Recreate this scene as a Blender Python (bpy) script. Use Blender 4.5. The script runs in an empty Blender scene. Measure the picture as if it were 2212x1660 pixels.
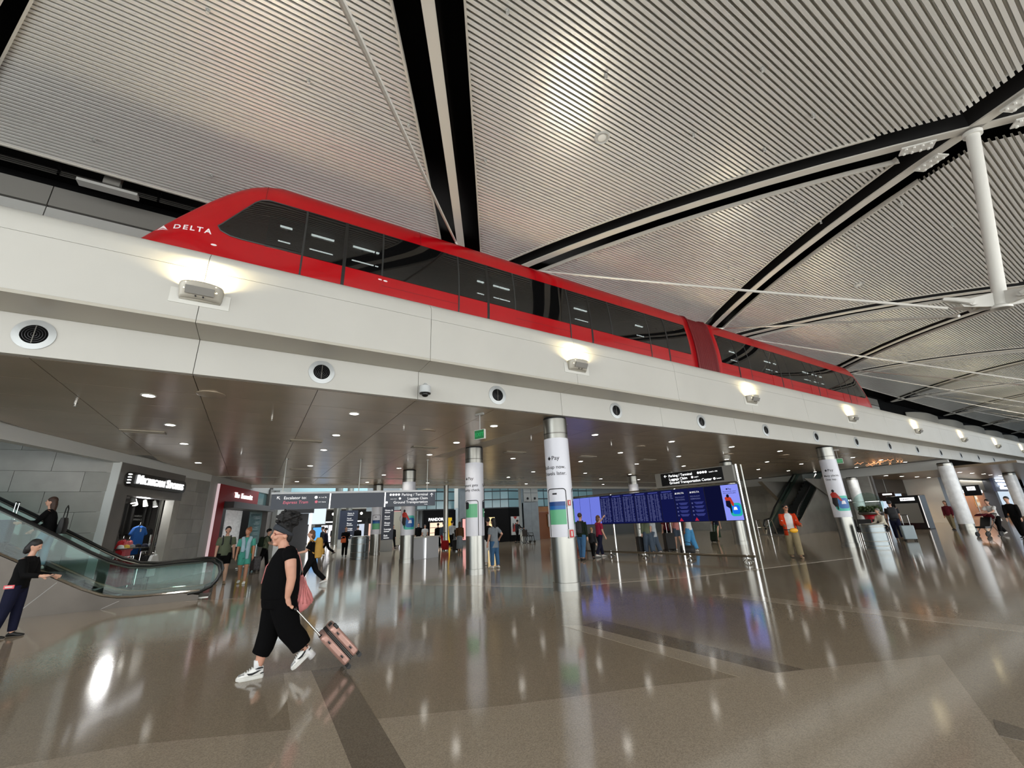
import bpy, bmesh, math, random
from mathutils import Vector, Matrix

random.seed(7)
PI = math.pi
SC = bpy.context.scene
COL = SC.collection

# ---------------------------------------------------------------- camera
FPX, CX, CY, CAMH = 894.0, 1106.0, 830.0, 1.6
RC = ((0.85814, -0.51174, -0.04137), (0.12775, 0.29088, -0.94819), (0.49727, 0.80840, 0.31499))
cam_d = bpy.data.cameras.new('camera')
cam = bpy.data.objects.new('camera', cam_d)
COL.objects.link(cam)
_r, _d, _f = (Vector(v).normalized() for v in RC)
cam.matrix_world = Matrix(((_r.x, -_d.x, -_f.x, 0), (_r.y, -_d.y, -_f.y, 0), (_r.z, -_d.z, -_f.z, CAMH), (0, 0, 0, 1)))
cam_d.sensor_fit = 'HORIZONTAL'
cam_d.sensor_width = 36.0
cam_d.lens = 36.0 * FPX / 2212.0
cam_d.clip_end = 400
SC.camera = cam

# ---------------------------------------------------------------- world, daylight, exposure
SC.view_settings.view_transform = 'Standard'
SC.view_settings.look = 'None'
SC.view_settings.gamma = 1.0
SC.view_settings.use_curve_mapping = False
SC.view_settings.exposure = 0.0
SC.cycles.use_denoising = True
SC.cycles.use_adaptive_sampling = True
SC.cycles.adaptive_threshold = 0.09
SC.cycles.adaptive_min_samples = 16
SC.cycles.max_bounces = 6
SC.cycles.diffuse_bounces = 3
SC.cycles.glossy_bounces = 3
SC.cycles.transparent_max_bounces = 8
SC.cycles.sample_clamp_indirect = 6.0
SC.cycles.caustics_reflective = False
SC.cycles.caustics_refractive = False

world = bpy.data.worlds.new('world')
SC.world = world
world.use_nodes = True
world.node_tree.nodes['Background'].inputs[0].default_value = (0.72, 0.86, 1.0, 1)
world.node_tree.nodes['Background'].inputs[1].default_value = 0.9


def area(name, loc, target, sx, sy, power, color=(1, 1, 1), spread=180):
    l = bpy.data.lights.new(name, 'AREA')
    l.shape = 'RECTANGLE'
    l.size, l.size_y = sx, sy
    l.energy = power
    l.color = color
    l.spread = math.radians(spread)
    o = bpy.data.objects.new(name, l)
    COL.objects.link(o)
    o.location = loc
    o.rotation_euler = (Vector(target) - Vector(loc)).to_track_quat('-Z', 'Y').to_euler()
    return o


# daylight through the long glass wall behind the photographer
area('daylight_window_wall', (14, -8.6, 3.2), (14, 10, 12.2), 64, 6.0, 5700, (1.0, 0.985, 0.96))
# daylight through the glazed end of the hall
area('daylight_end_window', (-14.5, 1.0, 4.6), (10, 3, 5.2), 14, 7, 1500, (0.93, 0.97, 1.0))
# rooflight over the atrium beyond the low ceiling
area('daylight_atrium_rooflight', (14, 44, 8.9), (14, 44, 0), 34, 24, 11000, (0.86, 0.94, 1.0))
area('daylight_concourse_rooflight', (62, 2.0, 7.4), (62, 9, 0), 40, 8, 800, (0.9, 0.96, 1.0))


# ---------------------------------------------------------------- helpers
def at(px, py, z=0.0):
    a, b = (px - CX) / FPX, (py - CY) / FPX
    d = Vector(RC[0]) * a + Vector(RC[1]) * b + Vector(RC[2])
    t = (z - CAMH) / d.z
    return Vector((0, 0, CAMH)) + d * t


def aty(px, py, y):
    a, b = (px - CX) / FPX, (py - CY) / FPX
    d = Vector(RC[0]) * a + Vector(RC[1]) * b + Vector(RC[2])
    return Vector((0, 0, CAMH)) + d * (y / d.y)


def lin(c):
    c = c / 255.0
    return c / 12.92 if c <= 0.04045 else ((c + 0.055) / 1.055) ** 2.4


def rgb(r, g, b):
    return (lin(r), lin(g), lin(b), 1.0)


MATS = {}
ORD = ('first', 'second', 'third', 'fourth', 'fifth', 'sixth', 'seventh', 'eighth', 'ninth', 'tenth', 'eleventh', 'twelfth', 'thirteenth', 'fourteenth', 'fifteenth', 'sixteenth', 'seventeenth', 'eighteenth', 'nineteenth', 'twentieth', 'twenty-first', 'twenty-second')


def mat(name, col, rough=0.5, metal=0.0, spec=0.5, emit=None, estr=0.0, alpha=1.0, noise=None, coat=0.0, bump=None):
    """noise = (scale, amount): fine colour variation; bump = (scale, strength)"""
    if name in MATS:
        return MATS[name]
    m = bpy.data.materials.new(name)
    m.use_nodes = True
    nt = m.node_tree
    b = nt.nodes['Principled BSDF']
    b.inputs['Base Color'].default_value = col
    b.inputs['Roughness'].default_value = rough
    b.inputs['Metallic'].default_value = metal
    b.inputs['Specular IOR Level'].default_value = spec
    b.inputs['Alpha'].default_value = alpha
    b.inputs['Coat Weight'].default_value = coat
    b.inputs['Coat Roughness'].default_value = 0.05
    if emit:
        b.inputs['Emission Color'].default_value = emit
        b.inputs['Emission Strength'].default_value = estr
    if noise or bump:
        tc = nt.nodes.new('ShaderNodeTexCoord')
    if noise:
        n = nt.nodes.new('ShaderNodeTexNoise')
        n.inputs['Scale'].default_value = noise[0]
        n.inputs['Detail'].default_value = 4
        mp = nt.nodes.new('ShaderNodeMapping')
        if len(noise) > 2:
            mp.inputs['Scale'].default_value = noise[2]
        nt.links.new(tc.outputs['Object'], mp.inputs[0])
        nt.links.new(mp.outputs[0], n.inputs['Vector'])
        r = nt.nodes.new('ShaderNodeMapRange')
        r.inputs['From Min'].default_value = 0.3
        r.inputs['From Max'].default_value = 0.7
        r.inputs['To Min'].default_value = 1 - noise[1]
        r.inputs['To Max'].default_value = 1 + noise[1]
        nt.links.new(n.outputs['Fac'], r.inputs['Value'])
        mx = nt.nodes.new('ShaderNodeMix')
        mx.data_type = 'RGBA'
        mx.blend_type = 'MULTIPLY'
        mx.inputs['Factor'].default_value = 1
        mx.inputs['A'].default_value = col
        nt.links.new(r.outputs[0], mx.inputs['B'])
        nt.links.new(mx.outputs['Result'], b.inputs['Base Color'])
    if bump:
        n2 = nt.nodes.new('ShaderNodeTexNoise')
        n2.inputs['Scale'].default_value = bump[0]
        nt.links.new(tc.outputs['Object'], n2.inputs['Vector'])
        bp = nt.nodes.new('ShaderNodeBump')
        bp.inputs['Strength'].default_value = bump[1]
        bp.inputs['Distance'].default_value = 0.02
        nt.links.new(n2.outputs['Fac'], bp.inputs['Height'])
        nt.links.new(bp.outputs[0], b.inputs['Normal'])
    MATS[name] = m
    return m


def glow(name, col, s):
    if name in MATS:
        return MATS[name]
    m = bpy.data.materials.new(name)
    m.use_nodes = True
    nt = m.node_tree
    nt.nodes.clear()
    e = nt.nodes.new('ShaderNodeEmission')
    e.inputs[0].default_value = col
    e.inputs[1].default_value = s
    o = nt.nodes.new('ShaderNodeOutputMaterial')
    nt.links.new(e.outputs[0], o.inputs[0])
    MATS[name] = m
    return m


class MB:
    def __init__(s):
        s.v, s.f = [], []

    def add(s, vs, fs):
        n = len(s.v)
        s.v += [Vector(v) for v in vs]
        s.f += [tuple(i + n for i in f) for f in fs]
        return s

    def box(s, x0, y0, z0, x1, y1, z1):
        return s.add([(x0, y0, z0), (x1, y0, z0), (x1, y1, z0), (x0, y1, z0), (x0, y0, z1), (x1, y0, z1), (x1, y1, z1), (x0, y1, z1)],
                     [(0, 3, 2, 1), (4, 5, 6, 7), (0, 1, 5, 4), (1, 2, 6, 5), (2, 3, 7, 6), (3, 0, 4, 7)])

    def obox(s, c, u, v, w):
        c, u, v, w = Vector(c), Vector(u), Vector(v), Vector(w)
        P = [c + u * a + v * b + w * d for d in (-1, 1) for a, b in ((-1, -1), (1, -1), (1, 1), (-1, 1))]
        return s.add(P, [(0, 3, 2, 1), (4, 5, 6, 7), (0, 1, 5, 4), (1, 2, 6, 5), (2, 3, 7, 6), (3, 0, 4, 7)])

    def loft(s, rings, cap=True, closed=True):
        n = len(rings[0])
        vs = [p for r in rings for p in r]
        fs = []
        for i in range(len(rings) - 1):
            for j in range(n if closed else n - 1):
                a, b = i * n + j, i * n + (j + 1) % n
                fs.append((a, b, b + n, a + n))
        if cap:
            fs.append(tuple(range(n - 1, -1, -1)))
            k = (len(rings) - 1) * n
            fs.append(tuple(range(k, k + n)))
        return s.add(vs, fs)

    def tube(s, pts, r, n=8, cap=True):
        pts = [Vector(p) for p in pts]
        rs = r if isinstance(r, (list, tuple)) else [r] * len(pts)
        rings = []
        up = None
        for i, p in enumerate(pts):
            t = (pts[min(i + 1, len(pts) - 1)] - pts[max(i - 1, 0)]).normalized()
            if up is None:
                up = Vector((0, 0, 1)) if abs(t.z) < 0.9 else Vector((1, 0, 0))
            a = t.cross(up).normalized()
            up = a.cross(t).normalized()
            rings.append([p + (a * math.cos(2 * PI * k / n) + up * math.sin(2 * PI * k / n)) * rs[i] for k in range(n)])
        return s.loft(rings, cap)

    def cyl(s, p0, p1, r0, r1=None, n=16):
        return s.tube([p0, p1], [r0, r0 if r1 is None else r1], n)

    def lathe(s, prof, c=(0, 0, 0), n=24, cap=True):
        c = Vector(c)
        return s.loft([[c + Vector((r * math.cos(2 * PI * k / n), r * math.sin(2 * PI * k / n), z)) for k in range(n)] for r, z in prof], cap)

    def ell(s, c, rx, ry, rz, nu=14, nv=10, ax=None):
        c = Vector(c)
        rings = []
        for i in range(nv + 1):
            a = -PI / 2 + PI * i / nv
            ca = max(math.cos(a), 0.02)
            ring = []
            for k in range(nu):
                p = Vector((rx * ca * math.cos(2 * PI * k / nu), ry * ca * math.sin(2 * PI * k / nu), rz * math.sin(a)))
                ring.append(c + (ax @ p if ax else p))
            rings.append(ring)
        return s.loft(rings)

    def plate(s, pts, off):
        pts = [Vector(p) for p in pts]
        off = Vector(off)
        n = len(pts)
        return s.add(pts + [p + off for p in pts],
                     [tuple(range(n - 1, -1, -1)), tuple(range(n, 2 * n))] + [(i, (i + 1) % n, (i + 1) % n + n, i + n) for i in range(n)])

    def mesh(s, name):
        me = bpy.data.meshes.new(name)
        me.from_pydata([tuple(v) for v in s.v], [], s.f)
        bm = bmesh.new()
        bm.from_mesh(me)
        bmesh.ops.recalc_face_normals(bm, faces=bm.faces)
        bm.to_mesh(me)
        bm.free()
        return me

    def build(s, name, m, parent=None, world=True, smooth=False, bevel=0.0, loc=None):
        """world=True: coordinates are world ones and the parent has no rotation"""
        if parent is not None and world:
            L = parent.location if parent.parent is None else parent.location + parent.parent.location
            for v in s.v:
                v -= L
        elif parent is None and loc is not None:
            for v in s.v:
                v -= Vector(loc)
        me = s.mesh(name)
        return link(name, me, m, parent, smooth, bevel, loc)


def link(name, me, m, parent=None, smooth=False, bevel=0.0, loc=None):
    o = bpy.data.objects.new(name, me)
    COL.objects.link(o)
    if m is not None and not me.materials:
        me.materials.append(m)
    if parent is not None:
        o.parent = parent
    if loc is not None:
        o.location = loc
    if smooth:
        me.shade_smooth()
        if smooth != 'all':
            me.set_sharp_from_angle(angle=math.radians(40))
    if bevel:
        b = o.modifiers.new('bevel', 'BEVEL')
        b.width = bevel
        b.segments = 2
        b.limit_method = 'ANGLE'
    return o


def tag(o, label=None, cat=None, group=None, kind=None):
    if label:
        o['label'] = label
    if cat:
        o['category'] = cat
    if group:
        o['group'] = group
    if kind:
        o['kind'] = kind
    return o


def thing(name, label, cat, loc=(0, 0, 0), rz=0.0, group=None, kind=None):
    o = bpy.data.objects.new(name, None)
    o.empty_display_size = 0.1
    COL.objects.link(o)
    o.location = loc
    o.rotation_euler = (0, 0, rz)
    return tag(o, label, cat, group, kind)


def setting(name, loc=(0, 0, 0), label=None):
    return thing(name, label, None, loc, 0, None, 'structure')


def dup(o, parent=None, loc=None, rz=None, label=None, group=None):
    c = o.copy()
    COL.objects.link(c)
    c.parent = parent
    if loc is not None:
        c.location = loc
    if rz is not None:
        c.rotation_euler = (0, 0, rz)
    if label:
        c['label'] = label
    if group:
        c['group'] = group
    for ch in list(o.children):
        dup(ch, c)
    return c


_tc = {}


def text_mesh(body, size, bold=0.0, align='LEFT', extrude=0.0, spacing=1.0, shear=0.0):
    cu = bpy.data.curves.new('t', 'FONT')
    cu.body = body
    cu.size = size
    cu.offset = bold * size
    cu.extrude = extrude
    cu.align_x = align
    cu.resolution_u = 3
    cu.space_character = spacing
    cu.shear = shear
    o = bpy.data.objects.new('t', cu)
    COL.objects.link(o)
    dg = bpy.context.evaluated_depsgraph_get()
    me = bpy.data.meshes.new_from_object(o.evaluated_get(dg))
    bpy.data.objects.remove(o)
    bpy.data.curves.remove(cu)
    return me


def text_on(name, body, size, m, O, u, v, parent=None, bold=0.01, align='LEFT', depth=0.004, warp=None, spacing=1.0, shear=0.0):
    """lettering: O origin, u the writing direction, v up; all in the parent's own coordinates"""
    me = text_mesh(body, size, bold, align, depth / 2, spacing, shear)
    O, u, v = Vector(O), Vector(u).normalized(), Vector(v).normalized()
    n = u.cross(v)
    for p in me.vertices:
        c = p.co
        p.co = warp(c.x, c.y, c.z) if warp else O + u * c.x + v * c.y + n * (c.z + depth / 2)
    return link(name, me, m, parent)


def rrect(w, h, r, n=5):
    """rounded rectangle outline about the origin"""
    out = []
    for cx, cy, a0 in ((w / 2 - r, h / 2 - r, 0), (-w / 2 + r, h / 2 - r, 90), (-w / 2 + r, -h / 2 + r, 180), (w / 2 - r, -h / 2 + r, 270)):
        for i in range(n + 1):
            a = math.radians(a0 + 90 * i / n)
            out.append((cx + r * math.cos(a), cy + r * math.sin(a)))
    return out


def fuse(o, voxel, smooth=2):
    r = o.modifiers.new('remesh', 'REMESH')
    r.mode = 'VOXEL'
    r.voxel_size = voxel
    r.use_smooth_shade = True
    if smooth:
        s = o.modifiers.new('smooth', 'SMOOTH')
        s.factor = 0.6
        s.iterations = smooth
    return o


# ---------------------------------------------------------------- materials
WHITE = mat('white_paint', rgb(205, 205, 198), 0.42, noise=(1.3, 0.03))
PANEL = mat('beam_panel_paint', rgb(187, 186, 179), 0.38, noise=(0.8, 0.03))
SOFF = mat('soffit_panel_paint', rgb(176, 172, 160), 0.4)
DARK = mat('black_void', rgb(6, 6, 6), 0.8, spec=0.1)
BLACKG = mat('black_gloss', rgb(12, 12, 13), 0.25)
BLACKM = mat('black_matte', rgb(16, 16, 17), 0.7)
STEEL = mat('brushed_steel', rgb(152, 152, 146), 0.32, 1.0, noise=(3.0, 0.10, (1, 1, 0.15)))
STEELD = mat('dark_steel', rgb(110, 108, 104), 0.33, 1.0)
CHROME = mat('polished_steel', rgb(215, 215, 212), 0.12, 1.0)
GREYM = mat('grey_paint', rgb(120, 118, 112), 0.5)
LGREY = mat('light_grey_paint', rgb(165, 165, 160), 0.5)
RED = mat('tram_red', rgb(164, 0, 13), 0.30, spec=0.35, noise=(0.9, 0.05), coat=0.2)
REDD = mat('bellows_red', rgb(104, 2, 10), 0.55)
TGLASS = mat('tram_glass', (0.004, 0.004, 0.004, 1), 0.03, spec=0.5, alpha=0.93)
GLASS = bpy.data.materials.new('clear_glass')
GLASS.use_nodes = True
_nt = GLASS.node_tree
_nt.nodes.clear()
_t = _nt.nodes.new('ShaderNodeBsdfTransparent')
_t.inputs[0].default_value = (0.80, 0.90, 0.88, 1)
_g = _nt.nodes.new('ShaderNodeBsdfGlossy')
_g.inputs['Roughness'].default_value = 0.03
_lw = _nt.nodes.new('ShaderNodeLayerWeight')
_lw.inputs[0].default_value = 0.25
_fr = _nt.nodes.new('ShaderNodeMapRange')
_fr.inputs['From Min'].default_value = 0.55
_fr.inputs['To Min'].default_value = 0.02
_fr.inputs['To Max'].default_value = 0.35
_nt.links.new(_lw.outputs['Facing'], _fr.inputs['Value'])
_mx = _nt.nodes.new('ShaderNodeMixShader')
_o = _nt.nodes.new('ShaderNodeOutputMaterial')
_nt.links.new(_fr.outputs[0], _mx.inputs[0])
_nt.links.new(_t.outputs[0], _mx.inputs[1])
_nt.links.new(_g.outputs[0], _mx.inputs[2])
_nt.links.new(_mx.outputs[0], _o.inputs[0])
MATS['clear_glass'] = GLASS
LAMPW = glow('lamp_white', (1, 0.96, 0.88, 1), 14)
LAMPY = glow('lamp_warm', (1, 0.86, 0.5, 1), 14)
STONE = mat('stone_cladding', rgb(150, 148, 140), 0.55, noise=(2.2, 0.09))
STONED = mat('dark_stone', rgb(104, 100, 95), 0.4, noise=(3, 0.08))

# ================================================================ FLOOR
def terrazzo(name, base, vary=0.0):
    m = bpy.data.materials.new(name)
    m.use_nodes = True
    nt = m.node_tree
    b = nt.nodes['Principled BSDF']
    tc = nt.nodes.new('ShaderNodeTexCoord')
    vo = nt.nodes.new('ShaderNodeTexVoronoi')
    vo.inputs['Scale'].default_value = 130
    nt.links.new(tc.outputs['Object'], vo.inputs['Vector'])
    sep = nt.nodes.new('ShaderNodeSeparateColor')
    nt.links.new(vo.outputs['Color'], sep.inputs[0])
    r1 = nt.nodes.new('ShaderNodeMapRange')
    r1.inputs['To Min'].default_value = 0.80
    r1.inputs['To Max'].default_value = 1.20
    nt.links.new(sep.outputs[0], r1.inputs['Value'])
    no = nt.nodes.new('ShaderNodeTexNoise')
    no.inputs['Scale'].default_value = 0.5
    no.inputs['Detail'].default_value = 3
    nt.links.new(tc.outputs['Object'], no.inputs['Vector'])
    r2 = nt.nodes.new('ShaderNodeMapRange')
    r2.inputs['To Min'].default_value = 0.88
    r2.inputs['To Max'].default_value = 1.12
    nt.links.new(no.outputs['Fac'], r2.inputs['Value'])
    mu = nt.nodes.new('ShaderNodeMath')
    mu.operation = 'MULTIPLY'
    nt.links.new(r1.outputs[0], mu.inputs[0])
    nt.links.new(r2.outputs[0], mu.inputs[1])
    mx = nt.nodes.new('ShaderNodeMix')
    mx.data_type = 'RGBA'
    mx.blend_type = 'MULTIPLY'
    mx.inputs['Factor'].default_value = 1
    mx.inputs['A'].default_value = base
    nt.links.new(mu.outputs[0], mx.inputs['B'])
    nt.links.new(mx.outputs['Result'], b.inputs['Base Color'])
    b.inputs['Roughness'].default_value = 0.10
    b.inputs['Specular IOR Level'].default_value = 0.62
    # faint polishing waves stretch the reflections
    n3 = nt.nodes.new('ShaderNodeTexNoise')
    n3.inputs['Scale'].default_value = 1.6
    nt.links.new(tc.outputs['Object'], n3.inputs['Vector'])
    bp = nt.nodes.new('ShaderNodeBump')
    bp.inputs['Strength'].default_value = 0.025
    bp.inputs['Distance'].default_value = 0.05
    nt.links.new(n3.outputs['Fac'], bp.inputs['Height'])
    nt.links.new(bp.outputs[0], b.inputs['Normal'])
    MATS[name] = m
    return m


TZ_MID = terrazzo('terrazzo_mid', rgb(144, 131, 113))
TZ_LIGHT = terrazzo('terrazzo_light', rgb(163, 150, 132))
TZ_DARK = terrazzo('terrazzo_dark', rgb(116, 106, 93))

floor = MB().box(-16, -9, -0.3, 118, 75, 0).build('floor', TZ_MID)
tag(floor, kind='structure')


def inlay(px, m):
    P = [at(*p) for p in px]
    b = MB()
    b.plate([(p.x, p.y, 0.0) for p in P], (0, 0, 0.0025))
    return b.build('floor_inlay', m, floor)


inlay([(-160, 1690), (290, 1610), (628, 1578), (640, 1690), (648, 1760), (-200, 1900)], TZ_LIGHT)
inlay([(612, 1455), (628, 1578), (648, 1760), (800, 1760), (690, 1490), (672, 1450)], TZ_LIGHT)
inlay([(672, 1450), (690, 1490), (800, 1760), (935, 1760), (815, 1556), (742, 1440)], TZ_DARK)
inlay([(815, 1555), (1106, 1524), (1380, 1487), (1668, 1456), (2030, 1416), (2152, 1580), (2290, 1760), (935, 1760)], TZ_LIGHT)
inlay([(1212, 1352), (1258, 1352), (1672, 1455), (1598, 1464)], TZ_LIGHT)
inlay([(1258, 1352), (1300, 1340), (1740, 1448), (1672, 1455)], TZ_DARK)
inlay([(1536, 1286), (1590, 1284), (2290, 1362), (2290, 1376)], TZ_LIGHT)
inlay([(2146, 1555), (2290, 1600), (2290, 1620), (2158, 1590)], TZ_DARK)
inlay([(800, 1262), (806, 1258), (1200, 1262), (1500, 1240), (1830, 1202), (1842, 1206), (1500, 1247), (1200, 1270)], TZ_LIGHT)
inlay([(470, 1262), (560, 1262), (540, 1292), (400, 1300)], TZ_DARK)


# ================================================================ MAIN VAULT
def vz(y):
    return 9.72 - 0.0135 * (y - 8) ** 2 if y >= 0 else 8.856 + 0.15 * y


W0, DW, YW, YT = 5.62, 12.65, 12.0, 0.54
SL = (DW / 2) / (YW - YT)


def wx_(k):
    return W0 + DW * k - (0.22 if k < 0 else 0.0)


K = range(-3, 10)


def ribs_x(y):
    t = SL * (YW - y)
    return sorted([wx_(k) + t for k in K] + [wx_(k) - t for k in K])


DECK = bpy.data.materials.new('corrugated_metal_deck')
DECK.use_nodes = True
_b = DECK.node_tree.nodes['Principled BSDF']
_b.inputs['Base Color'].default_value = rgb(226, 225, 219)
_b.inputs['Metallic'].default_value = 0.45
_b.inputs['Roughness'].default_value = 0.32

vault = setting('ceiling_vault', (0, 0, 9))
HALF = 0.70
XMIN, XMAX = -15.5, 116.0
PITCH, DEP, YE = 0.096, 0.085, 11.15


def dz(y):
    return vz(y) + 0.06


# group corrugation strips by the cell between two ribs
cells = {}
ny = int((YE + 9.0) / PITCH)
prof = ((0.0, 0), (0.56, 0), (0.64, 1), (0.92, 1), (1.0, 0))


def spans(y):
    xs = ribs_x(y)
    out = []
    for a, b in zip(xs, xs[1:]):
        lo, hi = max(a + HALF, XMIN), min(b - HALF, XMAX)
        if hi - lo > 0.03:
            out.append((lo, hi, (a + b) / 2))
    return out


for i in range(ny):
    ya = YE - i * PITCH
    yb = ya - PITCH
    ym = (ya + yb) / 2
    if abs(ym - YT) < 0.9 * 0 + 0.08:
        pass
    for lo, hi, c in spans(ym):
        # the centre line of a cell does not move: use it as the cell's key
        side = 0 if ym > YT else 1
        key = (side, round(c / (DW / 2)))
        mb = cells.setdefault(key, MB())
        rows = []
        for t, d in prof:
            y = ya - t * PITCH
            # slanted ends follow the ribs
            t2 = SL * (ym - y)
            j = None
            sA = sB = 0
            xs = ribs_x(y)
            l2 = h2 = None
            for a, b in zip(xs, xs[1:]):
                if abs((a + b) / 2 - c) < 0.4:
                    l2, h2 = max(a + HALF, XMIN), min(b - HALF, XMAX)
            if l2 is None or h2 <= l2:
                l2 = h2 = (lo + hi) / 2
            z = dz(y) + DEP * d
            rows.append(((l2, y, z), (h2, y, z)))
        vs = [p for r in rows for p in r]
        mb.add(vs, [(2 * k, 2 * k + 2, 2 * k + 3, 2 * k + 1) for k in range(len(rows) - 1)])
for key, mb in cells.items():
    mb.build('deck_panel', DECK, vault)

# the dark roof space above the open slots
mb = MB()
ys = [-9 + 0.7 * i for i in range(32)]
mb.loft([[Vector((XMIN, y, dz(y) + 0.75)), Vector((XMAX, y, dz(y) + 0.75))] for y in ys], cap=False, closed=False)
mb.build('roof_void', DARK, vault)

# ribs: bottom flange and web, edge trims of the slots, all following the curve
FLANGE = mat('rib_flange_paint', rgb(190, 186, 176), 0.45)
TRIM = mat('slot_trim_paint', rgb(176, 172, 162), 0.5)
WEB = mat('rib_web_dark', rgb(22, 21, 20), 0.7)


def ribbon(x_of, y0, y1, half, zoff, th, n=18):
    mb = MB()
    rings = []
    for i in range(n + 1):
        y = y0 + (y1 - y0) * i / n
        x, z = x_of(y), vz(y) + zoff
        rings.append([Vector((x - half, y, z)), Vector((x + half, y, z)), Vector((x + half, y, z + th)), Vector((x - half, y, z + th))])
    mb.loft(rings)
    return mb


for k in range(-1, 8):
    for sg in (1, -1):
        f = lambda y, k=k, sg=sg: wx_(k) + sg * SL * (YW - y)
        ribbon(f, 11.9, -8.8, 0.125, 0.05, 0.035).build('rib_flange', FLANGE, vault)
        ribbon(f, 11.9, -8.8, 0.02, 0.085, 0.55).build('rib_web', WEB, vault)
        for e in (-1, 1):
            g = lambda y, f=f, e=e: f(y) + e * (HALF - 0.02)
            # trims stop where two slots run into one another
            for ya, yb in ((YE, YT + 1.15), (YT - 1.15, -8.8)):
                up = ya > YT
                # inner trims on the apex side end earlier
                ribbon(g, ya - (0.9 if up and e * sg < 0 else 0.0), yb, 0.022, 0.035, 0.12, 12).build('slot_trim', TRIM, vault)

# deck edge trim along the guideway side, and black soffit behind it
MB().box(XMIN, YE - 0.01, dz(YE) - 0.03, XMAX, YE + 0.03, dz(YE) + 0.1).build('edge_trim', TRIM, vault)
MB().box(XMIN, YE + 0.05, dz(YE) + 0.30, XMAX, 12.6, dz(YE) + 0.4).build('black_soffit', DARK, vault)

# sprinkler heads and round speakers on the deck
for (px, py) in ((450, 20), (667, 172), (883, 268), (1096, 20), (1308, 160), (1049, 345), (1497, 288), (1613, 368), (1756, 247), (1646, 146), (1650, 320), (1650, 500), (1717, 434), (1772, 477), (1850, 530), (1946, 437), (2056, 484), (1572, 575), (205, 298), (458, 378), (1585, 604), (1738, 628)):
    # walk along the ray to the deck
    a, b = (px - CX) / FPX, (py - CY) / FPX
    d = Vector(RC[0]) * a + Vector(RC[1]) * b + Vector(RC[2])
    t = 4.0
    while CAMH + d.z * t < dz(min(d.y * t, 12)) and t < 60:
        t += 0.02
    p = Vector((0, 0, CAMH)) + d * t
    m = MB()
    m.cyl((p.x, p.y, p.z + 0.05), (p.x, p.y, p.z - 0.05), 0.015, n=8)
    m.cyl((p.x, p.y, p.z - 0.02), (p.x, p.y, p.z - 0.03), 0.034, n=12)
    m.cyl((p.x, p.y, p.z - 0.09), (p.x, p.y, p.z - 0.095), 0.03, n=10)
    m.tube([(p.x - .02, p.y, p.z - .05), (p.x - .022, p.y, p.z - .07), (p.x, p.y, p.z - .09)], 0.004, 6)
    m.tube([(p.x + .02, p.y, p.z - .05), (p.x + .022, p.y, p.z - .07), (p.x, p.y, p.z - .09)], 0.004, 6)
    o = m.build('roof_sprinkler', LGREY, None, loc=(p.x, p.y, p.z))
    tag(o, 'small metal sprinkler head on the corrugated metal roof deck', 'sprinkler', 'sprinklers on the corrugated roof')
for i, (px, py) in enumerate(((1300, 296), (1855, 615))):
    a, b = (px - CX) / FPX, (py - CY) / FPX
    d = Vector(RC[0]) * a + Vector(RC[1]) * b + Vector(RC[2])
    t = 4.0
    while CAMH + d.z * t < dz(min(d.y * t, 12)) and t < 60:
        t += 0.02
    p = Vector((0, 0, CAMH)) + d * t
    sp = thing('ceiling_speaker', ('round pale speaker disc on the roof deck above the red tram', 'round pale speaker disc on the roof deck beside the hanging strut')[i], 'speaker', (p.x, p.y, p.z))
    MB().lathe([(0.17, 0.05), (0.17, -0.03), (0.14, -0.045), (0.13, -0.03)], n=24).build('ring', LGREY, sp, world=False, smooth=True)
    MB().lathe([(0.13, -0.025), (0.09, -0.03), (0.05, -0.045), (0.01, -0.045)], n=24).build('grille', WHITE, sp, world=False, smooth=True)

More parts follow.
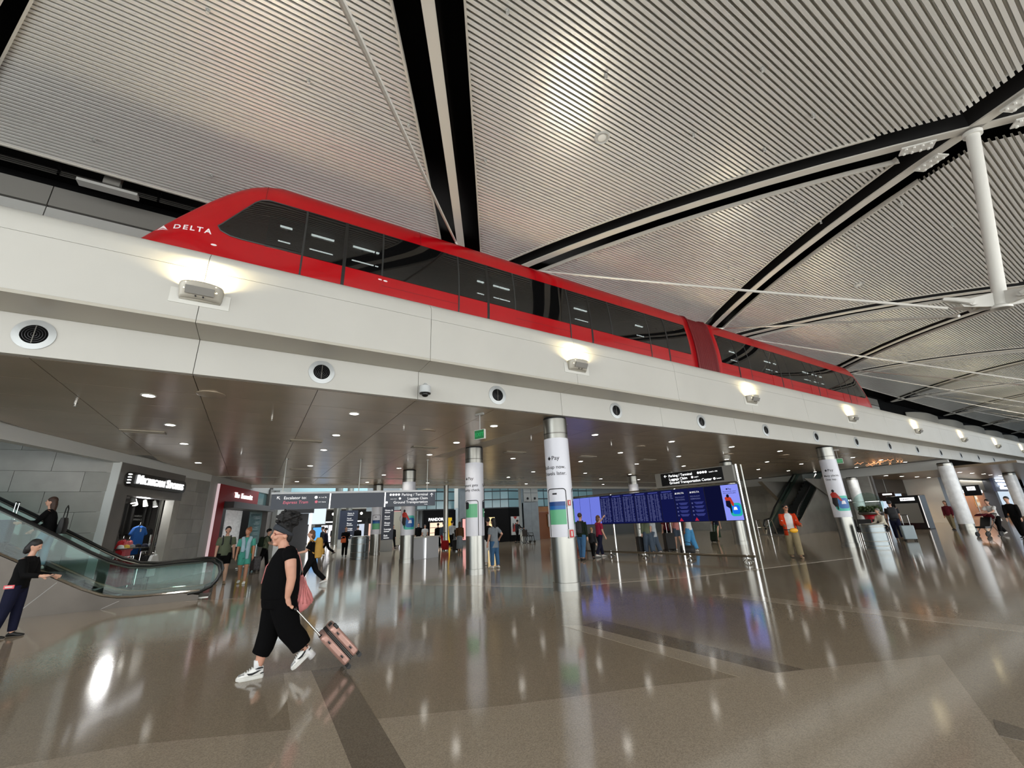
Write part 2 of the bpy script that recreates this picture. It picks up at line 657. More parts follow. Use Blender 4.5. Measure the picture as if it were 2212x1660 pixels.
# ================================================================ STRUTS AND TIE RODS
ROD = mat('tie_rod_paint', rgb(206, 204, 196), 0.4)
STRUT = mat('strut_paint', rgb(204, 203, 196), 0.38)
SY, SB = 1.20, 5.12     # foot of a strut; struts stand square to the curved roof
LEAN = math.atan2(SY - YT, vz(YT) - SB)
SLEN = math.hypot(SY - YT, vz(YT) - SB)
PLACE = {0: 'first strut from the tram nose', 1: 'second strut along the hall', 2: 'third strut along the hall', 3: 'fourth strut along the hall'}
for k in range(-1, 5):
    tx = W0 + DW * k + DW / 2
    lab = {0: 'white tubular roof strut with cable clevis at its foot, nearest the top right corner', -1: 'white tubular roof strut hanging over the left end of the hall'}.get(
        k, 'white tubular roof strut far down the hall, number %s of the row' % ('', 'two', 'three', 'four', 'five')[k])
    st = thing('roof_strut', lab, 'strut', (tx, SY, SB), group='roof struts')
    st.rotation_euler = (LEAN, 0, 0)
    MB().cyl((0, 0, 0), (0, 0, SLEN - 0.02), 0.105, n=20).build('pole', STRUT, st, world=False, smooth=True)
    MB().cyl((0, 0, SLEN - 0.1), (0, 0, SLEN - 0.02), 0.15, n=20).build('head_plate', STRUT, st, world=False, smooth=True)
    MB().lathe([(0.15, 0), (0.15, 0.04), (0.11, 0.08)], n=20).build('foot_plate', STRUT, st, world=False, smooth=True)
    for sx in (-1, 1):
        for sy in (1, -1):
            d = Vector((sx * DW / 2, sy * (YW - SY), 0)).normalized()
            s = Vector((-d.y, d.x, 0))
            m = MB()
            pts = [d * 0.05 + s * 0.03 + Vector((0, 0, 0.04)), d * 0.52 + s * 0.03 + Vector((0, 0, 0.10)), d * 0.56 + s * 0.03 + Vector((0, 0, 0.17)),
                   d * 0.5 + s * 0.03 + Vector((0, 0, 0.24)), d * 0.05 + s * 0.03 + Vector((0, 0, 0.34))]
            m.plate(pts, s * -0.06)
            m.build('gusset_plate', STRUT, st, world=False)
            MB().cyl(d * 0.40 + s * 0.10 + Vector((0, 0, 0.17)), d * 0.40 - s * 0.10 + Vector((0, 0, 0.17)), 0.07, n=14).build('pin', STRUT, st, world=False, smooth=True)
            e = Vector((sx * DW / 2, sy * (YW - SY), 4.2)).normalized()
            o0 = d * 0.40 + Vector((0, 0, 0.17))
            for q in (-1, 1):
                MB().tube([o0 + s * q * 0.07, o0 + s * q * 0.07 + e * 0.25, o0 + e * 0.42 + s * q * 0.02], [0.06, 0.05, 0.04], 8).build('clevis', STRUT, st, world=False, smooth=True)
    # the bolted splices of the crossing ribs
    for sg in (1, -1):
        for h in (0.75, -0.75):
            c = Vector((-sg * SL * h, h, SLEN - 0.06))
            pl = MB().obox(c, Vector((-sg * SL, 1, 0)).normalized() * 0.28, Vector((1, sg * SL, 0)).normalized() * 0.13, (0, 0, 0.015)).build('splice_plate', STRUT, st, world=False)
            for a in (-.2, -.07, .07, .2):
                for b in (-.08, .08):
                    q = c + Vector((-sg * SL, 1, 0)).normalized() * a + Vector((1, sg * SL, 0)).normalized() * b
                    MB().cyl(q + Vector((0, 0, -0.05)), q, 0.025, n=6).build('bolt', STRUT, pl, world=False)
    for sx in (-1, 1):
        wx = tx + sx * DW / 2
        d = Vector((sx * DW / 2, YW - SY, 0)).normalized()
        a = Vector((tx, SY, SB + 0.22)) + d * 0.72
        b = Vector((wx, YW, 10.75))
        pts = [a + (b - a) * (i / 12) - Vector((0, 0, 0.03 * math.sin(PI * i / 12))) for i in range(13)]
        o = MB().tube(pts, 0.032, 8).build('tie_rod', ROD, None, smooth=True, loc=tuple(a))
        lab = {(0, -1): 'slim white tie rod from the near strut foot to above the first car', (0, 1): 'slim white tie rod from the near strut foot to above the second car',
               (-1, 1): 'thick pale tie rod crossing the dark roof slot above the first car', (-1, -1): 'pale tie rod over the left end of the roof',
               (1, -1): 'long thin tie rod crossing the far ribs just above the second car', (1, 1): 'thin tie rod ending at the wall just beyond the tram'}
        tag(o, lab.get((k, sx), 'hair-thin pale tie rod under the distant roof, at strut %s, %s side' % (k + 1, 'near' if sx < 0 else 'far')), 'tie rod', 'tie rods under the roof')

# ================================================================ GUIDEWAY
ZC, YF, ZS, YU = 4.20, 8.40, 4.83, 7.66
MOD = 3.933
J0 = -1.18
gw = setting('guideway_beam', (0, 8, 4.2))
G = 0.004
for k in range(-4, 29):
    x0, x1 = J0 + MOD * k + G, J0 + MOD * (k + 1) - G
    MB().box(x0, YF, ZC, x1, YF + 0.12, ZS).build('fascia_panel', PANEL, gw, bevel=0.006)
    MB().box(x0, YU + 0.0, ZS, x1, YF + 0.12, ZS + 0.05).build('step_panel', SOFF, gw)
    MB().box(x0, YU, ZS + 0.051, x1, YU + 0.10, 5.782).build('beam_panel', PANEL, gw, bevel=0.005)
    m = MB()
    prof2 = [(YU, 5.785), (YU, 5.95), (YU + 0.03, 6.07), (YU + 0.10, 6.17), (YU + 0.20, 6.235), (YU + 0.32, 6.25), (YU + 0.6, 6.25), (YU + 0.6, 5.785)]
    m.loft([[Vector((x, y, z)) for y, z in prof2] for x in (x0, x1)])
    m.build('coping_panel', PANEL, gw, smooth=True)
MB().box(XMIN, YF + 0.121, ZC + 0.06, XMAX, YU + 5.2, 5.7).build('beam_core', GREYM, gw)
MB().box(XMIN, YU + 0.102, ZS + 0.06, XMAX, YF + 0.6, 5.79).build('beam_backing', LGREY, gw)
MB().box(XMIN, YU + 0.6, 5.7, XMAX, 12.3, 5.9).build('track_bed', GREYM, gw)

# wall behind the track
wb = setting('wall_track', (0, 12.3, 6))
for k in range(-4, 29):
    x0, x1 = J0 + MOD * k + 0.01, J0 + MOD * (k + 1) - 0.01
    if x1 < 44:
        MB().box(x0, 12.30, 9.16, x1, 12.4, 9.70).build('wall_panel', GREYM, wb)
        MB().box(x0, 12.31, 8.72, x1, 12.4, 9.11).build('wall_panel', LGREY, wb)
        MB().box(x0, 12.31, 5.9, x1, 12.4, 8.62).build('wall_panel', GREYM, wb)
MB().box(XMIN, 12.42, 5.8, XMAX, 12.6, 10.4).build('backing', DARK, wb)
for x in (-6.6, -5.1, -3.6):
    MB().box(x, 12.24, 8.3, x + 0.28, 12.3, 8.75).build('wall_bracket', SOFF, wb)
# rounded bays of the far station wall
BAY = mat('bay_panel_paint', rgb(150, 146, 136), 0.35, 0.3)
for k in range(9):
    x0 = 47.6 + k * 7.4
    m = MB()
    n = 8
    w = 5.7
    rings = []
    for z in (5.9, 9.2):
        rings.append([Vector((x0 + w * i / n, 12.3 - 0.9 * math.sin(PI * min(i / n * 1.6, 1) * 0.5) ** 0.7 * (1 - 0.35 * (i / n)), z)) for i in range(n + 1)] + [Vector((x0 + w, 12.35, z)), Vector((x0, 12.35, z))])
    m.loft(rings)
    m.build('rounded_bay', BAY, wb, smooth=True)
MB().box(44, 10.9, 9.75, XMAX, 12.4, 9.85).build('dark_canopy', DARK, wb)

# cove lamps added unseen behind the tram to brighten the roof deck near it
COVE_FILL = glow('added_cove_white', (1, .98, .94, 1), 5)
for k in range(0, 7):
    x0, x1 = J0 + MOD * k + .15, J0 + MOD * (k + 1) - .15
    t = thing('added_cove_lamp', 'added long white cove lamp hidden behind the tram to brighten the deck, %s from the nose' % ORD[k], 'lamp', (x0, 12.2, 9.34), group='added cove lamps hidden behind the tram')
    MB().box(x0, 12.05, 9.34, x1, 12.3, 9.38).build('trough', LGREY, t)
    MB().box(x0, 12.04, 9.34, x1, 12.06, 9.44).build('lip', LGREY, t)
    MB().box(x0 + .05, 12.12, 9.38, x1 - .05, 12.2, 9.42).build('tube', COVE_FILL, t)
    l = bpy.data.lights.new('deck_fill_light', 'AREA')
    l.shape, l.size, l.size_y, l.energy, l.color = 'RECTANGLE', x1 - x0, .12, 110, (1, .98, .95)
    lo = bpy.data.objects.new('deck_fill_light', l)
    COL.objects.link(lo)
    lo.parent = t
    lo.location = ((x1 - x0) / 2, -.06, .12)
    lo.rotation_euler = (math.radians(-118), 0, 0)

# cable tray and duct hung in the dark slot at the left
dt = thing('cable_tray', 'dark slim cable tray hung in the black slot behind the tram nose', 'cable tray', (-8, 11.7, 9.7))
for z in (9.66, 9.71, 9.76):
    MB().box(-15, 11.70, z, 3, 11.74, z + 0.025).build('rail', STEELD, dt)
for x in (-6.8, -4.9, -3.1, -1.4):
    MB().box(x, 11.70, 9.66, x + 0.05, 11.74, 9.94).build('hanger', STEELD, dt)
dl = thing('duct_light', 'grey boxed light fitting hung in the black slot left of the tram', 'light fitting', (-3.9, 11.4, 9.4))
MB().box(-4.42, 11.30, 9.38, -3.36, 11.52, 9.45).build('trough', LGREY, dl)
MB().plate([(-4.42, 11.30, 9.45), (-3.36, 11.30, 9.45), (-3.42, 11.56, 9.62), (-4.36, 11.56, 9.62)], (0, 0.03, 0.02)).build('reflector', GREYM, dl)
MB().box(-4.05, 11.45, 9.6, -3.75, 11.6, 9.93).build('hanger_duct', GREYM, dl)

# ================================================================ LOW CEILING
CEIL = mat('low_ceiling_metal', rgb(180, 166, 146), 0.27, 0.35, noise=(0.7, 0.06))
lc = setting('ceiling_low', (0, 8.4, ZC))


def left_edge(y):
    pts = ((8.4, -7.2), (13.8, -5.18), (17.83, -3.83), (21.6, -2.57), (23.7, -1.84), (29.2, -0.02), (40, 3))
    for (ya, xa), (yb, xb) in zip(pts, pts[1:]):
        if y <= yb:
            return xa + (xb - xa) * (y - ya) / (yb - ya)
    return 3


PX, PY = 1.966, 1.20
tiles = []
j = 0
yy = 8.53
while yy < 28.4:
    x = J0 - 4 * MOD
    while x < 37.7:
        xa, xb = x, x + PX
        el = max(left_edge(yy), left_edge(min(yy + PY, 28.45)))
        if xb > el + 0.2 and xb < 37.7:
            tiles.append((xa, xb, yy, min(yy + PY, 28.45), el))
        x += PX
    yy += PY
tiles.sort(key=lambda t: math.hypot((t[0] + t[1]) / 2, (t[2] + t[3]) / 2))
tile_me = MB().box(-PX / 2 + 0.006, -PY / 2 + 0.006, 0, PX / 2 - 0.006, PY / 2 - 0.006, 0.03).mesh('ceiling_panel')
tile_me.materials.append(CEIL)
rest = MB()
cnt = 0
for (xa, xb, ya, yb, el) in tiles:
    full = xa >= el and yb - ya > PY - 0.01
    if full and cnt < 290:
        cnt += 1
        o = bpy.data.objects.new('ceiling_panel', tile_me)
        COL.objects.link(o)
        o.parent = lc
        o.location = ((xa + xb) / 2, (ya + yb) / 2 - 8.4, 0)
    elif xb > el:
        # cut panels along the slanted edge
        l0, l1 = max(xa, left_edge(ya)), max(xa, left_edge(yb))
        if min(xb - l0, xb - l1) > 0.02:
            rest.plate([(l0 + .006, ya + .006, ZC), (xb - .006, ya + .006, ZC), (xb - .006, yb - .006, ZC), (l1 + .006, yb - .006, ZC)], (0, 0, 0.03))
o = rest.build('cut_ceiling_panel', CEIL, lc)
tag(o, kind='stuff')
MB().plate([(left_edge(8.45), 8.45, ZC + .035), (37.8, 8.45, ZC + .035), (37.8, 28.5, ZC + .035), (left_edge(28.5), 28.5, ZC + .035), (left_edge(13.8), 13.8, ZC + .035)], (0, 0, 0.2)).build('ceiling_backing', GREYM, lc)
# far edge trim and a shallow beam line before it
MB().box(-0.6, 28.46, 4.05, 37.8, 28.7, 4.5).build('edge_trim', WHITE, lc)
MB().box(-2.0, 24.2, ZC - 0.02, 37.7, 24.35, ZC + 0.02).build('ceiling_joint', SOFF, lc)
# diagonal seam strip over the second column row
MB().plate([(6.9, 9.0, ZC - 0.004), (7.5, 9.2, ZC - 0.004), (6.6, 16.0, ZC - 0.004), (5.9, 16.0, ZC - 0.004)], (0, 0, 0.01)).build('ceiling_strip', SOFF, lc)
# slanted fascia at the left
FASC = mat('fascia_white', rgb(206, 208, 204), 0.45)
m = MB()
pts = [(-7.2, 8.6), (-5.18, 13.8), (-3.83, 17.83), (-2.57, 21.6), (-1.84, 23.7)]
for a, b in zip(pts, pts[1:]):
    m.plate([(a[0], a[1], 3.86), (b[0], b[1], 3.90), (b[0], b[1], ZC + 0.1), (a[0], a[1], ZC + 0.1)], (-0.25, 0.08, 0))
tag(m.build('trim_1', FASC), kind='structure')

# ---- downlights
NL = 0
ring_me = MB().lathe([(0.125, 0.0), (0.125, -0.012), (0.10, -0.012), (0.085, 0.02)], n=20, cap=False).mesh('ring')
ring_me.materials.append(WHITE)
disc_me = MB().lathe([(0.10, -0.004), (0.10, -0.010)], n=20).mesh('lamp_disc')
disc_me.materials.append(LAMPW)


def downlight(x, y, z, power=26, label='round white recessed downlight in the brown metal ceiling', group='downlights in the low ceiling', r=1.0, lit=True):
    t = thing('downlight', label, 'downlight', (x, y, z), group=group)
    for me in (ring_me, disc_me):
        o = bpy.data.objects.new(me.name, me)
        COL.objects.link(o)
        o.parent = t
        o.scale = (r, r, 1)
    if lit:
        l = bpy.data.lights.new('downlight_beam', 'SPOT')
        l.energy = power
        l.spot_size = math.radians(125)
        l.spot_blend = 0.9
        l.shadow_soft_size = 0.1
        l.color = (1, 0.93, 0.82)
        lo = bpy.data.objects.new('downlight_beam', l)
        COL.objects.link(lo)
        lo.parent = t
        lo.location = (0, 0, -0.03)
    return t


colXY = []
for yi, y in enumerate((10.12, 12.8, 15.45, 19.6, 22.4, 26.3)):
    for k in range(-1, 11):
        x = -2.02 + 3.79 * k + 0.02 * yi * (k > 0)
        if x > left_edge(y) + 0.35 and x < 37:
            if y == 22.4 and k % 2 == 1 and k < 4:
                continue
            downlight(x, y, ZC, 110, 'round white downlight in the brown metal ceiling, row %s from the fascia, %s along it' % (('one', 'two', 'three', 'four', 'five', 'six')[yi], ORD[k + 1]))

# vents, sprinklers and sensors of the low ceiling
VENT = mat('vent_paint', rgb(150, 142, 126), 0.4, 0.3)
for vi, (x, y) in enumerate(((-2.7, 13.9), (1.12, 14.0), (4.89, 14.0), (8.6, 14.0), (12.4, 14.1), (16.3, 14.1), (1.6, 20.9))):
    t = thing('ceiling_vent', 'slotted air vent in the brown metal ceiling, %s from the left' % ORD[vi] if vi < 6 else 'slotted air vent above the long hanging sign', 'vent', (x, y, ZC), group='vents in the low ceiling')
    m = MB()
    for a in ((-.45, -.16, .45, -.13), (-.45, .13, .45, .16), (-.45, -.13, -.42, .13), (.42, -.13, .45, .13)):
        m.box(a[0], a[1], -0.02, a[2], a[3], 0.0)
    m.build('frame', VENT, t, world=False)
    MB().box(-.42, -.13, -0.004, .42, .13, 0.0).build('plenum', BLACKM, t, world=False)
    for i in range(5):
        MB().obox((0, -.1 + .05 * i, -0.010), (.42, 0, 0), (0, .016, .006), (0, -.001, .003)).build('slat', VENT, t, world=False)
for (x, y) in ((3.3, 11.2), (7.6, 11.3), (0.1, 11.2), (-3.3, 11.2), (11.2, 11.3), (14.6, 11.5), (18.3, 11.4), (5.2, 16.9), (-0.6, 16.8)):
    m = MB()
    m.cyl((x, y, ZC), (x, y, ZC - .03), .03, n=12)
    m.cyl((x, y, ZC - .03), (x, y, ZC - .07), .012, n=8)
    m.cyl((x, y, ZC - .075), (x, y, ZC - .07), .03, n=10)
    tag(m.build('sprinkler', CHROME, None, loc=(x, y, ZC)), 'tiny chrome sprinkler head under the brown metal ceiling', 'sprinkler', 'sprinklers under the low ceiling')
for li, (x, y) in enumerate(((-1.0, 9.6), (4.05, 11.4), (12.8, 11.4), (19.0, 11.6), (22.6, 10.9))):
    o = MB().lathe([(0.24, 0), (0.24, -0.012), (0.20, -0.02), (0.02, -0.02)], (x, y, ZC), 24).build('ceiling_loudspeaker', CEIL, None, smooth=True, loc=(x, y, ZC))
    tag(o, 'flat round loudspeaker cover in the brown metal ceiling, %s from the left' % ORD[li], 'speaker', 'round speaker covers in the low ceiling')

# ================================================================ FASCIA FITTINGS
ALU = mat('diffuser_aluminium', rgb(186, 190, 190), 0.35, 0.6)
di0 = None
for k in range(0, 21):
    x = -3.13 + MOD * k
    lab = 'round black ringed air nozzle, %s along the white fascia from the left' % ORD[k]
    if di0 is None:
        t = thing('air_nozzle', lab, 'air nozzle', (x, YF, 4.53), group='air nozzles along the white fascia')
        R = Matrix.Rotation(PI / 2, 3, 'X')

        def lz(prof, n=32):
            mb = MB().lathe(prof, n=n, cap=False)
            for i, v in enumerate(mb.v):
                mb.v[i] = R @ v
            return mb
        lz([(0.235, -0.005), (0.235, 0.012), (0.15, 0.018), (0.145, -0.05)]).build('flange', ALU, t, world=False, smooth=True)
        c = MB().lathe([(0.149, 0.003), (0.149, 0.006)], n=32)
        for i, v in enumerate(c.v):
            c.v[i] = R @ v
        c.build('cavity', DARK, t, world=False)
        for r in (0.125, 0.095, 0.065, 0.035):
            lz([(r, 0.006), (r, 0.02), (r - 0.006, 0.022), (r - 0.006, 0.006)]).build('ring', mat('nozzle_ring', rgb(52, 52, 54), .45, .3), t, world=False, smooth=True)
        MB().box(-0.006, -0.024, -0.14, 0.006, -0.012, 0.14).build('cross_bar', STEELD, t, world=False)
        di0 = t
    else:
        dup(di0, None, (x, YF, 4.53), label=lab)

# uplights on the upper beam
UPL = mat('uplight_casting', rgb(176, 172, 160), 0.45, 0.2)
up0 = None
for k in range(-1, 12):
    x = J0 + 2 * MOD * k
    lab = 'half-oval uplight fitting on the white beam, %s beyond the tram nose' % ORD[k] if k >= 0 else 'half-oval uplight fitting on the beam left of the tram nose'
    if up0 is None:
        t = thing('uplight', lab, 'uplight', (x, YU, 5.22), group='uplights along the beam')
        MB().box(-0.40, -0.012, -0.10, 0.40, 0.0, 0.16).build('mounting_plate', WHITE, t, world=False, bevel=0.003)
        m = MB()
        n = 14
        rings = []
        for z, w, d in ((-0.03, 0.27, 0.09), (0.02, 0.285, 0.14), (0.17, 0.30, 0.235), (0.20, 0.30, 0.255), (0.215, 0.295, 0.25)):
            rings.append([Vector((w * math.cos(PI + PI * i / n), -0.012 + d * math.sin(PI + PI * i / n) ** 1 if False else -0.012 - d * abs(math.sin(PI * i / n)) ** 0.6, z)) for i in range(n + 1)])
        m.loft(rings, cap=False, closed=False)
        m.add([rings[0][i] for i in range(n + 1)], [tuple(range(n + 1))])
        o = m.build('housing', UPL, t, world=False, smooth=True)
        sd = o.modifiers.new('solid', 'SOLIDIFY')
        sd.thickness = 0.012
        MB().obox((0, -0.205, 0.075), (0.19, 0, 0), (0, -0.030, 0.055), (0, 0.012, 0.004)).build('louver_grille', GREYM, t, world=False)
        MB().box(-0.22, -0.17, 0.10, 0.22, -0.06, 0.115).build('lamp_lens', LAMPY, t, world=False)
        for x2 in (-.05, .05):
            MB().cyl((x2, -0.14, 0.0), (x2, -0.16, 0.0), 0.012, n=8).build('screw', BLACKM, t, world=False)
        up0 = t
    else:
        t = dup(up0, None, (x, YU, 5.22), label=lab)
    l = bpy.data.lights.new('uplight_beam', 'AREA')
    l.shape = 'RECTANGLE'
    l.size, l.size_y = 0.4, 0.1
    l.energy = 20
    l.spread = math.radians(150)
    l.color = (1, 0.80, 0.42)
    lo = bpy.data.objects.new('uplight_beam', l)
    COL.objects.link(lo)
    lo.parent = t
    lo.location = (0, -0.17, 0.17)
    lo.rotation_euler = (math.radians(180 - 12), 0, 0)
    l = bpy.data.lights.new('uplight_throw', 'SPOT')
    l.energy = 130
    l.spot_size = math.radians(118)
    l.spot_blend = 1.0
    l.shadow_soft_size = 0.15
    l.color = (1, 0.97, 0.92)
    lo = bpy.data.objects.new('uplight_throw', l)
    COL.objects.link(lo)
    lo.parent = t
    lo.location = (0, -0.16, 0.20)
    lo.rotation_euler = (math.radians(180 + 24), 0, 0)

# dome camera on the fascia
t = thing('dome_camera', 'white dome security camera bracketed to the white fascia', 'camera', (2.83, YF, 4.40))
MB().box(-0.06, -0.03, -0.05, 0.06, 0.0, 0.12).build('wall_plate', LGREY, t, world=False, bevel=0.004)
MB().obox((0.0, -0.13, 0.06), (0.03, 0, 0), (0, -0.12, 0.0), (0, 0.0, 0.025)).build('arm', LGREY, t, world=False, bevel=0.006)
MB().lathe([(0.03, 0.10), (0.05, 0.07), (0.115, 0.03), (0.12, -0.10), (0.125, -0.12), (0.10, -0.13)], (0, -0.24, 0), 28).build('housing', mat('camera_grey', rgb(190, 194, 194), 0.35), t, world=False, smooth=True)
MB().lathe([(0.118, -0.125), (0.118, -0.14), (0.08, -0.145)], (0, -0.24, 0), 28).build('collar', BLACKG, t, world=False, smooth=True)
MB().lathe([(0.075, -0.14), (0.07, -0.17), (0.05, -0.195), (0.01, -0.205)], (0, -0.24, 0), 24).build('dome', BLACKG, t, world=False, smooth=True)

# ================================================================ COLUMNS
WRAP = mat('column_wrap_vinyl', rgb(216, 218, 226), 0.3)
CR = 0.32
COLA = {}
TXT = mat('print_black', rgb(28, 28, 32), 0.5)
PGREEN = mat('print_green', rgb(96, 176, 130), 0.4)
PBLUE = mat('print_blue', rgb(14, 96, 168), 0.4)
PNAVY = mat('print_navy', rgb(10, 62, 128), 0.4)
PTEAL = mat('print_teal', rgb(70, 190, 170), 0.4)
PRED = mat('print_red', rgb(178, 48, 36), 0.5)


def cyl_patch(col, name, pts, m, off=0.004, r=CR):
    """a printed patch lying on the column: pts = (arc metres from the centre angle, z)"""
    a0 = COLA[col.name]
    # subdivide the outline's width into strips so that it follows the curve
    s0, s1 = min(p[0] for p in pts), max(p[0] for p in pts)
    mb = MB()
    N = max(2, int((s1 - s0) / 0.03))

    def zr(s):
        zs = []
        for (xa, za), (xb, zb) in zip(pts, pts[1:] + pts[:1]):
            if (xa - s) * (xb - s) <= 0 and xa != xb:
                zs.append(za + (zb - za) * (s - xa) / (xb - xa))
        return (min(zs), max(zs)) if zs else (0, 0)
    lo, hi, lo2, hi2 = [], [], [], []
    e = 1e-4
    for i in range(N + 1):
        s = s0 + e + (s1 - s0 - 2 * e) * i / N
        z0, z1 = zr(s)
        a = a0 + s / r
        for R2, L, H in ((r + 0.0015, lo, hi), (r + off, lo2, hi2)):
            L.append(Vector((R2 * math.cos(a), R2 * math.sin(a), z0)))
            H.append(Vector((R2 * math.cos(a), R2 * math.sin(a), z1)))
    mb.loft([[lo[i], hi[i], hi2[i], lo2[i]] for i in range(N + 1)])
    return mb.build(name, m, col, world=False)


def ring_outline(w, h, rad, cz, cs, th):
    out = rrect(w, h, rad, 4)
    return [(cs + x, cz + y) for x, y in out]


def column(x, y, label, wrap=None, top=ZC - 0.004, h0=1.19, h1=3.62, face=None, r=CR, wrapmat=None):
    c = thing('column', label, 'column', (x, y, 0))
    c['kind'] = 'thing'
    a0 = math.atan2(-y, -x) if face is None else face
    COLA[c.name] = a0
    MB().lathe([(r + 0.012, 0.0), (r + 0.012, 0.17), (r, 0.175)], n=40).build('base_band', STEEL, c, world=False, smooth=True)
    MB().lathe([(r - 0.004, 0.0), (r - 0.004, top - 0.05)], n=40).build('shaft', STEEL, c, world=False, smooth=True)
    MB().lathe([(r - 0.02, top - 0.05), (r - 0.02, top)], n=40).build('shadow_gap', BLACKM, c, world=False, smooth=True)
    MB().lathe([(r - 0.003, h1 + 0.15), (r + 0.003, h1 + 0.15), (r + 0.003, h1 + 0.12), (r - 0.003, h1 + 0.12)], n=40).build('seam_band', STEELD, c, world=False, smooth=True)
    if wrap is not None:
        MB().lathe([(r - 0.002, h0), (r + 0.002, h0), (r + 0.002, h1), (r - 0.002, h1)], n=40).build('vinyl_wrap', wrapmat or WRAP, c, world=False, smooth=True)

        def warp(cs, cz):
            return lambda px, py, pz: Vector(((r + 0.003 + max(pz, 0)) * math.cos(a0 + (cs + px) / r), (r + 0.003 + max(pz, 0)) * math.sin(a0 + (cs + px) / r), cz + py))

        def logo(cs, cz, s):
            # round fruit mark in front of the word
            out = [(cs + s * 0.42 * math.cos(2 * PI * i / 16), cz + s * 0.40 + s * 0.40 * math.sin(2 * PI * i / 16)) for i in range(16)]
            cyl_patch(c, 'logo_mark', out, TXT)
            cyl_patch(c, 'logo_leaf', [(cs - .02 * s, cz + .86 * s), (cs + .16 * s, cz + 1.12 * s), (cs + .2 * s, cz + .92 * s)], TXT)
        for lines in wrap.get('text', []):
            txt, cs, cz, s = lines
            text_on('lettering', txt, s, TXT, (0, 0, 0), (1, 0, 0), (0, 0, 1), c, 0.008, warp=warp(cs, cz))
        if 'logo' in wrap:
            logo(*wrap['logo'])
        for (cs, kind) in wrap.get('phone', []):
            w, hh, cz = 0.50, 1.06, 1.80
            for (aa, bb) in (((cs - w / 2 + .08, cz + hh / 2), (cs + w / 2 - .08, cz + hh / 2)),):
                cyl_patch(c, 'phone_outline', [(aa[0], aa[1] - .012), (bb[0], bb[1] - .012), (bb[0], bb[1] + .012), (aa[0], aa[1] + .012)], TXT)
            for sgn in (-1, 1):
                xs = cs + sgn * w / 2
                cyl_patch(c, 'phone_outline', [(xs - .012, 1.2), (xs + .012, 1.2), (xs + .012, cz + hh / 2 - .08), (xs - .012, cz + hh / 2 - .08)], TXT)
                m = MB()
                arc = []
                for i in range(6):
                    q = PI / 2 * i / 5
                    arc.append((xs - sgn * .08 + sgn * .08 * math.cos(q), cz + hh / 2 - .08 + .08 * math.sin(q)))
                rings = []
                for (s_, z_) in arc:
                    q = a0 + s_ / r
                    ctr = Vector((r * math.cos(q), r * math.sin(q), z_))
                    nn = Vector((math.cos(q), math.sin(q), 0))
                    tt = Vector((-math.sin(q), math.cos(q), 0))
                    rings.append((ctr, nn, tt))
                m.tube([Vector(((r + .003) * math.cos(a0 + s_ / r), (r + .003) * math.sin(a0 + s_ / r), z_)) for s_, z_ in arc], 0.012, 6)
                m.build('phone_outline', TXT, c, world=False)
            if kind == 'band':
                cyl_patch(c, 'print_band', [(cs - .23, 1.92), (cs + .22, 1.92), (cs + .22, 2.02), (cs - .23, 2.02)], PNAVY)
                cyl_patch(c, 'print_band', [(cs - .23, 1.83), (cs + .22, 1.83), (cs + .22, 1.92), (cs - .23, 1.92)], PBLUE)
                cyl_patch(c, 'print_band', [(cs - .23, 1.48), (cs + .22, 1.48), (cs + .22, 1.83), (cs - .23, 1.83)], PGREEN)
                cyl_patch(c, 'speaker_slot', [(cs - .10, 2.19), (cs + .02, 2.19), (cs + .02, 2.23), (cs - .10, 2.23)], TXT)
            else:
                cyl_patch(c, 'print_band', [(cs - .23, 1.78), (cs + .22, 1.78), (cs + .22, 2.22), (cs - .23, 2.22)], PGREEN)
                cyl_patch(c, 'camera_patch', [(cs - .16 + q[0], 2.17 + q[1]) for q in rrect(.16, .24, .05, 3)], TXT, off=0.008)
        if 'cyclist' in wrap:
            cs = wrap['cyclist']
            cyl_patch(c, 'print_square', [(cs + .10 + q[0], 1.75 + q[1]) for q in rrect(.62, .62, .14, 4)], PTEAL)
            cyl_patch(c, 'print_square', [(cs + .13 + q[0], 1.75 + q[1]) for q in rrect(.44, .42, .1, 4)], PBLUE, off=0.007)
            cyl_patch(c, 'print_card', [(cs + .02, 1.72), (cs + .20, 1.72), (cs + .17, 1.86), (cs + .06, 1.86)], WRAP, off=0.010)
            cyl_patch(c, 'figure_head', [(cs - .17 + .06 * math.cos(i * PI / 6), 2.27 + .07 * math.sin(i * PI / 6)) for i in range(12)], TXT, off=0.008)
            cyl_patch(c, 'figure_torso', [(cs - .28, 2.0), (cs - .30, 2.14), (cs - .20, 2.23), (cs - .08, 2.20), (cs + .04, 1.98), (cs + .08, 1.86), (cs + .02, 1.84), (cs - .06, 1.98)], PRED, off=0.009)
            cyl_patch(c, 'figure_legs', [(cs - .30, 1.76), (cs - .28, 2.0), (cs - .06, 2.0), (cs - .10, 1.72), (cs - .2, 1.6)], TXT, off=0.008)
            cyl_patch(c, 'figure_wheel', [(cs - .13 + .045 * math.cos(i * PI / 6), 1.72 + .24 * math.sin(i * PI / 6)) for i in range(12)], TXT, off=0.011)
    return c


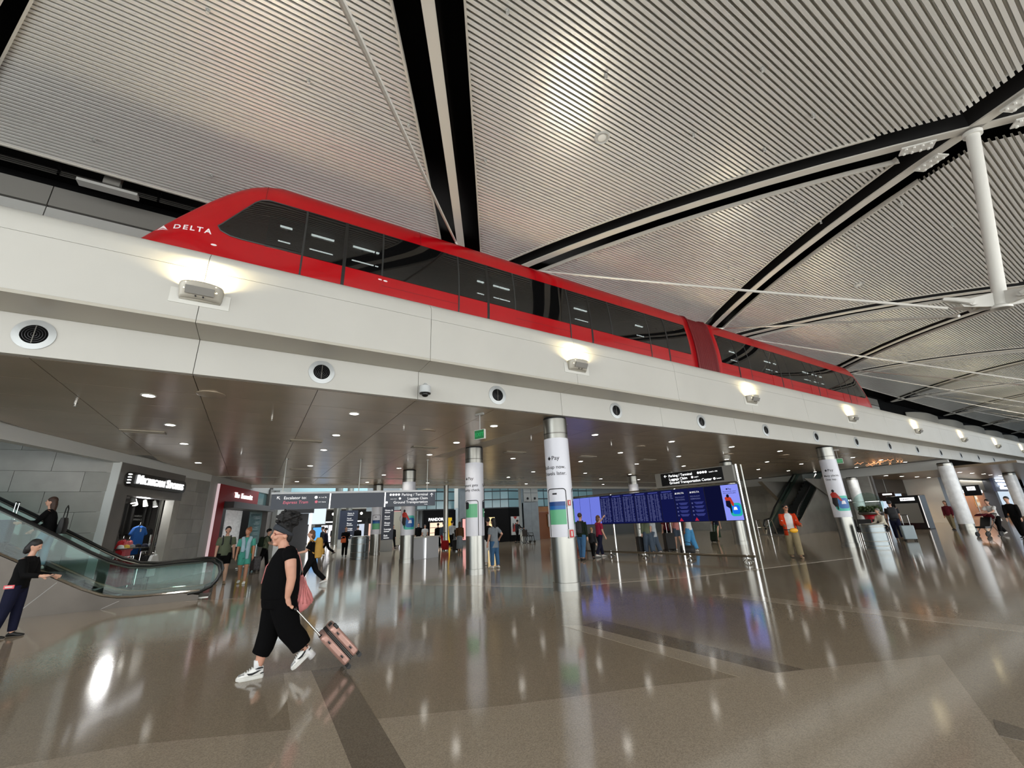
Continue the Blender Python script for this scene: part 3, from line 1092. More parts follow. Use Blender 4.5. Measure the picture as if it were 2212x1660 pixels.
cA = column(6.70, 8.78, 'wrapped steel column nearest the camera with a large phone picture and red call points', dict(
    text=[('Pay', -0.155, 3.05, .15), ('Roll-up now.', -0.45, 2.83, .125), ('Travels later.', -0.45, 2.67, .125)], logo=(-.225, 3.05, .11), phone=[(-0.10, 'band'), (0.62, 'band')]))
column(6.57, 13.5, 'wrapped steel column with a green phone picture, second in from the large front one', dict(
    text=[('Pay', -0.24, 3.02, .15), ('Payment gets', -0.55, 2.80, .125), ('security check.', -0.55, 2.64, .125), ('Tap to', .30, 2.80, .125)], logo=(-.31, 3.02, .11), phone=[(-0.13, 'cam'), (0.56, 'cam')]))
column(6.35, 20.3, 'wrapped steel column with a red cyclist picture beside the white reception desk', dict(cyclist=0.0))
column(6.72, 27.9, 'thin-looking wrapped column with a green striped phone picture beside the far bin', dict(phone=[(0.0, 'band')]))
column(21.7, 8.72, 'wrapped steel column with cyclist picture beside the grey bin', dict(
    text=[('Pay', -0.10, 3.1, .15), ('Many places.', -0.32, 2.88, .12), ('One tap.', -0.28, 2.72, .12)], logo=(-.17, 3.1, .11), cyclist=0.05))
column(21.7, 13.5, 'bare steel column rising behind the flight screens')
column(21.7, 20.3, 'steel column with plain white wrap far behind the flight screens', dict())
column(36.5, 13.5, 'bright white marbled column behind the big gumball machine', dict(), top=3.6, h0=0.5, h1=3.4, wrapmat=mat('marble_white', rgb(238, 242, 244), 0.2, noise=(4, 0.10)))
column(36.5, 8.5, 'bright marbled column below the end of the diagonal fascia', dict(), top=3.95, h0=0.35, h1=3.75, r=0.36, wrapmat=MATS['marble_white'])
column(51.3, 8.5, 'marbled column at the far end beside the blue lit shop sign', dict(), top=3.64, h0=0.35, h1=3.45, r=0.36, wrapmat=MATS['marble_white'])

# fire call point and extinguisher box fixed to the front column
SIGNR = mat('sign_red', rgb(190, 28, 36), 0.4)
for z, w, h, lab, nm in ((1.98, .055, .075, 'small red and white fire call point on the front wrapped column', 'call_point'), (1.26, .075, .105, 'red and white fire extinguisher cabinet low on the front wrapped column', 'extinguisher_box')):
    t = thing(nm, lab, 'fire safety', (6.70, 8.78, z))
    a = COLA[cA.name] + 0.62
    n, s = Vector((math.cos(a), math.sin(a), 0)), Vector((-math.sin(a), math.cos(a), 0))
    MB().obox(n * (CR + .02), s * w, n * .02, (0, 0, h)).build('case', WHITE, t, world=False, bevel=.01)
    MB().obox(n * (CR + .044), s * w * .8, n * .006, (0, 0, h * .82)).build('red_face', SIGNR, t, world=False)
    MB().obox(n * (CR + .053), s * w * .28, n * .004, (0, 0, h * .55)).build('handle', WHITE, t, world=False)

# ================================================================ TRAM
YCN, ZB, ZTOP = 10.10, 6.30, 9.25
SECT = [(0.16, 6.30), (0.05, 6.50), (0.01, 6.85), (0.0, 7.24), (0.0, 7.5), (0.015, 7.8), (0.045, 8.1), (0.085, 8.38), (0.105, 8.50), (0.125, 8.70), (0.17, 8.86), (0.26, 9.01), (0.42, 9.12), (0.66, 9.20), (1.0, 9.24), (1.35, 9.25)]
TIP, SHOULDER = -2.95, -0.35


def top_z(x):
    """height of the roof line along the raked nose"""
    if x >= SHOULDER:
        return ZTOP
    pts = [(TIP, 6.62), (-2.6, 6.98), (-2.2, 7.46), (-1.8, 8.0), (-1.4, 8.52), (-1.15, 8.80), (-0.9, 9.02), (-0.65, 9.16), (SHOULDER, ZTOP)]
    for (a, za), (b, zb) in zip(pts, pts[1:]):
        if x <= b:
            return za + (zb - za) * (x - a) / (b - a)
    return ZTOP


def half_w(x):
    if x >= -1.3:
        return 1.35
    t = min(1.0, (-1.3 - x) / (-1.3 - TIP))
    return 1.35 - 0.62 * t ** 2.6


def inset_at(z):
    for (a, za), (b, zb) in zip(SECT, SECT[1:]):
        if z <= zb:
            return a + (b - a) * max(0, (z - za)) / (zb - za)
    return 1.35


def side_y(x, z):
    """the near side's y at station x, height z"""
    s = (top_z(x) - ZB) / (ZTOP - ZB)
    zz = ZB + (z - ZB) / s if s < 1 else z
    return YCN - half_w(x) + inset_at(min(zz, ZTOP)) * half_w(x) / 1.35


def section(x, lo=0, hi=None):
    s = (top_z(x) - ZB) / (ZTOP - ZB)
    w = half_w(x)
    near = [Vector((x, YCN - w + i * w / 1.35, ZB + (z - ZB) * s)) for i, z in SECT]
    far = [Vector((x, 2 * YCN - p.y, p.z)) for p in near[:-1]][::-1]
    return near + far


def mapx(car):
    if car == 0:
        return lambda x: x
    return lambda x: 29.95 - (x - TIP) * (29.95 - 14.86) / (13.66 - TIP)


LINEM = mat('tram_seal_black', rgb(10, 10, 10), 0.5)
STRIPM = mat('tram_strip_dark', rgb(60, 62, 62), 0.35, 0.5)
DELTAW = mat('lettering_white', rgb(232, 226, 226), 0.4)
INTER = mat('tram_interior', rgb(20, 20, 20), 0.6)
LED = glow('tram_led', (0.86, 1.0, 0.97, 1), 100)

tram = thing('tram', 'red two-car tram with black window band riding on the white beam', 'tram', (0, YCN, ZB))
stations = [TIP, -2.85, -2.7, -2.5, -2.25, -2.0, -1.75, -1.5, -1.3, -1.1, -0.9, -0.7, -0.5, -0.35, 0.2, 1.05, 1.9, 3.88, 4.74, 5.6, 7.56, 8.42, 9.3, 11.1, 12.04, 13.3, 13.66]
BANDLO, BANDHI = 3, 8   # section rows of the window band
NS = len(SECT)


def surf(car, pts, off):
    """points (x, z) on the near side, lifted by off"""
    f = mapx(car)
    return [Vector((f(x), side_y(x, z) - off, z)) for x, z in pts]


def panel(name, car, pts, m, parent, lift=0.006, base=-0.012, nz=6, nx=1, bevel=0):
    """a quad-ish panel following the side: pts four corners (x0,z0)-(x1,z0)-(x1,z1)-(x0,z1)"""
    (x0, z0), (x1, _), (x2, z1), (x3, _) = pts
    rows_o, rows_i = [], []
    for i in range(nz + 1):
        t = i / nz
        z = z0 + (z1 - z0) * t
        a, b = x0 + (x3 - x0) * t, x1 + (x2 - x1) * t
        q = [(a + (b - a) * j / nx, z) for j in range(nx + 1)]
        rows_o.append(surf(car, q, lift))
        rows_i.append(surf(car, q, base))
    mb = MB()
    rings = [rows_o[i] + rows_i[i][::-1] for i in range(nz + 1)]
    mb.loft(rings)
    return mb.build(name, m, parent, smooth=True)


for car in (0, 1):
    f = mapx(car)
    rings = [section(x) for x in stations]
    for r in rings:
        for p in r:
            p.x = f(p.x)
    mb = MB()
    n = len(rings[0])
    vs = [p for r in rings for p in r]
    fs = []
    for i in range(len(rings) - 1):
        for j in range(n - 1):
            jj = j if j < NS - 1 else 2 * (NS - 1) - 1 - j   # mirrored row index
            xc = (stations[i] + stations[i + 1]) / 2
            zc = sum(v.z for v in (rings[i][j], rings[i + 1][j], rings[i][j + 1], rings[i + 1][j + 1])) / 4
            opening = BANDLO <= jj < BANDHI and 0.2 <= xc <= 13.3
            if not opening and 7.35 < zc < 8.2 and -0.6 < xc < 0.2 and j < NS:
                opening = True
            if not opening:
                a = i * n + j
                fs.append((a, a + 1, a + 1 + n, a + n))
        fs.append((i * n + n - 1, i * n, (i + 1) * n, (i + 1) * n + n - 1))
    fs.append(tuple(range(n)))
    k = (len(rings) - 1) * n
    fs.append(tuple(range(k + n - 1, k - 1, -1)))
    mb.add(vs, fs)
    body = mb.build('car_body', RED, tram, smooth='all')
    # nose window with rounded corners
    out = [(-1.33, 7.44), (-1.27, 7.52), (-0.80, 8.30), (-0.70, 8.41), (-0.56, 8.47), (0.185, 8.475), (0.185, 7.255), (-0.9, 7.255), (-1.1, 7.27), (-1.27, 7.34)]
    mb = MB()
    fr = []
    # fill by horizontal strips so that it hugs the body
    zs = [7.255, 7.27, 7.34, 7.44, 7.52, 7.7, 7.9, 8.1, 8.30, 8.41, 8.47]
    lefts = [-0.9, -1.1, -1.27, -1.33, -1.27, -1.16, -1.04, -0.92, -0.80, -0.70, -0.56]
    rows_o = [surf(car, [(lx + (0.185 - lx) * t / 4, z) for t in range(5)], 0.008) for z, lx in zip(zs, lefts)]
    rows_i = [surf(car, [(lx + (0.185 - lx) * t / 4, z) for t in range(5)], -0.012) for z, lx in zip(zs, lefts)]
    mb.loft([o + i[::-1] for o, i in zip(rows_o, rows_i)])
    mb.build('window', TGLASS, tram, smooth=True)
    # window frame line
    mb = MB()
    loop = surf(car, out + out[:1], 0.008)
    mb.tube(loop, 0.012, 6, cap=False)
    mb.build('window_seal', STRIPM, tram)
    # door leaves (red lower panel + glass), windows between them
    for (x0, x1, kind) in ((0.2, 1.05, 'door'), (1.05, 1.9, 'door'), (1.9, 3.88, 'win'), (3.88, 4.74, 'door'), (4.74, 5.6, 'door'), (5.6, 7.56, 'win'), (7.56, 8.42, 'door'), (8.42, 9.3, 'door'), (9.3, 11.1, 'win'), (11.1, 12.04, 'door'), (12.04, 13.3, 'win')):
        e = 0.012
        if kind == 'door':
            d = panel('door', car, [(x0 + e, 6.45), (x1 - e, 6.45), (x1 - e, 7.235), (x0 + e, 7.235)], RED, tram, 0.010, -0.004)
            panel('door_glass', car, [(x0 + e, 7.245), (x1 - e, 7.245), (x1 - e, 8.49), (x0 + e, 8.49)], TGLASS, d, 0.010)
        else:
            panel('window', car, [(x0 + e, 7.235), (x1 - e, 7.235), (x1 - e, 8.49), (x0 + e, 8.49)], TGLASS, tram, 0.008)
            panel('skirt_seam', car, [(x0 + e, 6.98), (x1 - e, 6.98), (x1 - e, 6.99), (x0 + e, 6.99)], REDD, tram, 0.002, -0.004, 1)
    for x in (1.05, 4.74, 8.42, 12.04):
        panel('door_seal', car, [(x - 0.035, 6.4), (x + 0.035, 6.4), (x + 0.035, 8.49), (x - 0.035, 8.49)], LINEM, tram, 0.016, -0.004, 8)
    for x in (0.2, 1.9, 3.88, 5.6, 7.56, 9.3, 11.1):
        lowz = 6.4 if x in (0.2, 3.88, 7.56, 11.1) else 7.24
        panel('pillar_seal', car, [(x - 0.018, lowz), (x + 0.018, lowz), (x + 0.018, 8.49), (x - 0.018, 8.49)], STRIPM, tram, 0.014, -0.004, 8)
    # roof seams
    for x in (-0.63, 2.85, 6.45, 10.05):
        mb = MB()
        s0, s1 = section(x - 0.006)[8:NS + 6], section(x + 0.006)[8:NS + 6]
        for s_ in (s0, s1):
            for p in s_:
                p.x = f(p.x)
                p.z += 0.004
                p.y -= 0.004
        mb.loft([s0, s1], cap=False, closed=False)
        mb.build('roof_seam', REDD, tram)
    # interior: floor, lamp tubes
    xa, xb = sorted((f(0.0), f(13.4)))
    MB().box(xa, YCN - 1.15, 6.62, xb, YCN + 1.15, 6.70).build('cabin_floor', INTER, tram)
    MB().box(xa, YCN + 1.0, 6.7, xb, YCN + 1.16, 8.6).build('cabin_lining', INTER, tram)
    MB().box(xa, YCN - 1.1, 8.92, xb, YCN + 1.1, 8.98).build('cabin_ceiling', INTER, tram)
    for (x0, x1) in ((-0.33, -0.06), (0.38, 0.93), (1.41, 1.98), (2.02, 2.10), (5.15, 5.38), (5.73, 5.93), (5.96, 6.33), (9.06, 9.66), (12.2, 12.6)):
        for z, r in ((8.865, 0.026), (8.43, 0.016)):
            x0f, x1f = sorted((f(x0), f(x1)))
            t2 = MB().cyl((x0f, 10.2, z), (x1f, 10.2, z), r, n=8).build('lamp_tube', LED, tram)
            if z > 8.6:
                MB().box(x0f, 10.22, z - 0.07, x1f, 10.26, z + 0.05).build('lamp_tray', GREYM, tram)

# bellows between the cars
mb = MB()
rings = []
N = 34
for i in range(N + 1):
    x = 13.62 + (14.90 - 13.62) * i / N
    edge = i < 3 or i > N - 3
    sh = -0.03 if edge else (0.03 + (0.045 if i % 3 == 0 else 0.0))
    sec = section(5.0)
    c = Vector((0, YCN, 7.6))
    ring = []
    for p in sec:
        d = Vector((0, p.y - YCN, p.z - 7.6))
        L = d.length
        q = d * ((L - sh) / L)
        ring.append(Vector((x, YCN + q.y, 7.6 + q.z)))
    rings.append(ring)
mb.loft(rings)
mb.build('bellows', REDD, tram)
# airline lettering and delta mark on the nose
def nose_text(txt, x0, z0, size, name='lettering', bold=0.02):
    wp = lambda px, py, pz: Vector((x0 + px, side_y(x0 + px, z0 + py) - 0.004 - max(pz, 0), z0 + py)) - Vector((0, YCN, ZB))
    return text_on(name, txt, size, DELTAW, (0, 0, 0), (1, 0, 0), (0, 0, 1), tram, bold, warp=wp, depth=0.006, spacing=1.35)


nose_text('DELTA', -2.02, 7.20, 0.165)
for tri in ([(-2.26, 7.165), (-2.185, 7.30), (-2.10, 7.165), (-2.185, 7.215)],):
    mb = MB()
    o_ = surf(0, tri, 0.008)
    i_ = surf(0, tri, 0.0)
    mb.plate(o_, (0, 0.008, 0))
    mb.build('triangle_mark', DELTAW, tram)
    MB().plate(surf(0, [(-2.29, 7.15), (-2.185, 7.19), (-2.08, 7.15), (-2.185, 7.175)], 0.008), (0, 0.008, 0)).build('triangle_mark', DELTAW, tram)
for (x, z) in ((-1.33, 6.98), (1.86, 7.13), (1.99, 7.125)):
    c = surf(0, [(x, z)], 0.004)[0]
    MB().ell(c, 0.05, 0.012, 0.022, 12, 8).build('marker_lamp', DELTAW, tram, smooth=True)

# ================================================================ LEFT SIDE: STONE WALL, SHOPS, ESCALATOR
LO = Vector((-3.83, 17.83, 0))
LD = Vector((0.317, 0.948, 0)).normalized()
LN = Vector((0.948, -0.317, 0)).normalized()


def LW(s, z, n=0.0):
    return LO + LD * s + LN * n + Vector((0, 0, z))


def lbox(mb, s0, s1, z0, z1, n0, n1):
    c = LW((s0 + s1) / 2, (z0 + z1) / 2, (n0 + n1) / 2)
    mb.obox(c, LD * ((s1 - s0) / 2), LN * ((n1 - n0) / 2), (0, 0, (z1 - z0) / 2))
    return mb


wl = setting('wall_left', (-8, 17.9, 0))
stones = [mat('stone_block_%d' % i, rgb(*c), 0.55, noise=(2.2, 0.08)) for i, c in enumerate(((150, 149, 142), (142, 141, 134), (158, 156, 149)))]
for r in range(10):
    for c in range(6):
        x1 = -3.86 - c * 1.5 - (0.75 if r % 2 else 0)
        x0 = x1 - 1.49
        if r % 2 and c == 0:
            MB().box(-4.60, 17.86, r * 0.6 + .004, -3.86, 18.0, r * 0.6 + .596).build('stone_block', random.choice(stones), wl)
        MB().box(x0, 17.86 + random.uniform(0, .004), r * 0.6 + .004, x1, 18.0, r * 0.6 + .596).build('stone_block', random.choice(stones), wl)
MB().box(-16, 18.0, 0, -3.9, 18.3, 10).build('wall_core', STONED, wl)
for r in range(7):
    off = 0.55 if r % 2 else 0
    for (a, b) in ((3.98, 5.05 + off * .5), (5.06 + off * .5, 6.2)):
        lbox(MB(), a, b, r * .56 + .003, min((r + 1) * .56, 3.92) - .003, -.2, random.uniform(-.004, 0)).build('stone_block', random.choice(stones), wl)
lbox(MB(), 6.2, 6.95, 0, 4.2, -.2, 0.02).build('concrete_pier', LGREY, wl)
# dark stone portal of the sports shop
PORT = mat('portal_stone', rgb(96, 93, 88), 0.4, noise=(2.5, 0.08))
lbox(MB(), 0.0, 0.62, 0, 3.92, -.3, 0.03).build('portal_jamb', PORT, wl)
lbox(MB(), 0.62, 3.97, 2.93, 3.92, -.3, 0.03).build('portal_lintel', PORT, wl)
lbox(MB(), 3.55, 3.97, 0, 2.93, -.3, 0.0).build('portal_jamb', STONE, wl)
lbox(MB(), -0.03, 0.0, 0, 3.92, -.3, 0.05).build('portal_edge', FASC, wl)
# shop room behind the portal
INTW = mat('shop_interior_wall', rgb(70, 66, 62), 0.6)
INTB = mat('shop_display_black', rgb(20, 19, 18), 0.5)
lbox(MB(), 0.2, 8.4, 0, 3.2, -2.4, -2.2).build('shop_back', INTW, wl)
lbox(MB(), 0.2, 0.3, 0, 3.2, -2.4, -.3).build('shop_side', INTW, wl)
lbox(MB(), 6.3, 6.5, 0, 3.2, -2.4, -.3).build('shop_side', INTW, wl)
lbox(MB(), 0.2, 8.4, 3.1, 3.2, -2.4, -.3).build('shop_ceiling', INTW, wl)
lbox(MB(), 3.2, 3.26, 0, 2.93, -.32, -.26).build('door_post', STEEL, wl)
lbox(MB(), 3.32, 3.36, 0, 2.93, -.32, -.26).build('door_post', STEEL, wl)

# illuminated shop sign
SIGNW = glow('sign_letter_white', (1, 1, 1, 1), 1.7)
sg = thing('shop_sign', 'black shop sign with white raised letters reading MICHIGAN SPORTS', 'sign', tuple(LW(2.0, 3.43)))


def local(o, p):
    return p - o.location


m = MB()
out = rrect(3.5, 0.44, 0.2, 5)
m.plate([LW(2.05 + x, 3.43 + y, 0.05) - sg.location for x, y in out], LN * 0.14)
m.build('board', BLACKG, sg, world=False)
m = MB()
m.plate([LW(2.05 + x * 1.01, 3.43 + y * 1.06, 0.04) - sg.location for x, y in out], LN * 0.05)
m.build('rim', STEELD, sg, world=False)
def cap_text(txt, s, z, big, small, parent, m, n, spacing=1.0):
    """small capitals: the first letter of each word larger"""
    for w in txt.split(' '):
        o = text_on('lettering', w[0], big, m, LW(s, z, n) - parent.location, LD, (0, 0, 1), parent, 0.012, depth=0.05)
        s += max(v.co.dot(LD) for v in o.data.vertices) - min(v.co.dot(LD) for v in o.data.vertices) + 0.05
        o = text_on('lettering', w[1:], small, m, LW(s, z, n) - parent.location, LD, (0, 0, 1), parent, 0.012, depth=0.05, spacing=1.08)
        s += max(v.co.dot(LD) for v in o.data.vertices) - min(v.co.dot(LD) for v in o.data.vertices) + 0.17
    return s


cap_text('MICHIGAN SPORTS', 0.62, 3.31, 0.40, 0.30, sg, SIGNW, 0.19)
for z in (3.30, 3.39, 3.48, 3.57):
    MB().obox(LW(0.32, z, 0.16) - sg.location, LD * 0.05, LN * 0.03, (0, 0, 0.018)).build('edge_lamp', SIGNW, sg, world=False)

def deep(s, n):
    """place along the shop seen through the doorway at s"""
    return s - 1.86 * n


# track spotlights inside the shop
for s, n in ((0.95, -0.5), (1.05, -1.1), (1.7, -1.1), (2.35, -1.1)):
    p = LW(deep(s, n), 3.1, n)
    t = thing('track_spotlight', 'small silver spotlight hanging inside the sports shop', 'spotlight', tuple(p), group='spotlights in the sports shop')
    MB().cyl((0, 0, 0), (0, 0, -0.12), 0.015, n=8).build('stem', STEEL, t, world=False)
    MB().cyl((0, 0, -0.12), (0.06, -0.02, -0.34), 0.06, 0.085, n=14).build('head', LGREY, t, world=False, smooth=True)
    MB().cyl((0.06, -0.02, -0.341), (0.061, -0.0205, -0.346), 0.075, n=14).build('lens', LAMPW, t, world=False)
l = bpy.data.lights.new('shop_lamp', 'POINT')
l.energy = 90
l.shadow_soft_size = 0.2
lo = bpy.data.objects.new('shop_lamp', l)
COL.objects.link(lo)
lo.location = LW(3.2, 2.8, -0.9)
# hoarding board at the back of the shop
t = thing('display_board', 'dark framed display board hung at the back of the sports shop', 'board', tuple(LW(5.5, 2.3, -2.1)))
lbox(MB(), 4.6, 6.2, 1.75, 2.9, -2.19, -2.1).build('panel', INTB, t)
for s in (4.6, 5.0, 5.8, 6.15):
    lbox(MB(), s, s + .05, 1.7, 2.95, -2.1, -2.06).build('frame_bar', STEELD, t)
text_on('lettering', 'CHAMPION', .11, LGREY, LW(5.06, 2.42, -2.09) - t.location, LD, (0, 0, 1), t, .01)
text_on('lettering', 'EXPERIENCE', .11, LGREY, LW(5.06, 2.28, -2.09) - t.location, LD, (0, 0, 1), t, .01)


def tshirt(name, label, s, z, n, w, h, m, group=None, yaw=0.0, th=0.10, parent=None, sleeves=True):
    """a shirt hanging on a hanger, s along the wall, z of its collar"""
    t = thing(name, label, 'shirt', tuple(LW(deep(s, n) if n < 0 else s, z, n)), group=group)
    ca, sa = math.cos(yaw), math.sin(yaw)
    u = LD * ca + LN * sa
    v = LN * ca - LD * sa
    pts = [(-.10, 0), (-.03, -.05), (.03, -.05), (.10, 0), (.5 * w * .62, -.06)]
    if sleeves:
        pts += [(.5 * w, -.30), (.5 * w * .72, -.36)]
    pts += [(.5 * w * .60, -.28), (.5 * w * .62, -h), (-.5 * w * .62, -h), (-.5 * w * .60, -.28)]
    if sleeves:
        pts += [(-.5 * w * .72, -.36), (-.5 * w, -.30)]
    pts += [(-.5 * w * .62, -.06)]
    mb = MB()
    mb.plate([u * a - v * th / 2 + Vector((0, 0, b)) for a, b in pts], v * th)
    mb.build('cloth', m, t, world=False, bevel=0.03, smooth=True)
    mb = MB()
    mb.tube([u * -.17 + Vector((0, 0, -.03)), Vector((0, 0, .05)), u * .17 + Vector((0, 0, -.03))], .008, 6)
    mb.tube([Vector((0, 0, .05)), Vector((0, 0, .12)), u * .03 + Vector((0, 0, .14))], .006, 6)
    mb.build('hanger', CHROME, t, world=False)
    return t


CL = {k: mat('cloth_' + k, rgb(*c), 0.85, noise=(6, 0.08)) for k, c in dict(blue=(28, 92, 170), crimson=(140, 14, 28), red=(170, 24, 34), pink=(206, 106, 112), black=(20, 20, 22), navy=(24, 28, 48), white=(210, 212, 210), yellow=(196, 166, 66), grey=(120, 122, 124), olive=(96, 104, 84), teal=(70, 150, 136), sky=(150, 176, 190)).items()}
bl = tshirt('tshirt', 'bright blue T-shirt hanging in the sports shop window', 1.75, 2.02, -0.8, 1.05, 1.0, CL['blue'])
MB().obox(LD * .0 + LN * .056 + Vector((0, 0, -.16)), LD * .04, LN * .003, (0, 0, .06)).build('price_tag', CL['white'], bl, world=False)
tshirt('tshirt', 'dark printed T-shirt hanging right of the blue T-shirt', 2.3, 1.95, -1.2, 0.9, 0.9, CL['black'])
tshirt('tshirt', 'red folded jersey hung left of the blue T-shirt', 0.98, 1.55, -0.7, 0.6, 0.7, CL['red'])
tshirt('tshirt', 'pink jersey hung between the red one and the blue T-shirt', 1.32, 1.52, -0.6, 0.5, 0.6, CL['pink'])
# rack with crimson shirts, rack with black shirts
for (s0, n0, cnt_, m_, lab, rack) in ((0.62, -0.15, 6, CL['crimson'], 'crimson sweatshirt on the low rack behind the escalator glass', 'crimson'),
                                     (2.15, -0.35, 7, CL['black'], 'black sports shirt on the chrome rack in the shop doorway', 'black')):
    p = LW(deep(s0, n0), 0, n0)
    q0 = deep(s0, n0)
    t = thing('clothes_rack', ('low chrome clothes rack of crimson shirts at the shop entrance' if rack == 'crimson' else 'taller chrome clothes rack of black shirts at the shop entrance'), 'rack', tuple(p))
    L = 1.15
    hz = 1.02 if rack == 'crimson' else 1.12
    for q in (0, L):
        MB().tube([LW(q0 + q, 0.02, n0 - .2) - p, LW(q0 + q, 0.02, n0 + .2) - p], .018, 8).build('foot', CHROME, t, world=False)
        MB().tube([LW(q0 + q, 0.02, n0) - p, LW(q0 + q, hz, n0) - p], .016, 8).build('upright', CHROME, t, world=False)
    MB().tube([LW(q0, hz, n0) - p, LW(q0 + L, hz, n0) - p], .016, 8).build('rail', CHROME, t, world=False)
    for i in range(cnt_):
        tshirt('hanging_shirt', lab, s0 + .12 + i * (L - .24) / (cnt_ - 1), hz - .12, n0, .5, .78, m_, group='shirts on the %s rack' % rack, yaw=1.2, th=.09, sleeves=False)
tshirt('tshirt', 'white printed T-shirt at the front of the black shirt rack', 3.0, 1.0, -.12, .6, .75, CL['white'])
# shelf with caps above the racks
t = thing('display_shelf', 'chrome display shelf carrying caps above the clothes racks', 'shelf', tuple(LW(3.1, 1.22, -.6)))
lbox(MB(), 1.7, 4.55, 1.24, 1.27, -.8, -.4).build('board', STEELD, t)
for s in (1.75, 3.1, 4.5):
    lbox(MB(), s, s + .03, 0, 1.24, -.6, -.57).build('leg', CHROME, t)
for i, (s, c) in enumerate(((0.95, 'white'), (1.25, 'yellow'), (1.55, 'grey'), (1.9, 'black'), (2.3, 'navy'), (2.65, 'grey'), (2.95, 'black'), (3.2, 'white'))):
    p = LW(deep(s, -.5), 1.27, -.5)
    t = thing('cap', 'baseball cap in %s cloth on the sports shop shelf, number %s from the left jamb' % (c, ('one', 'two', 'three', 'four', 'five', 'six', 'seven', 'eight')[i]), 'cap', tuple(p), group='caps on the shop shelf')
    MB().lathe([(.10, 0), (.098, .04), (.08, .09), (.04, .115), (.008, .12)], n=16).build('crown', CL[c], t, world=False, smooth=True)
    MB().plate([LN * .07 + LD * .08, LN * .17 + LD * .05, LN * .19, LN * .17 - LD * .05, LN * .07 - LD * .08], (0, 0, .012)).build('brim', CL[c], t, world=False)
t = thing('framed_print', 'small grey framed print standing on the shop shelf', 'picture', tuple(LW(deep(2.75, -.7), 1.27, -.7)))
MB().obox((0, 0, .22), LD * .2, LN * .015, (0, 0, .2)).build('frame', LGREY, t, world=False)
MB().obox(LN * .018 + Vector((0, 0, .22)), LD * .16, LN * .003, (0, 0, .16)).build('print', CL['white'], t, world=False)

# ---- the red magazine shop
RFR = mat('shopfront_red', rgb(150, 8, 20), 0.5, spec=0.2)
sh = thing('magazine_shop', 'red framed magazine shop front behind the couple', 'shop front', tuple(LW(7, 0)))
lbox(MB(), 6.97, 7.75, 0, 3.88, -.25, 0.12).build('frame_post', RFR, sh)
lbox(MB(), 6.945, 6.97, 0, 3.88, -.25, 0.13).build('edge_light', glow('edge_light_pink', (1, .75, .78, 1), .6), sh)
lbox(MB(), 6.95, 14.4, 3.9, 4.6, -.3, 0.0).build('upper_wall', LGREY, sh)
lbox(MB(), 7.75, 12.2, 3.12, 3.88, -.25, 0.12).build('frame_header', RFR, sh)
lbox(MB(), 7.9, 14.2, 2.80, 3.10, -.2, 0.5).build('canopy', mat('canopy_grey', rgb(60, 58, 57), .5), sh)
lbox(MB(), 6.6, 22, 0, 4.4, -2.6, -2.5).build('back_wall', mat('magazine_back', rgb(74, 72, 70), .5), sh)
lbox(MB(), 7.8, 9.6, 2.3, 2.75, -1.3, -1.25).build('patterned_panel', mat('pattern_panel', rgb(170, 170, 168), .6, noise=(14, .4)), sh)
lbox(MB(), 7.8, 8.7, 1.2, 2.2, -1.3, -1.25).build('poster', CL['white'], sh)
for a, b in ((8.0, 1.5), (8.35, 1.85), (8.1, 1.95)):
    mb = MB()
    mb.tube([LW(a + .2 * math.cos(q * PI / 8), b + .2 * math.sin(q * PI / 8), -1.22) for q in range(17)], .014, 6)
    mb.build('poster_ring', BLACKM, sh)
lbox(MB(), 9.7, 11.8, 0.9, 2.8, -.5, -.45).build('light_panel', mat('bright_display', rgb(190, 192, 190), .35, noise=(3, .25, (1, 1, 4)), emit=(1, 1, 1, 1), estr=.15), sh)
lbox(MB(), 11.9, 13.9, 0, 2.8, -.1, -.07).build('glass_panel', mat('tinted_glass', rgb(96, 126, 126), .05, alpha=.6), sh)
lbox(MB(), 12.3, 14.4, 3.1, 4.15, -.1, -.07).build('upper_glass', MATS['tinted_glass'], sh)
lbox(MB(), 14.3, 15.2, 0, 4.2, -.3, .1).build('end_pier', STONED, sh)
lbox(MB(), 15.2, 16.6, 0, 4.2, -.3, .4).build('end_pier', LGREY, sh)
for tx_, s, sz in (('The', 8.75, .36), ('Economist', 9.62, .36)):
    text_on('lettering', tx_, sz, SIGNW, LW(s, 3.36, .13) - sh.location, LD, (0, 0, 1), sh, .012, depth=.05)
# clothes rail with yellow garments before the shop
p = LW(7.9, 0, 1.2)
t = thing('garment_rail', 'slim rail of yellow garments between the couple', 'rail', tuple(p))
for q in (0, .9):
    MB().tube([LD * q, LD * q + Vector((0, 0, 1.42))], .016, 8).build('upright', CHROME, t, world=False)
    MB().tube([LD * q - LN * .2 + Vector((0, 0, .02)), LD * q + LN * .2 + Vector((0, 0, .02))], .016, 8).build('foot', CHROME, t, world=False)
MB().tube([Vector((0, 0, 1.42)), LD * .9 + Vector((0, 0, 1.42))], .016, 8).build('rail', CHROME, t, world=False)
for i in range(6):
    tshirt('hanging_garment', 'yellow garment hanging on the slim rail between the couple', 7.98 + i * .145, 1.32, 1.2, .5, .85, CL['yellow'], group='yellow garments on the rail', yaw=1.2, th=.08, sleeves=False)

# ---- escalator at the left
ES = thing('escalator', 'steel and glass escalator rising beside the sports shop', 'escalator', (-1.2, 14.7, 0))
CLAD = mat('escalator_cladding', rgb(78, 74, 69), 0.34, 1.0, noise=(1.2, 0.12))
EY0, EY1 = 14.70, 16.05
# the line of the steps: flat landing, curve, 30 degree slope towards -X


def step_z(x):
    if x > -2.3:
        return 0.10
    if x > -3.3:
        t = (-2.3 - x)
        return 0.10 + 0.29 * t * t
    return 0.10 + 0.29 + 0.58 * (-3.3 - x)


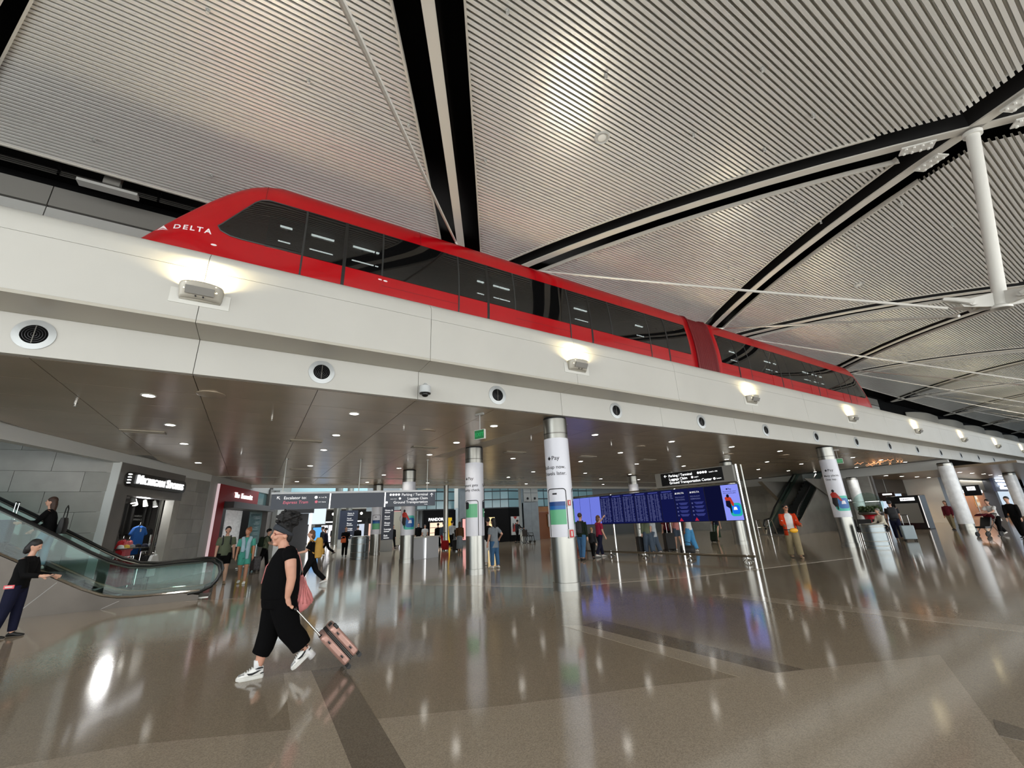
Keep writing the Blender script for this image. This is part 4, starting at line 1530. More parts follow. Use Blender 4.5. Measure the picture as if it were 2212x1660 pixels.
xs = [-0.95, -1.3, -1.7, -2.0, -2.3, -2.6, -2.9, -3.3, -4.0, -4.8, -5.6, -6.6, -8.0, -9.5]
for yy_, side in ((EY0, -1), (EY1, 1)):
    # cladding: one plate for each run between the joints
    for a, b, nm in ((-0.95, -1.3, 'end_cladding'), (-1.3, -2.6, 'side_cladding'), (-2.6, -4.0, 'side_cladding'), (-4.0, -6.6, 'side_cladding'), (-6.6, -9.5, 'side_cladding')):
        seg = [x for x in xs if b <= x <= a]
        top = [(x, yy_, step_z(x) + 0.08) for x in seg]
        bot = [(x + (0.0 if x > -1.5 else 0.0), yy_, max(0.0, step_z(x) - 1.6) if x < -4 else 0.0) for x in seg][::-1]
        if nm == 'end_cladding':
            top[0] = (-0.95, yy_, 0.10)
        MB().plate([Vector(p) + Vector((-.006 if i < len(top) else -.006, 0, 0)) for i, p in enumerate(top + bot)], (0, side * 0.03, 0)).build(nm, CLAD, ES)
    # deck rail, glass balustrade, handrail
    MB().tube([(x, yy_ - side * .02, step_z(x) + .10) for x in xs], .045, 8).build('deck_moulding', CHROME, ES, smooth=True)
    MB().tube([(x, yy_ - side * .14, step_z(x) + .05) for x in xs], .06, 8).build('inner_skirt', STEELD, ES, smooth=True)
    hr = [(-9.5, step_z(-9.5) + 1.02), (-8, step_z(-8) + 1.02), (-6.6, step_z(-6.6) + 1.0), (-5.6, step_z(-5.6) + .98), (-4.8, step_z(-4.8) + .97), (-4.0, step_z(-4.0) + .95), (-3.3, step_z(-3.3) + .92), (-2.9, step_z(-2.9) + .88),
          (-2.5, .94), (-2.1, .90), (-1.6, .93), (-1.0, .95), (-.78, .92), (-.62, .80), (-.56, .62), (-.60, .44), (-.72, .28), (-.95, .17), (-1.2, .14)]
    MB().tube([(x, yy_, z) for x, z in hr], .038, 8).build('handrail', mat('rubber_black', rgb(14, 16, 16), .35), ES, smooth=True)
    MB().tube([(x, yy_ - side * .012, z - .05 if i < 12 else z) for i, (x, z) in enumerate(hr[:13])], .022, 6).build('handrail_guide', STEEL, ES, smooth=True)
    for (a, b) in ((0, 4), (4, 8), (8, 12)):
        seg = hr[a:b + 1] if b < 12 else hr[8:]
        pts = [(x, yy_, z - .03) for x, z in seg]
        xl = [x for x, z in seg]
        bt = [(x, yy_, step_z(x) + .1) for x, z in (seg if b < 12 else hr[8:12])][::-1]
        if b == 12:
            pts = [(x, yy_, z) for x, z in hr[8:-1]]
            bt = [(-1.3, yy_, .2), (-1.9, yy_, .2), (-2.5, yy_, .22)]
        MB().plate(pts + bt, (0, side * .012, 0)).build('glass_balustrade', GLASS, ES)
for xa, xb in ((-2.55, -2.85), (-3.75, -4.35)):
    MB().plate([(xa, EY0 - .034, step_z(xa) + .03), (xa + .02, EY0 - .034, step_z(xa) + .03), (xb + .02, EY0 - .034, .01), (xb, EY0 - .034, .01)], (0, .004, 0)).build('joint_strip', LGREY, ES)
STEPM = mat('step_dark', rgb(52, 52, 52), .5, .4)
x = -1.9
while x > -9.4:
    z = step_z(x - .2)
    MB().box(x - .40, EY0 + .2, max(0.02, z - .22), x - .004, EY1 - .2, z).build('step', STEPM, ES)
    x -= .404
MB().box(-1.9, EY0 + .2, 0.0, -.75, EY1 - .2, .02).build('comb_plate', STEEL, ES)
MB().plate([(-2.4, EY0 + .2, 0), (-9.5, EY0 + .2, 0), (-9.5, EY0 + .2, 3.3), (-4.0, EY0 + .2, .25)], (0, EY1 - EY0 - .4, 0)).build('truss_core', BLACKM, ES)

# upper landing void over the escalator: wall returns in shade
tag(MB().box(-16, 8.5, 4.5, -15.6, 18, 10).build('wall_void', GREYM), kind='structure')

# ================================================================ RIGHT SIDE
wr = setting('wall_right', (37.8, 15, 0))
MB().box(37.8, 8.6, 3.65, 38.1, 29, 4.6).build('fascia_band', FASC, wr)
CEIL2 = mat('shop_ceiling_metal', rgb(128, 112, 92), 0.3, 0.4)
MB().box(38.1, 5.8, 3.66, 112, 29, 3.8).build('shop_ceiling', CEIL2, wr)
for r in range(5):
    for (a, b) in ((13.0, 14.4), (14.42, 15.3)):
        MB().box(37.84 + random.uniform(0, .004), a, r * .73 + .004, 38.1, b, r * .73 + .726).build('stone_block', random.choice(stones), wr)
for r in range(5):
    for i in range(4):
        MB().box(37.84 + random.uniform(0, .004), 17.8 + i * 2.8, r * .73 + .004, 38.1, 20.59 + i * 2.8, r * .73 + .726).build('stone_block', random.choice(stones), wr)
MB().box(38.1, 12.9, 0, 38.4, 29, 3.66).build('wall_core', STONED, wr)
# escalator well behind
CLAD2 = mat('escalator_cladding_pale', rgb(150, 146, 138), 0.42, 0.8, noise=(1.2, 0.12))
E2 = thing('escalator', 'dark steel escalator rising behind the man in the orange jacket', 'escalator', (30.6, 16.3, 0))
for yy_, side in ((15.35, -1), (17.25, 1)):
    MB().plate([(30.9, yy_, 0), (38.6, yy_, 0), (38.6, yy_, 4.9), (37.2, yy_, 4.3), (32.2, yy_, 1.05), (31.2, yy_, .55)], (0, side * .08, 0)).build('side_cladding', CLAD2, E2)
    MB().tube([(30.75, yy_ + .1 * -side, .35), (30.6, yy_ + .1 * -side, .65), (30.8, yy_ + .1 * -side, .95), (31.6, yy_ + .1 * -side, 1.05), (32.4, yy_ + .1 * -side, 1.75), (37.4, yy_ + .1 * -side, 4.9)], .06, 8).build('handrail', MATS['rubber_black'], E2, smooth=True)
    MB().plate([(30.8, yy_ + .1 * -side, .4), (31.6, yy_ + .1 * -side, .5), (32.4, yy_ + .1 * -side, 1.1), (37.4, yy_ + .1 * -side, 4.3), (37.4, yy_ + .1 * -side, 4.85), (32.4, yy_ + .1 * -side, 1.7), (31.6, yy_ + .1 * -side, 1.0)], (0, .012, 0)).build('glass_balustrade', GLASS, E2)
for i in range(17):
    x = 31.6 + i * .42
    MB().box(x, 15.5, 0, x + .42, 17.1, .12 + i * .255).build('step', STEPM, E2)
MB().plate([(32.0, 17.4, 3.65), (37.8, 17.4, 3.65), (37.8, 17.4, 1.9), (34.5, 17.4, 1.9)], (0, .3, 0)).build('upper_cladding', CLAD2, E2)
MB().plate([(33.5, 15.25, 3.65), (37.8, 15.25, 3.65), (37.8, 15.25, 2.2), (36.9, 15.25, 2.2)], (0, -.08, 0)).build('upper_cladding', CLAD2, E2)
MB().box(29.9, 15.35, 0, 31.6, 17.25, .02).build('comb_plate', STEEL, E2)
# barrier bars at the foot of the escalator
t = thing('trolley_barrier', 'bent steel trolley barrier at the foot of the dark escalator', 'barrier', (28.6, 15.7, 0))
MB().tube([(0, 0, 0.02), (0, 0, 1.0), (.6, .1, 1.0), (1.1, .2, .1)], .03, 8).build('hoop', CHROME, t, world=False, smooth=True)
MB().tube([(.0, .8, 0.02), (0, .8, 1.0), (.6, .9, 1.0), (1.1, 1.0, .1)], .03, 8).build('hoop', CHROME, t, world=False, smooth=True)
MB().tube([(0, 0, .55), (0, .8, .55)], .02, 8).build('tie_bar', CHROME, t, world=False)
# small signs on the stone wall
t = thing('wall_sign', 'small black wall sign with white lettering beside the cyclist column', 'sign', (37.82, 14.15, 2.05))
MB().box(-.04, -.5, -.13, 0, .5, .13).build('plate', BLACKG, t, world=False)
text_on('lettering', 'E.E. WOOD', .16, SIGNW, (-.045, .42, -.06), (0, -1, 0), (0, 0, 1), t, .01)
t = thing('wall_notice', 'white square framed notice on the stone wall under the black sign', 'notice', (37.82, 13.95, 1.35))
MB().box(-.03, -.32, -.3, 0, .32, .3).build('frame', WHITE, t, world=False)
MB().box(-.035, -.2, -.18, -.03, .2, .18).build('print', STONED, t, world=False)
t = thing('wall_poster', 'pale paper poster low on the stone wall below the framed notice', 'poster', (37.82, 13.75, .55))
MB().box(-.02, -.4, -.45, 0, .4, .45).build('sheet', WHITE, t, world=False)
MB().box(-.024, -.12, .1, -.02, .12, .2).build('print', STONED, t, world=False)

for x, y in ((39.6, 12.5), (42.6, 12.5), (45.4, 12.4), (48.4, 12.5), (51.5, 12.5), (41.0, 9.6), (44, 9.6), (47, 9.6), (50, 9.6), (46.5, 16.6), (50, 16.8), (53, 9.8), (56, 9.8), (55, 12.6), (59, 12.6)):
    downlight(x, y, 3.66, 60, 'round downlight in the lower shop ceiling at the right', 'downlights in the lower shop ceiling', 1.3)

# shops along the right
sr = setting('wall_shops', (45, 14.4, 0))
WARM = mat('warm_wood', rgb(150, 100, 60), .45, noise=(2, .15, (1, 1, .2)))
WARML = mat('warm_wall_lit', rgb(200, 160, 116), .5)
GREYP = mat('grey_wall_panel', rgb(104, 106, 106), .35, noise=(.6, .06))
MB().box(38.4, 15.2, 0, 43.0, 15.4, 3.66).build('side_wall', STONED, sr)
MB().box(43.0, 14.5, 2.5, 49.3, 14.7, 3.66).build('shop_header', mat('shop_header_dark', rgb(66, 58, 48), .5), sr)
MB().box(43.0, 18.4, 0, 49.5, 18.6, 3.6).build('shop_back', WARML, sr)
MB().box(45.4, 18.2, 0, 47.2, 18.4, 2.4).build('wood_panel', WARM, sr)
MB().box(43.0, 14.5, 0, 43.2, 18.5, 3.6).build('shop_side', WARM, sr)
MB().box(48.6, 14.5, 0, 49.3, 14.7, 2.5).build('shop_pier', BLACKM, sr)
MB().box(49.3, 12.2, 0, 49.4, 14.6, 3.66).build('panel_edge', WHITE, sr)
for i in range(3):
    MB().box(49.42 + i * 1.45, 12.2, 0, 49.42 + i * 1.45 + 1.43, 12.4, 3.66).build('wall_panel', GREYP, sr)
l = bpy.data.lights.new('warm_shop_lamp', 'AREA')
l.size, l.size_y, l.shape, l.energy, l.color = 5, 2, 'RECTANGLE', 260, (1, .72, .42)
lo = bpy.data.objects.new('warm_shop_lamp', l)
COL.objects.link(lo)
lo.location = (46, 16.6, 3.5)
MB().box(44.6, 16.0, 0, 48.0, 16.7, 1.05).build('shop_counter', WARM, sr)
# second bright shop and the dark brown one
MB().box(53.8, 12.2, 2.55, 62, 12.4, 3.66).build('shop_header', LGREY, sr)
MB().box(54.2, 12.15, 2.35, 60.5, 12.22, 2.6).build('light_strip', glow('shop_strip_white', (1, 1, 1, 1), 3), sr)
MB().box(53.8, 15.8, 0, 62, 16, 3.6).build('shop_back', mat('shop_back_light', rgb(170, 160, 140), .5), sr)
for i in range(4):
    for j in range(5):
        MB().box(54.2 + j * 1.5, 15.2, .3 + i * .55, 55.5 + j * 1.5, 15.7, .34 + i * .55).build('display_shelf', LGREY, sr)
MB().box(62, 11.6, 0, 62.8, 12.4, 3.66).build('shop_pier', mat('slate_pier', rgb(58, 64, 76), .4), sr)
MB().box(62.8, 14.0, 0, 72, 14.2, 3.66).build('shop_back', WARM, sr)
MB().box(63.2, 11.5, 2.5, 71, 11.6, 2.8).build('light_strip', glow('shop_strip_peach', (1, .66, .46, 1), 2.2), sr)
MB().box(62.8, 11.5, 2.8, 74, 11.7, 3.66).build('shop_header', MATS['slate_pier'], sr)
MB().box(72, 11.5, 0, 74, 11.7, 3.66).build('shop_pier', BLACKM, sr)
l = bpy.data.lights.new('bright_shop_lamp', 'AREA')
l.size, l.size_y, l.shape, l.energy, l.color = 14, 2, 'RECTANGLE', 700, (1, .9, .76)
lo = bpy.data.objects.new('bright_shop_lamp', l)
COL.objects.link(lo)
lo.location = (62, 13.0, 3.5)
for i, (x, c, z) in enumerate(((54.6, (235, 190, 120), .34), (55.6, (240, 240, 235), .34), (57.3, (120, 90, 60), .34), (58.6, (240, 220, 150), .34), (59.9, (90, 80, 70), .34), (54.7, (200, 150, 90), .89), (56.2, (230, 226, 210), .89), (57.7, (170, 120, 70), .89), (59.2, (240, 235, 200), .89), (55.0, (210, 200, 180), 1.44), (56.4, (150, 110, 70), 1.44), (58.2, (235, 225, 190), 1.44))):
    o = MB().box(x, 15.25, z, x + .8, 15.6, z + .35).build('gift_box', mat('gift_%d' % i, rgb(*c), .5), None, bevel=.02, loc=(x + .4, 15.4, z))
    tag(o, 'small packaged goods box on the lit shelves of the bright shop', 'box', 'goods on the bright shop shelves')
for i, (z, w) in enumerate(((1.95, 1.1), (1.3, 1.5))):
    t = thing('framed_display', ('small lit framed display on the brown shop wall, upper one', 'small lit framed display on the brown shop wall, lower one')[i], 'display', (66.2, 13.98, z))
    MB().box(-w / 2, -.04, -.3, w / 2, 0, .3).build('frame', WARML, t, world=False)
    MB().box(-w / 2 + .15, -.05, -.16, w / 2 - .15, -.04, .16).build('picture', WHITE, t, world=False)
t = thing('service_counter', 'brown wooden counter block in front of the dark brown shop', 'counter', (66, 11.6, 0))
MB().box(-1.6, 0, 0, 1.6, .9, 1.0).build('body', WARM, t, world=False)
MB().box(-1.8, -.1, 0, 1.8, 1.0, .12).build('plinth', BLACKM, t, world=False)
# blue lit sign over the shops
t = thing('hanging_shop_sign', 'blue and white lit shop sign with bright bars at the far right', 'sign', (62.6, 11.2, 3.0))
SIGNB = glow('sign_blue_white', (.75, .85, 1, 1), 3)
for i, (z, w) in enumerate(((1.0, 2.6), (.62, 3.0), (.30, 3.3), (-.02, 3.0), (-.40, 3.0))):
    MB().box(-w / 2 + i * .25, -.06, z, w / 2 + i * .25, 0, z + .22).build('light_bar', SIGNB, t, world=False)
text_on('lettering', 'Trunk', .5, SIGNB, (-1.0, -.12, -.15), (1, 0, 0), (0, 0, 1), t, .03, depth=.04)
MB().box(-2.0, 0, -.6, 2.6, .2, 1.35).build('board', mat('sign_slate_blue', rgb(70, 78, 110), .4), t, world=False)
# gate number sign on a pole
t = thing('gate_sign', 'black square gate number sign on a thin post near the marbled column', 'sign', (46.0, 9.75, 0))
MB().cyl((0, 0, 0), (0, 0, 2.4), .03, n=10).build('post', STEEL, t, world=False)
MB().cyl((0, 0, 0), (0, 0, .03), .2, n=20).build('base', STEEL, t, world=False)
MB().box(-.06, -.45, 2.0, .06, .45, 2.75).build('panel', BLACKG, t, world=False)
MB().box(-.07, -.22, 2.38, -.06, .22, 2.66).build('number_plate', SIGNW, t, world=False)
text_on('lettering', '57', .22, BLACKG, (-.075, .13, 2.44), (0, -1, 0), (0, 0, 1), t, .01)

# ================================================================ FAR ATRIUM
wk = setting('wall_back', (18, 33, 0))
SPGL = mat('spandrel_glass', rgb(128, 164, 170), .12, spec=.6)
SPGL2 = mat('spandrel_glass_pale', rgb(150, 184, 190), .12, spec=.6)
STB = mat('blue_stone', rgb(140, 148, 152), .45, noise=(2.2, .08))
DRKM = mat('dark_mullion', rgb(62, 70, 74), .4)


def far_wall(ax, ay, bx, by, z0, z1, m, name, th=.3, parent=wk):
    d = Vector((bx - ax, by - ay, 0))
    n = Vector((d.y, -d.x, 0)).normalized()
    mb = MB()
    mb.plate([(ax, ay, z0), (bx, by, z0), (bx, by, z1), (ax, ay, z1)], n * -th)
    return mb.build(name, m, parent)


def spandrels(ax, ay, bx, by, n, rows=((2.80, 3.40), (3.50, 4.10), (4.20, 4.9), (5.0, 5.9))):
    far_wall(ax, ay + .04, bx, by + .04, 2.7, 6.2, DRKM, 'spandrel_frame')
    for z0, z1 in rows:
        for i in range(n):
            t0, t1 = (i + .04) / n, (i + .96) / n
            far_wall(ax + (bx - ax) * t0, ay + (by - ay) * t0 - .03, ax + (bx - ax) * t1, ay + (by - ay) * t1 - .03, z0, z1, random.choice((SPGL, SPGL2)), 'spandrel_pane', .05)


SHOPB = mat('shopfront_black', rgb(9, 9, 10), .6, spec=.15)
# two shop bays, stone piers, brown recess
far_wall(11.6, 33.0, 14.4, 33.2, 0, 2.72, SHOPB, 'shop_front')
spandrels(11.0, 33.0, 14.3, 33.2, 4)
far_wall(14.4, 32.4, 15.6, 32.4, 0, 6.2, STB, 'stone_pier')
spandrels(15.6, 33.4, 18.9, 32.2, 5)
far_wall(15.6, 33.4, 18.9, 32.2, 0, 2.72, SHOPB, 'shop_front')
spandrels(18.9, 32.2, 20.1, 32.4, 1)
far_wall(18.9, 32.2, 20.1, 32.4, 0, 2.72, SHOPB, 'shop_front')
for r in range(5):
    for i in range(2):
        far_wall(20.1 + i * .76, 31.6, 20.1 + i * .76 + .75, 31.6, r * .62 + .005, r * .62 + .615, STB, 'stone_block')
far_wall(20.1, 31.7, 21.65, 31.7, 0, 6.2, STB, 'stone_pier')
for i in range(2):
    for j in range(2):
        far_wall(20.13 + i * .76, 31.56, 20.13 + i * .76 + .72, 31.56, 3.2 + j * .75, 3.2 + j * .75 + .71, LGREY, 'white_panel', .06)
for i in range(2):
    c = (20.5 + i * .75, 31.53, 3.45)
    tag(MB().lathe([(.11, 0), (.08, .05), (.02, .06)], n=16).build('wall_speaker', BLACKM, None, loc=None), 'small black round speaker on the white panels of the far pier', 'speaker', 'speakers on the far pier')
    o = bpy.data.objects['wall_speaker' if i == 0 else 'wall_speaker.001']
    o.rotation_euler = (PI / 2, 0, 0)
    o.location = c
far_wall(21.65, 32.6, 27.5, 32.6, 0, 2.3, mat('brown_panel', rgb(132, 74, 34), .35, noise=(.8, .08)), 'brown_recess')
far_wall(21.65, 32.2, 27.5, 32.2, 2.3, 2.75, WARM, 'brown_soffit')
spandrels(21.7, 32.3, 31, 32.3, 9)
far_wall(27.5, 32.4, 40, 31.0, 0, 6.2, GREYP, 'grey_wall')
t = thing('wall_screen', 'small white framed dark screen on the brown panel wall', 'screen', (23.6, 32.5, 1.55))
MB().box(-.4, -.08, -.55, .4, 0, .55).build('frame', WHITE, t, world=False)
MB().box(-.3, -.09, -.42, .3, -.08, .42).build('display', BLACKG, t, world=False)
# lit contents of the two black shops
for (nm, x0, x1, y, z0, z1, m_, lab, cat) in (
        ('shop_window', 12.1, 13.3, 32.98, .2, 1.75, glow('window_peach', (1, .72, .52, 1), 1.3), 'lit peach display window of the black far shop', 'window display'),
        ('yellow_banner', 13.42, 13.95, 32.98, .2, 2.1, mat('banner_yellow', rgb(230, 186, 20), .5, emit=rgb(230, 186, 20), estr=.5), 'yellow upright banner on the black far shop front', 'banner'),
        ('advert_screen', 14.6, 15.45, 32.3, .35, 1.95, glow('advert_pink', (1, .45, .42, 1), 1.1), 'pink advert screen on the stone pier between the black shops', 'screen'),
        ('shop_doorway_display', 17.0, 17.7, 32.6, .1, 2.0, glow('window_amber', (1, .74, .36, 1), 1.4), 'amber lit bottle display in the black shop behind the grey shirt woman', 'window display')):
    t = thing(nm, lab, cat, ((x0 + x1) / 2, y, 0))
    MB().box(x0, y - .06, z0, x1, y, z1).build('lit_face', m_, t)
    MB().box(x0 - .05, y - .05, z0 - .05, x1 + .05, y + .02, z1 + .05).build('frame', BLACKM, t)
    for i in range(3):
        zz = z0 + (z1 - z0) * (i + 1) / 4
        MB().box(x0, y - .09, zz, x1, y - .06, zz + .04).build('shelf', WARM if 'doorway' in nm or nm == 'shop_window' else m_, t)
t = thing('lit_name_sign', 'white lit name sign over the peach window of the far shop', 'sign', (12.7, 32.9, 2.0))
text_on('lettering', 'PANDORA', .3, SIGNW, (-.75, -.02, -.1), (1, 0, 0), (0, 0, 1), t, .03, depth=.03)
t = thing('shop_name_sign', 'white letters high on the black front of the far shop behind the grey shirt woman', 'sign', (16.6, 32.95, 2.3))
text_on('lettering', 'LANEV', .38, SIGNW, (-.95, -.02, -.1), (1, -.36, 0), (0, 0, 1), t, .03, depth=.03)
t = thing('team_poster', 'white and red team poster on the black shop corner', 'poster', (19.5, 32.2, 1.25))
MB().box(-.42, -.06, -.75, .42, 0, .75).build('sheet', CL['white'], t, world=False)
MB().plate([(-.3, -.07, -.5), (.3, -.07, -.5), (.3, -.07, .05), (.05, -.07, .2), (-.3, -.07, 0)], (0, .01, 0)).build('red_print', PRED, t, world=False)
MB().plate([(-.2, -.07, .74), (.2, -.07, .74), (0, -.07, .5)], (0, .01, 0)).build('red_print', PRED, t, world=False)
for i in range(3):
    MB().ell((-.22 + i * .22, -.06, -.05), .07, .02, .28, 10, 8).build('figure_print', TXT, t, world=False)

# far end of the atrium
fe = setting('wall_far_end', (10, 60, 0))
MB().box(0, 60, 6.2, 34, 60.4, 9).build('upper_wall', LGREY, fe)
MB().box(3, 56, 4.4, 22, 56.3, 5.6).build('balcony_front', WHITE, fe)
MB().box(3, 56, 5.6, 22, 56.1, 6.5).build('balcony_glass', SPGL2, fe)
MB().box(3, 55.9, 3.9, 22, 60, 4.4).build('balcony_slab', GREYM, fe)
MB().box(3, 59.6, 0, 22, 60, 3.9).build('shop_wall', mat('far_dark_wall', rgb(34, 34, 36), .5), fe)
MB().box(20, 44, 0, 20.4, 60, 9).build('side_wall', STB, fe)
MB().box(-1.0, 62, 0, 40, 62.3, 12).build('end_wall', LGREY, fe)
MB().plate([(1.0, 34.0, 0), (4.2, 62, 0), (4.2, 62, 9), (1.0, 34, 9)], (-.3, 0, 0)).build('side_wall', STONED, fe)
MB().box(10.6, 42.5, 3.2, 20, 42.9, 6.5).build('gallery_wall', LGREY, fe)
for i, (x, w, c, e) in enumerate(((4.6, 2.2, (210, 214, 220), 1.1), (7.6, 2.4, (235, 235, 240), 1.5), (10.6, 2.2, (190, 200, 215), 1.2), (13.4, 1.6, (240, 190, 170), 1.2), (15.6, 2.6, (220, 220, 225), 1.2))):
    t = thing('lit_shop_front', 'bright lit shop front deep in the far hall, number %s from the left' % ('one', 'two', 'three', 'four', 'five')[i], 'shop front', (x + w / 2, 59.5, 0))
    MB().box(x, 59.45, .1, x + w, 59.55, 2.1).build('window', glow('far_shop_%d' % i, rgb(*c), e), t)
    MB().box(x - .1, 59.4, 2.2, x + w + .1, 59.55, 2.8).build('header', BLACKM, t)
    MB().box(x + .4, 59.38, 2.4, x + w - .4, 59.41, 2.55).build('lettering_bar', SIGNW, t)
    for q in (.33, .66):
        MB().box(x + w * q - .04, 59.4, .1, x + w * q + .04, 59.45, 2.1).build('mullion', BLACKM, t)
for i in range(7):
    t = thing('globe_lamp', 'small white globe lamp under the far balcony', 'lamp', (5 + i * 1.6, 55.0, 3.3), group='globe lamps under the far balcony')
    MB().ell((0, 0, 0), .14, .14, .14, 12, 8).build('globe', LAMPW, t, world=False, smooth=True)
    MB().cyl((0, 0, .13), (0, 0, .6), .012, n=6).build('stem', BLACKM, t, world=False)
# hanging banner blinds and columns in the atrium
for i, (x, y, r_) in enumerate(((10.97, 26.9, .16), (6.9, 44.0, .34), (14.5, 44, .34), (9.4, 52, .34))):
    t = thing('atrium_column', ('slim polished steel post in front of the far shops', 'tall steel column deep in the far hall, left of the directory', 'tall steel column deep in the far hall near the pink screen', 'tall steel column furthest back in the hall')[i], 'column', (x, y, 0))
    t['kind'] = 'thing'
    MB().lathe([(r_, 0), (r_, 7.5 if y > 28 else 4.1)], n=28).build('shaft', STEEL, t, world=False, smooth=True)
    MB().lathe([(r_ * 1.05, 0), (r_ * 1.05, .2), (r_, .21)], n=28).build('base_band', CHROME, t, world=False, smooth=True)
t = thing('pink_screen', 'tall pink advertising screen in the far hall', 'screen', (11.55, 41.0, 0))
MB().box(-.95, -.1, .6, .95, .1, 3.05).build('case', BLACKM, t, world=False)
MB().box(-.88, -.12, .66, .88, -.1, 2.99).build('display', glow('screen_pink', (1, .32, .36, 1), 1.3), t, world=False)
MB().box(-.5, -.08, 0, .5, .08, .6).build('foot', BLACKM, t, world=False)
t = thing('billboard_screen', 'pale blue hanging billboard screen over the far hall', 'screen', (4.75, 43.0, 2.0))
MB().box(-1.25, -.1, .05, 1.05, .1, 2.9).build('case', GREYM, t, world=False)
MB().box(-1.2, -.12, .1, 1.0, -.1, 2.85).build('display', glow('screen_pale', (.78, .9, 1, 1), 1.1), t, world=False)
MB().box(-.3, -.08, -2.0, .2, .08, .05).build('stand', GREYM, t, world=False)
t = thing('blue_kiosk_screen', 'bright blue kiosk screen below the pale billboard', 'screen', (5.1, 42.0, 0))
MB().box(-.45, -.1, 0, .45, .1, 1.85).build('case', BLACKM, t, world=False)
MB().box(-.4, -.12, .5, .4, -.1, 1.8).build('display', glow('screen_blue', (.12, .42, .9, 1), 1.2), t, world=False)
# red and black shop beside the woman's head
t = thing('red_corner_shop', 'narrow red shop front seen behind the walking woman', 'shop front', (2.6, 38.5, 0))
MB().plate([(1.75, 38.0, 0), (1.95, 37.8, 0), (2.05, 37.8, 4.2), (1.85, 38.0, 4.2)], (0, .3, 0)).build('red_post', RFR, t)
MB().box(2.05, 38.0, 2.9, 4.2, 38.2, 3.7).build('dark_header', mat('header_charcoal', rgb(44, 44, 46), .5), t)
MB().box(2.05, 37.95, 3.6, 4.2, 38.05, 3.74).build('light_strip', SIGNW, t)
MB().box(2.4, 38.6, 0, 3.9, 38.8, 2.9).build('back', MATS['header_charcoal'], t)
MB().box(3.95, 38.0, 0, 4.1, 38.2, 2.9).build('white_post', SIGNW, t)
# gallery walls on the right of the atrium
far_wall(8.8, 40.5, 11.2, 38.6, 3.0, 6.5, STB, 'gallery_wall')
t = thing('cream_panel', 'cream panel with a scroll ornament beside the cyclist column', 'panel', (10.3, 34.6, 0))
MB().box(-.8, -.06, .2, .8, .06, 2.75).build('sheet', mat('cream_paint', rgb(206, 200, 180), .5), t, world=False)
mb = MB()
mb.tube([(.25 * math.cos(q * .5) * (1 - q / 18), -.07, 2.15 + .3 * math.sin(q * .5) * (1 - q / 24)) for q in range(14)], .02, 6)
mb.build('scroll_ornament', STONE, t, world=False)
tag(MB().box(-16, -9, -.3, -15.7, 8, 9.5).build('wall_end', LGREY), kind='structure')
# the glazed wall behind the photographer
ww = setting('window_1', (20, -8.95, 0))
MB().box(-16, -9.2, -.3, 118, -8.8, .25).build('sill', GREYM, ww)
MB().box(-16, -9.2, 6.6, 118, -8.8, 8.2).build('head_wall', LGREY, ww)
for i in range(34):
    MB().box(-16 + i * 4, -9.05, .25, -15.88 + i * 4, -8.85, 6.6).build('mullion', LGREY, ww)
for z in (2.4, 4.5):
    MB().box(-16, -9.0, z, 118, -8.9, z + .08).build('transom', LGREY, ww)
tag(MB().box(-2, 28.8, 9, 42, 62, 9.3).build('ceiling_atrium', WHITE), kind='structure')

# ================================================================ HANGING DIRECTION SIGN
SGN = mat('sign_board_slate', rgb(58, 66, 80), .4)
LET = glow('sign_print_white', (1, 1, 1, 1), 1.0)
LETR = glow('sign_print_pink', (.9, .25, .32, 1), .8)
a, b = Vector((0.5, 17.9, 0)), Vector((6.35, 16.7, 0))
u = (b - a).normalized()
n = Vector((u.y, -u.x, 0))
LS = (b - a).length
hs = thing('hanging_sign', 'long slate hanging sign pointing to the escalator and luggage claim', 'sign', tuple(a + Vector((0, 0, 2.35))))
for i in range(3):
    s0, s1 = LS * i / 3 + .02, LS * (i + 1) / 3 - .02
    MB().obox(u * (s0 + s1) / 2 + Vector((0, 0, .27)), u * (s1 - s0) / 2, n * .06, (0, 0, .27)).build('sign_panel', SGN, hs, world=False)
for i in (1, 2):
    MB().obox(u * LS * i / 3 + Vector((0, 0, .27)), u * .02, n * .075, (0, 0, .28)).build('divider', CHROME, hs, world=False)
MB().obox(u * LS / 2 + Vector((0, 0, .58)), u * LS / 2, n * .09, (0, 0, .035)).build('top_channel', mat('channel_white', rgb(220, 224, 226), .4), hs, world=False)
for s in (.35, LS / 2, LS - .35):
    MB().cyl(u * s + Vector((0, 0, .6)), u * s + Vector((0, 0, ZC - 2.35)), .02, n=8).build('hanger_rod', STEEL, hs, world=False)
    MB().cyl(u * s + Vector((0, 0, ZC - 2.38)), u * s + Vector((0, 0, ZC - 2.35)), .06, n=14).build('ceiling_rose', STEEL, hs, world=False)
F = n * .064


def hs_text(txt, s, z, size, m=LET, align='LEFT', shear=0):
    text_on('lettering', txt, size, m, u * s + F + Vector((0, 0, z)), u, (0, 0, 1), hs, .006, align, .003, shear=shear)


def dot(parent, c, uu, nn, r, m):
    MB().plate([c + uu * (r * math.cos(i * PI / 8)) + Vector((0, 0, r * math.sin(i * PI / 8))) for i in range(16)], nn * .003).build('symbol', m, parent, world=False)


